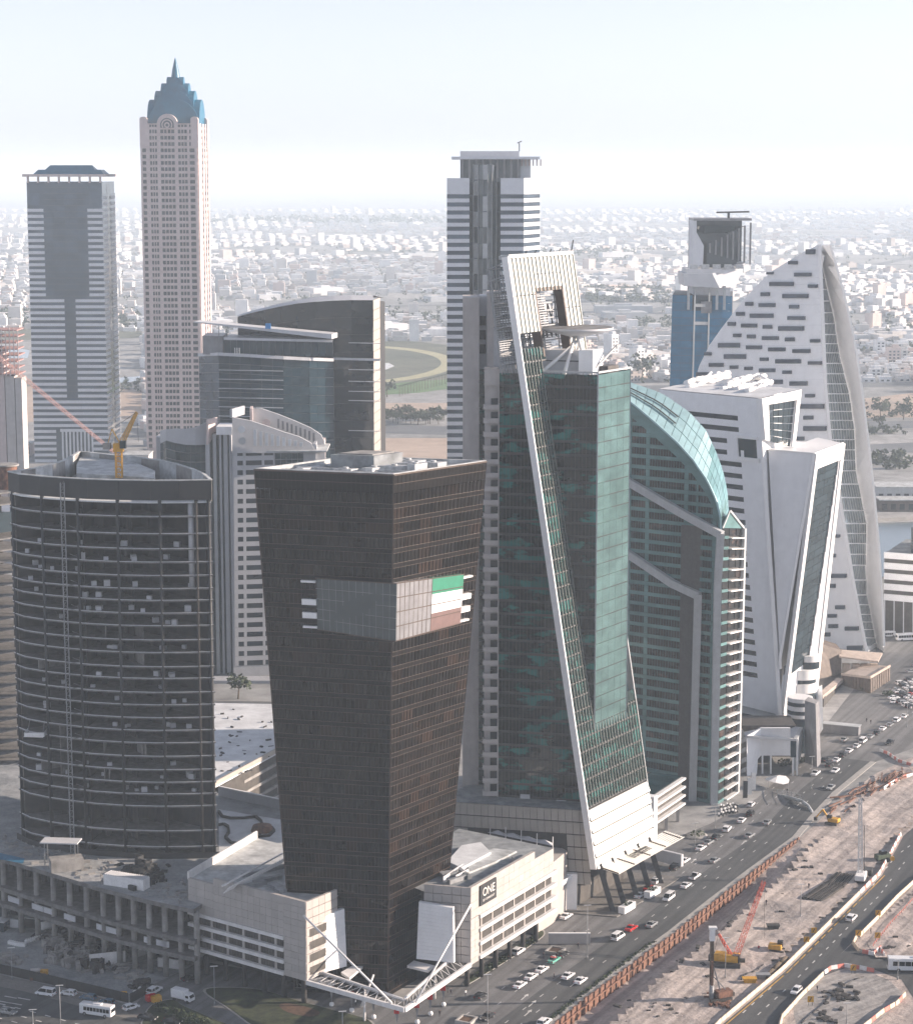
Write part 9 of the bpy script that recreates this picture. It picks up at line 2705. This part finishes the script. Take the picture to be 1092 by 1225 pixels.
 # site yard: cabins, tank, pit, walls, heaps
def hut2(px,py,a,b_,h,ax,mat,lb,roof='roof_light',nm='site_cabin',cat='cabin'):
 p=G(px,py,0);t=thing(nm,lb,cat,(p.x,p.y,0));m=MB();m.obox((p.x,p.y),ax,a,b_,.05,h);m.build('wall',M[mat],t);m=MB();m.obox((p.x,p.y),ax,a+.15,b_+.15,h+.003,h+.2);m.build('roof',M[roof],t);return t
hut2(42,1108,3.2,1.8,2.7,(.95,-.3),'band_black','black and white site cabin beside the white tank in the yard')
hut2(17,1108,3.2,1.2,2.4,(.95,-.3),'white_panel','pale fenced enclosure left of the black and white cabin')
hut2(0,1112,2.2,1.6,2.6,(.95,-.3),'slate_glass','blue site cabin at the left edge of the yard')
p=G(60,1112,0);t=thing('water_tank','white horizontal cylindrical tank in the works yard','tank',(p.x,p.y,0));m=MB();m.tube((p.x-2,p.y-1,1.3),(p.x+2,p.y+1.6,1.3),1.1,1.1,18);m.build('barrel',M['white_paint'],t);m=MB();m.tube((p.x+2,p.y+1.6,1.3),(p.x+2.6,p.y+2,1.3),1.0,.9,18);m.build('end_cap',M['rust'],t);m=MB();m.box(p.x-1.5,p.y-.8,0,p.x-.9,p.y+.6,.6);m.build('cradle',M['concrete'],t)
BK=thing('kerb_block_row','row of white concrete blocks set in a hook in the works yard','block row',G(40,1128,0))
for k in range(16):
 f=k/15;x=12+38*f;y=1129-3*math.sin(f*3.1)*-1+(-8*f if f>.5 else 0);p=G(x,y,0);m=MB();m.obox((p.x,p.y),(.2,1),.55,.35,.02,.9);m.build('concrete_block',M['white_paint'],BK)
for (x,y,a,b_,h,ax,lb) in ((129,1154,4.6,.2,3.2,(.92,.3),'white freestanding concrete wall beside the pit in the works yard'),(170,1143,3.0,.2,1.8,(.6,.7),'short pale wall by the ramp at the right of the works yard'),(205,1158,3.6,.3,2.4,(.9,-.3),'pale skip-like enclosure wall at the site gate')):
 p=G(x,y,0);m=MB();m.obox((p.x,p.y),ax,a,b_,.02,h);o=m.build('concrete_wall',M['podium_white'],loc=(p.x,p.y,0));tag(o,lb,'wall')
rs=random.Random(41);m=MB()
def heap(m,cx,cy,sx,sy,n,hs_,zz=0.0):
 for k in range(n):
  q=G(rs.gauss(cx,sx),rs.gauss(cy,sy),zz);a=rs.uniform(0,3.14);s_=rs.uniform(.25,1.2);m.obox((q.x,q.y),(math.cos(a),math.sin(a)),s_*rs.uniform(1,2),s_*.5,zz+.02,zz+.1+rs.uniform(.1,hs_))
heap(m,85,1140,14,7,130,2.2);heap(m,110,1147,12,6,110,1.8);heap(m,125,1130,14,8,90,1.5);heap(m,70,1124,10,5,50,1.2);heap(m,10,1150,12,3,30,1.0);heap(m,150,1163,20,6,30,.6)
m.build('rubble',M['concrete'],kind='stuff')
m=MB();heap(m,95,1135,16,8,70,2.6);heap(m,118,1152,8,6,50,2.6);heap(m,168,1180,7,3,30,1.4);m.build('scrap_steel',M['concrete_dark_and_shade'],kind='stuff')
m=MB();heap(m,50,1170,4,1.6,8,.9);m.build('timber_heap',M['rust'],kind='stuff')
for (x,y,lb) in ((44,1167,'tan cement mixer behind the black hoarding'),):
 p=G(x,y,0);t=thing('cement_mixer',lb,'cement mixer',(p.x,p.y,0));m=MB();m.tube((p.x-1.4,p.y,1.0),(p.x+1,p.y+.5,1.3),.8,.5,12);m.build('drum',M['cream_clad'],t);m=MB();m.obox((p.x+2,p.y),(1,0),.9,.7,.3,1.5);m.build('engine',M['yellow'],t)
 # hedge
m=MB()
for k in range(26):
 x=190+k*2.4;y=1206+k*.95;p=G(x,y+rs.uniform(-2,3),.15);clump(m,(p.x,p.y,1.0),1.5,34,.38,rs,.7)
o=m.build('hedge',M['leaf'],loc=G(215,1212,0));tag(o,'dark green clipped hedge along the lower left lawn beside the box truck','hedge')
# shrubs in the planting bed under the right wing
m=MB()
for k in range(30):
 f=rs.random();p=G(565+80*f,1172-52*f+rs.uniform(-3,3),.2);clump(m,(p.x,p.y,.5),.9,16,.3,rs,.6)
m.build('bedding_plants',M['leaf'],kind='stuff')
for (x,y,lb) in ((558,1222,'square concrete planter on the paving at the bottom centre'),(664,1139,'rectangular concrete planter beside the green taxi')):
 p=G(x,y,0);t=thing('planter',lb,'planter',(p.x,p.y,0));
 for (dx,dy,a,b_) in ((0,-1.8,2.2,.25),(0,1.8,2.2,.25),(-2.0,0,.25,1.55),(2.0,0,.25,1.55)):
  d=Vector((RD.x,RD.y,0));n=Vector((-d.y,d.x,0));c=p+d*dx+n*dy;m=MB();m.obox((c.x,c.y),(RD.x,RD.y),a,b_,.02,.8);m.build('kerb_wall',M['kerb'],t)
 m=MB();m.obox((p.x,p.y),(RD.x,RD.y),1.75,1.5,.02,.55);m.build('soil',M['soil'],t)
p=G(833,1001,0);t=thing('round_planter','round dark planter with shrubs before the sail tower','planter',(p.x,p.y,0));m=MB();m.lathe([(3.2,0),(3.2,.6),(2.8,.65)],24,(p.x,p.y,0));m.build('ring',M['kerb'],t);m=MB();clump(m,(p.x,p.y,1.0),2.4,90,.4,rs,.4);m.build('shrubs',M['leaf'],t)
# shrubs by the white podium
for (x,y,s_,lb) in ((940,915,3.2,'dark shrub bed under the white podium boxes, left part'),(960,912,2.6,'dark shrub bed under the white podium boxes, right part'),(1037,826,3.0,'dark round shrub on the apron right of the brown podium'),(1062,832,2.6,'dark green shrub at the edge of the car park apron')):
 p=G(x,y,0);m=MB();clump(m,(p.x,p.y,1.0),s_,110,.45,rs,.35);o=m.build('shrub',M['leaf'],loc=(p.x,p.y,0));tag(o,lb,'shrub')
 # parked motorbikes before the sail tower
def bike(p,a,lb,grp):
 t=thing('motorbike',lb,'motorbike',(0,0,0),grp)
 for x in (-.65,.65):m=MB();m.tube((x,-.07,.32),(x,.07,.32),.32,.32,12);m.build('wheel',M['tyre'],t)
 m=MB();m.bar((-.6,0,.6),(.35,0,.75),.3,.35);m.build('frame',M['car_dark'],t);m=MB();m.bar((.35,0,.8),(.65,0,.35),.1);m.bar((.35,-.35,1.05),(.35,.35,1.05),.06);m.build('fork',M['steel_grey'],t)
 m=MB();m.box(-.95,-.25,.85,-.45,.25,1.35);m.build('delivery_box',M['white_paint'],t)
 t.location=p;t.rotation_euler=(0,0,a);return t
b0=bike(G(862,977,0),.2,'delivery motorbike with a box parked in the cluster before the sail tower','motorbikes parked before the sail tower')
for k in range(17):copy_tree(b0,G(864+(k%6)*3.4+rs.uniform(-1,1),975-(k // 6)*4+rs.uniform(-1,1)-(k%6)*.6,0),rs.uniform(-.4,.9))
b1=copy_tree(b0,G(731,1087,0),1.3,'lone motorbike beside the nearest raking column of the green tower');del b1['group']
# white roadside sign slabs near the white podium
for (x,y,lb) in ((891,956,'dark upright banner at the corner of the sail tower'),(896,952,'white upright banner, middle of the three at the sail tower corner'),(901,946,'white upright banner, right of the three at the sail tower corner')):
 p=G(x,y,0);t=thing('upright_banner',lb,'banner',(p.x,p.y,0));m=MB();m.box(p.x-.7,p.y,.4,p.x+.7,p.y+.15,6.0);m.build('panel',M['band_black'] if 'dark' in lb else M['white_paint'],t);m=MB();m.bar((p.x-.8,p.y,0),(p.x-.8,p.y,6.3),.12);m.build('post',M['steel_grey'],t)
 # ------------------------------------------------------------------ people (a few pixels tall): one skinned body, copied
def person_proto(mat_top,mat_leg):
 vs=[(0,0,.92),(0,0,1.2),(0,0,1.42),(0,.01,1.52),(0,.02,1.66),(-.1,0,.88),(-.12,.06,.48),(-.12,.0,.06),(-.12,.12,.03),(.1,0,.88),(.12,-.1,.48),(.12,-.16,.06),(.12,-.04,.03),(-.19,0,1.4),(-.25,-.03,1.12),(-.24,.06,.88),(.19,0,1.4),(.25,.05,1.12),(.24,.14,.9)]
 es=[(0,1),(1,2),(2,3),(3,4),(0,5),(5,6),(6,7),(7,8),(0,9),(9,10),(10,11),(11,12),(2,13),(13,14),(14,15),(2,16),(16,17),(17,18)]
 rad=[.15,.14,.15,.06,.11,.10,.065,.05,.045,.10,.065,.05,.045,.07,.05,.035,.07,.05,.035]
 me=bpy.data.meshes.new('person');me.from_pydata(vs,es,[]);o=bpy.data.objects.new('person',me);COL.objects.link(o)
 sk=o.modifiers.new('skin','SKIN');sub=o.modifiers.new('sub','SUBSURF');sub.levels=1;sub.render_levels=1
 for i,r in enumerate(rad):me.skin_vertices[0].data[i].radius=(r,r)
 me.skin_vertices[0].data[0].use_root=True
 me.materials.append(mat_top)
 dg=bpy.context.evaluated_depsgraph_get();em=bpy.data.meshes.new_from_object(o.evaluated_get(dg));o.modifiers.clear();o.data=em
 em.materials.clear();em.materials.append(mat_top);em.materials.append(mat_leg);em.materials.append(M['skin'])
 for p in em.polygons:
  z=p.center.z;p.material_index=2 if z>1.5 else (1 if z<.9 and abs(p.center.x)<.2 else 0);p.use_smooth=True
 return o
M['skin']=solid('skin',(.30,.17,.11),.6,.05,1)
M['shirt_dark']=solid('shirt_dark',(.03,.03,.04),.8,.1,1);M['shirt_red']=solid('shirt_red',(.45,.05,.05),.8,.1,1)
PP={}
ppl=[(608,1151,'shirt_dark','person in dark clothes walking near the white estate car'),(662.5,1171,'shirt_dark','person in black crossing the lanes beside two white saloons'),(691.5,1135,'shirt_dark','person in dark clothes on the forecourt by the lamp post'),(684,1126,'shirt_red','person in a red top standing left of the lamp post'),(687,1120,'shirt_dark','person in dark clothes near the end of the ramp wall'),(535.5,1188,'shirt_dark','person in dark clothes under the right arm of the canopy'),(539.5,1190,'shirt_dark','second person in dark clothes under the right arm of the canopy'),(557,1192,'white_paint','person in white beside the dark hatchback'),(526,1216,'shirt_dark','person walking at the bottom near the rightmost banners'),(425.5,1203,'white_paint','person in pale clothes between the left banners'),(436,1219,'shirt_dark','person in dark clothes near the third banner'),(916,1083,'shirt_dark','worker standing on the sand under the red boom'),(967,1063,'shirt_dark','worker standing beside the longer steel stack'),(907,1138,'shirt_red','worker in red on the sand right of the crawler crane'),(1041,1117,'shirt_dark','worker by the yellow boards at the junction corner'),(977,1186,'shirt_dark','worker at the barriers on the tip of the grey sand pad'),(978,897,'shirt_dark','person on the pavement near the dark pylon of the folded tower'),(1041,866,'shirt_dark','person by the kerbside row before the brown podium'),(1036,864,'shirt_dark','second person left of the one before the brown podium'),(650,1147,'shirt_dark','person in dark clothes beside the concrete planter'),(941,949,'shirt_dark','pedestrian in dark clothes near the white fabric canopy')]
for (x,y,mt,lb) in ppl:
 p=G(x,y,.03)
 if mt not in PP:o=person_proto(M[mt],M['shirt_dark']);PP[mt]=o
 else:o=PP[mt].copy();COL.objects.link(o)
 o.location=(p.x,p.y,.05);o.rotation_euler=(0,0,rs.uniform(0,6.28));tag(o,lb,'person')
 # ------------------------------------------------------------------ unseen plain tower, added outside the frame to shade the foreground
def plain_tower(x,y,w,d,h,lb,mat='cream_clad'):
 t=thing('shade_tower',lb,'tower',(x,y,0));m=MB();m.obox((x,y),(1,.1),w/2,d/2,0,h);m.build('core',M['stripe_glass'],t)
 z=2
 m=MB()
 while z<h:m.obox((x,y),(1,.1),w/2+.4,d/2+.4,z,z+1.5);z+=3.8
 m.build('floor_band_field',M[mat],t,kind='stuff')
OFF_TOWERS=[(350,440,46,84,160,'unseen cream tower outside the lower right corner, added to shade the foreground')]
for a in OFF_TOWERS:plain_tower(*a)
# lettering to mesh so that it carries its own mask
dg=bpy.context.evaluated_depsgraph_get()
for o in [o for o in COL.objects if o.type=='FONT']:
 me=bpy.data.meshes.new_from_object(o.evaluated_get(dg));n=bpy.data.objects.new('lettering',me);COL.objects.link(n)
 par=o.parent;mat_=o.matrix_local.copy();bpy.data.objects.remove(o);n.parent=par;n.matrix_local=mat_
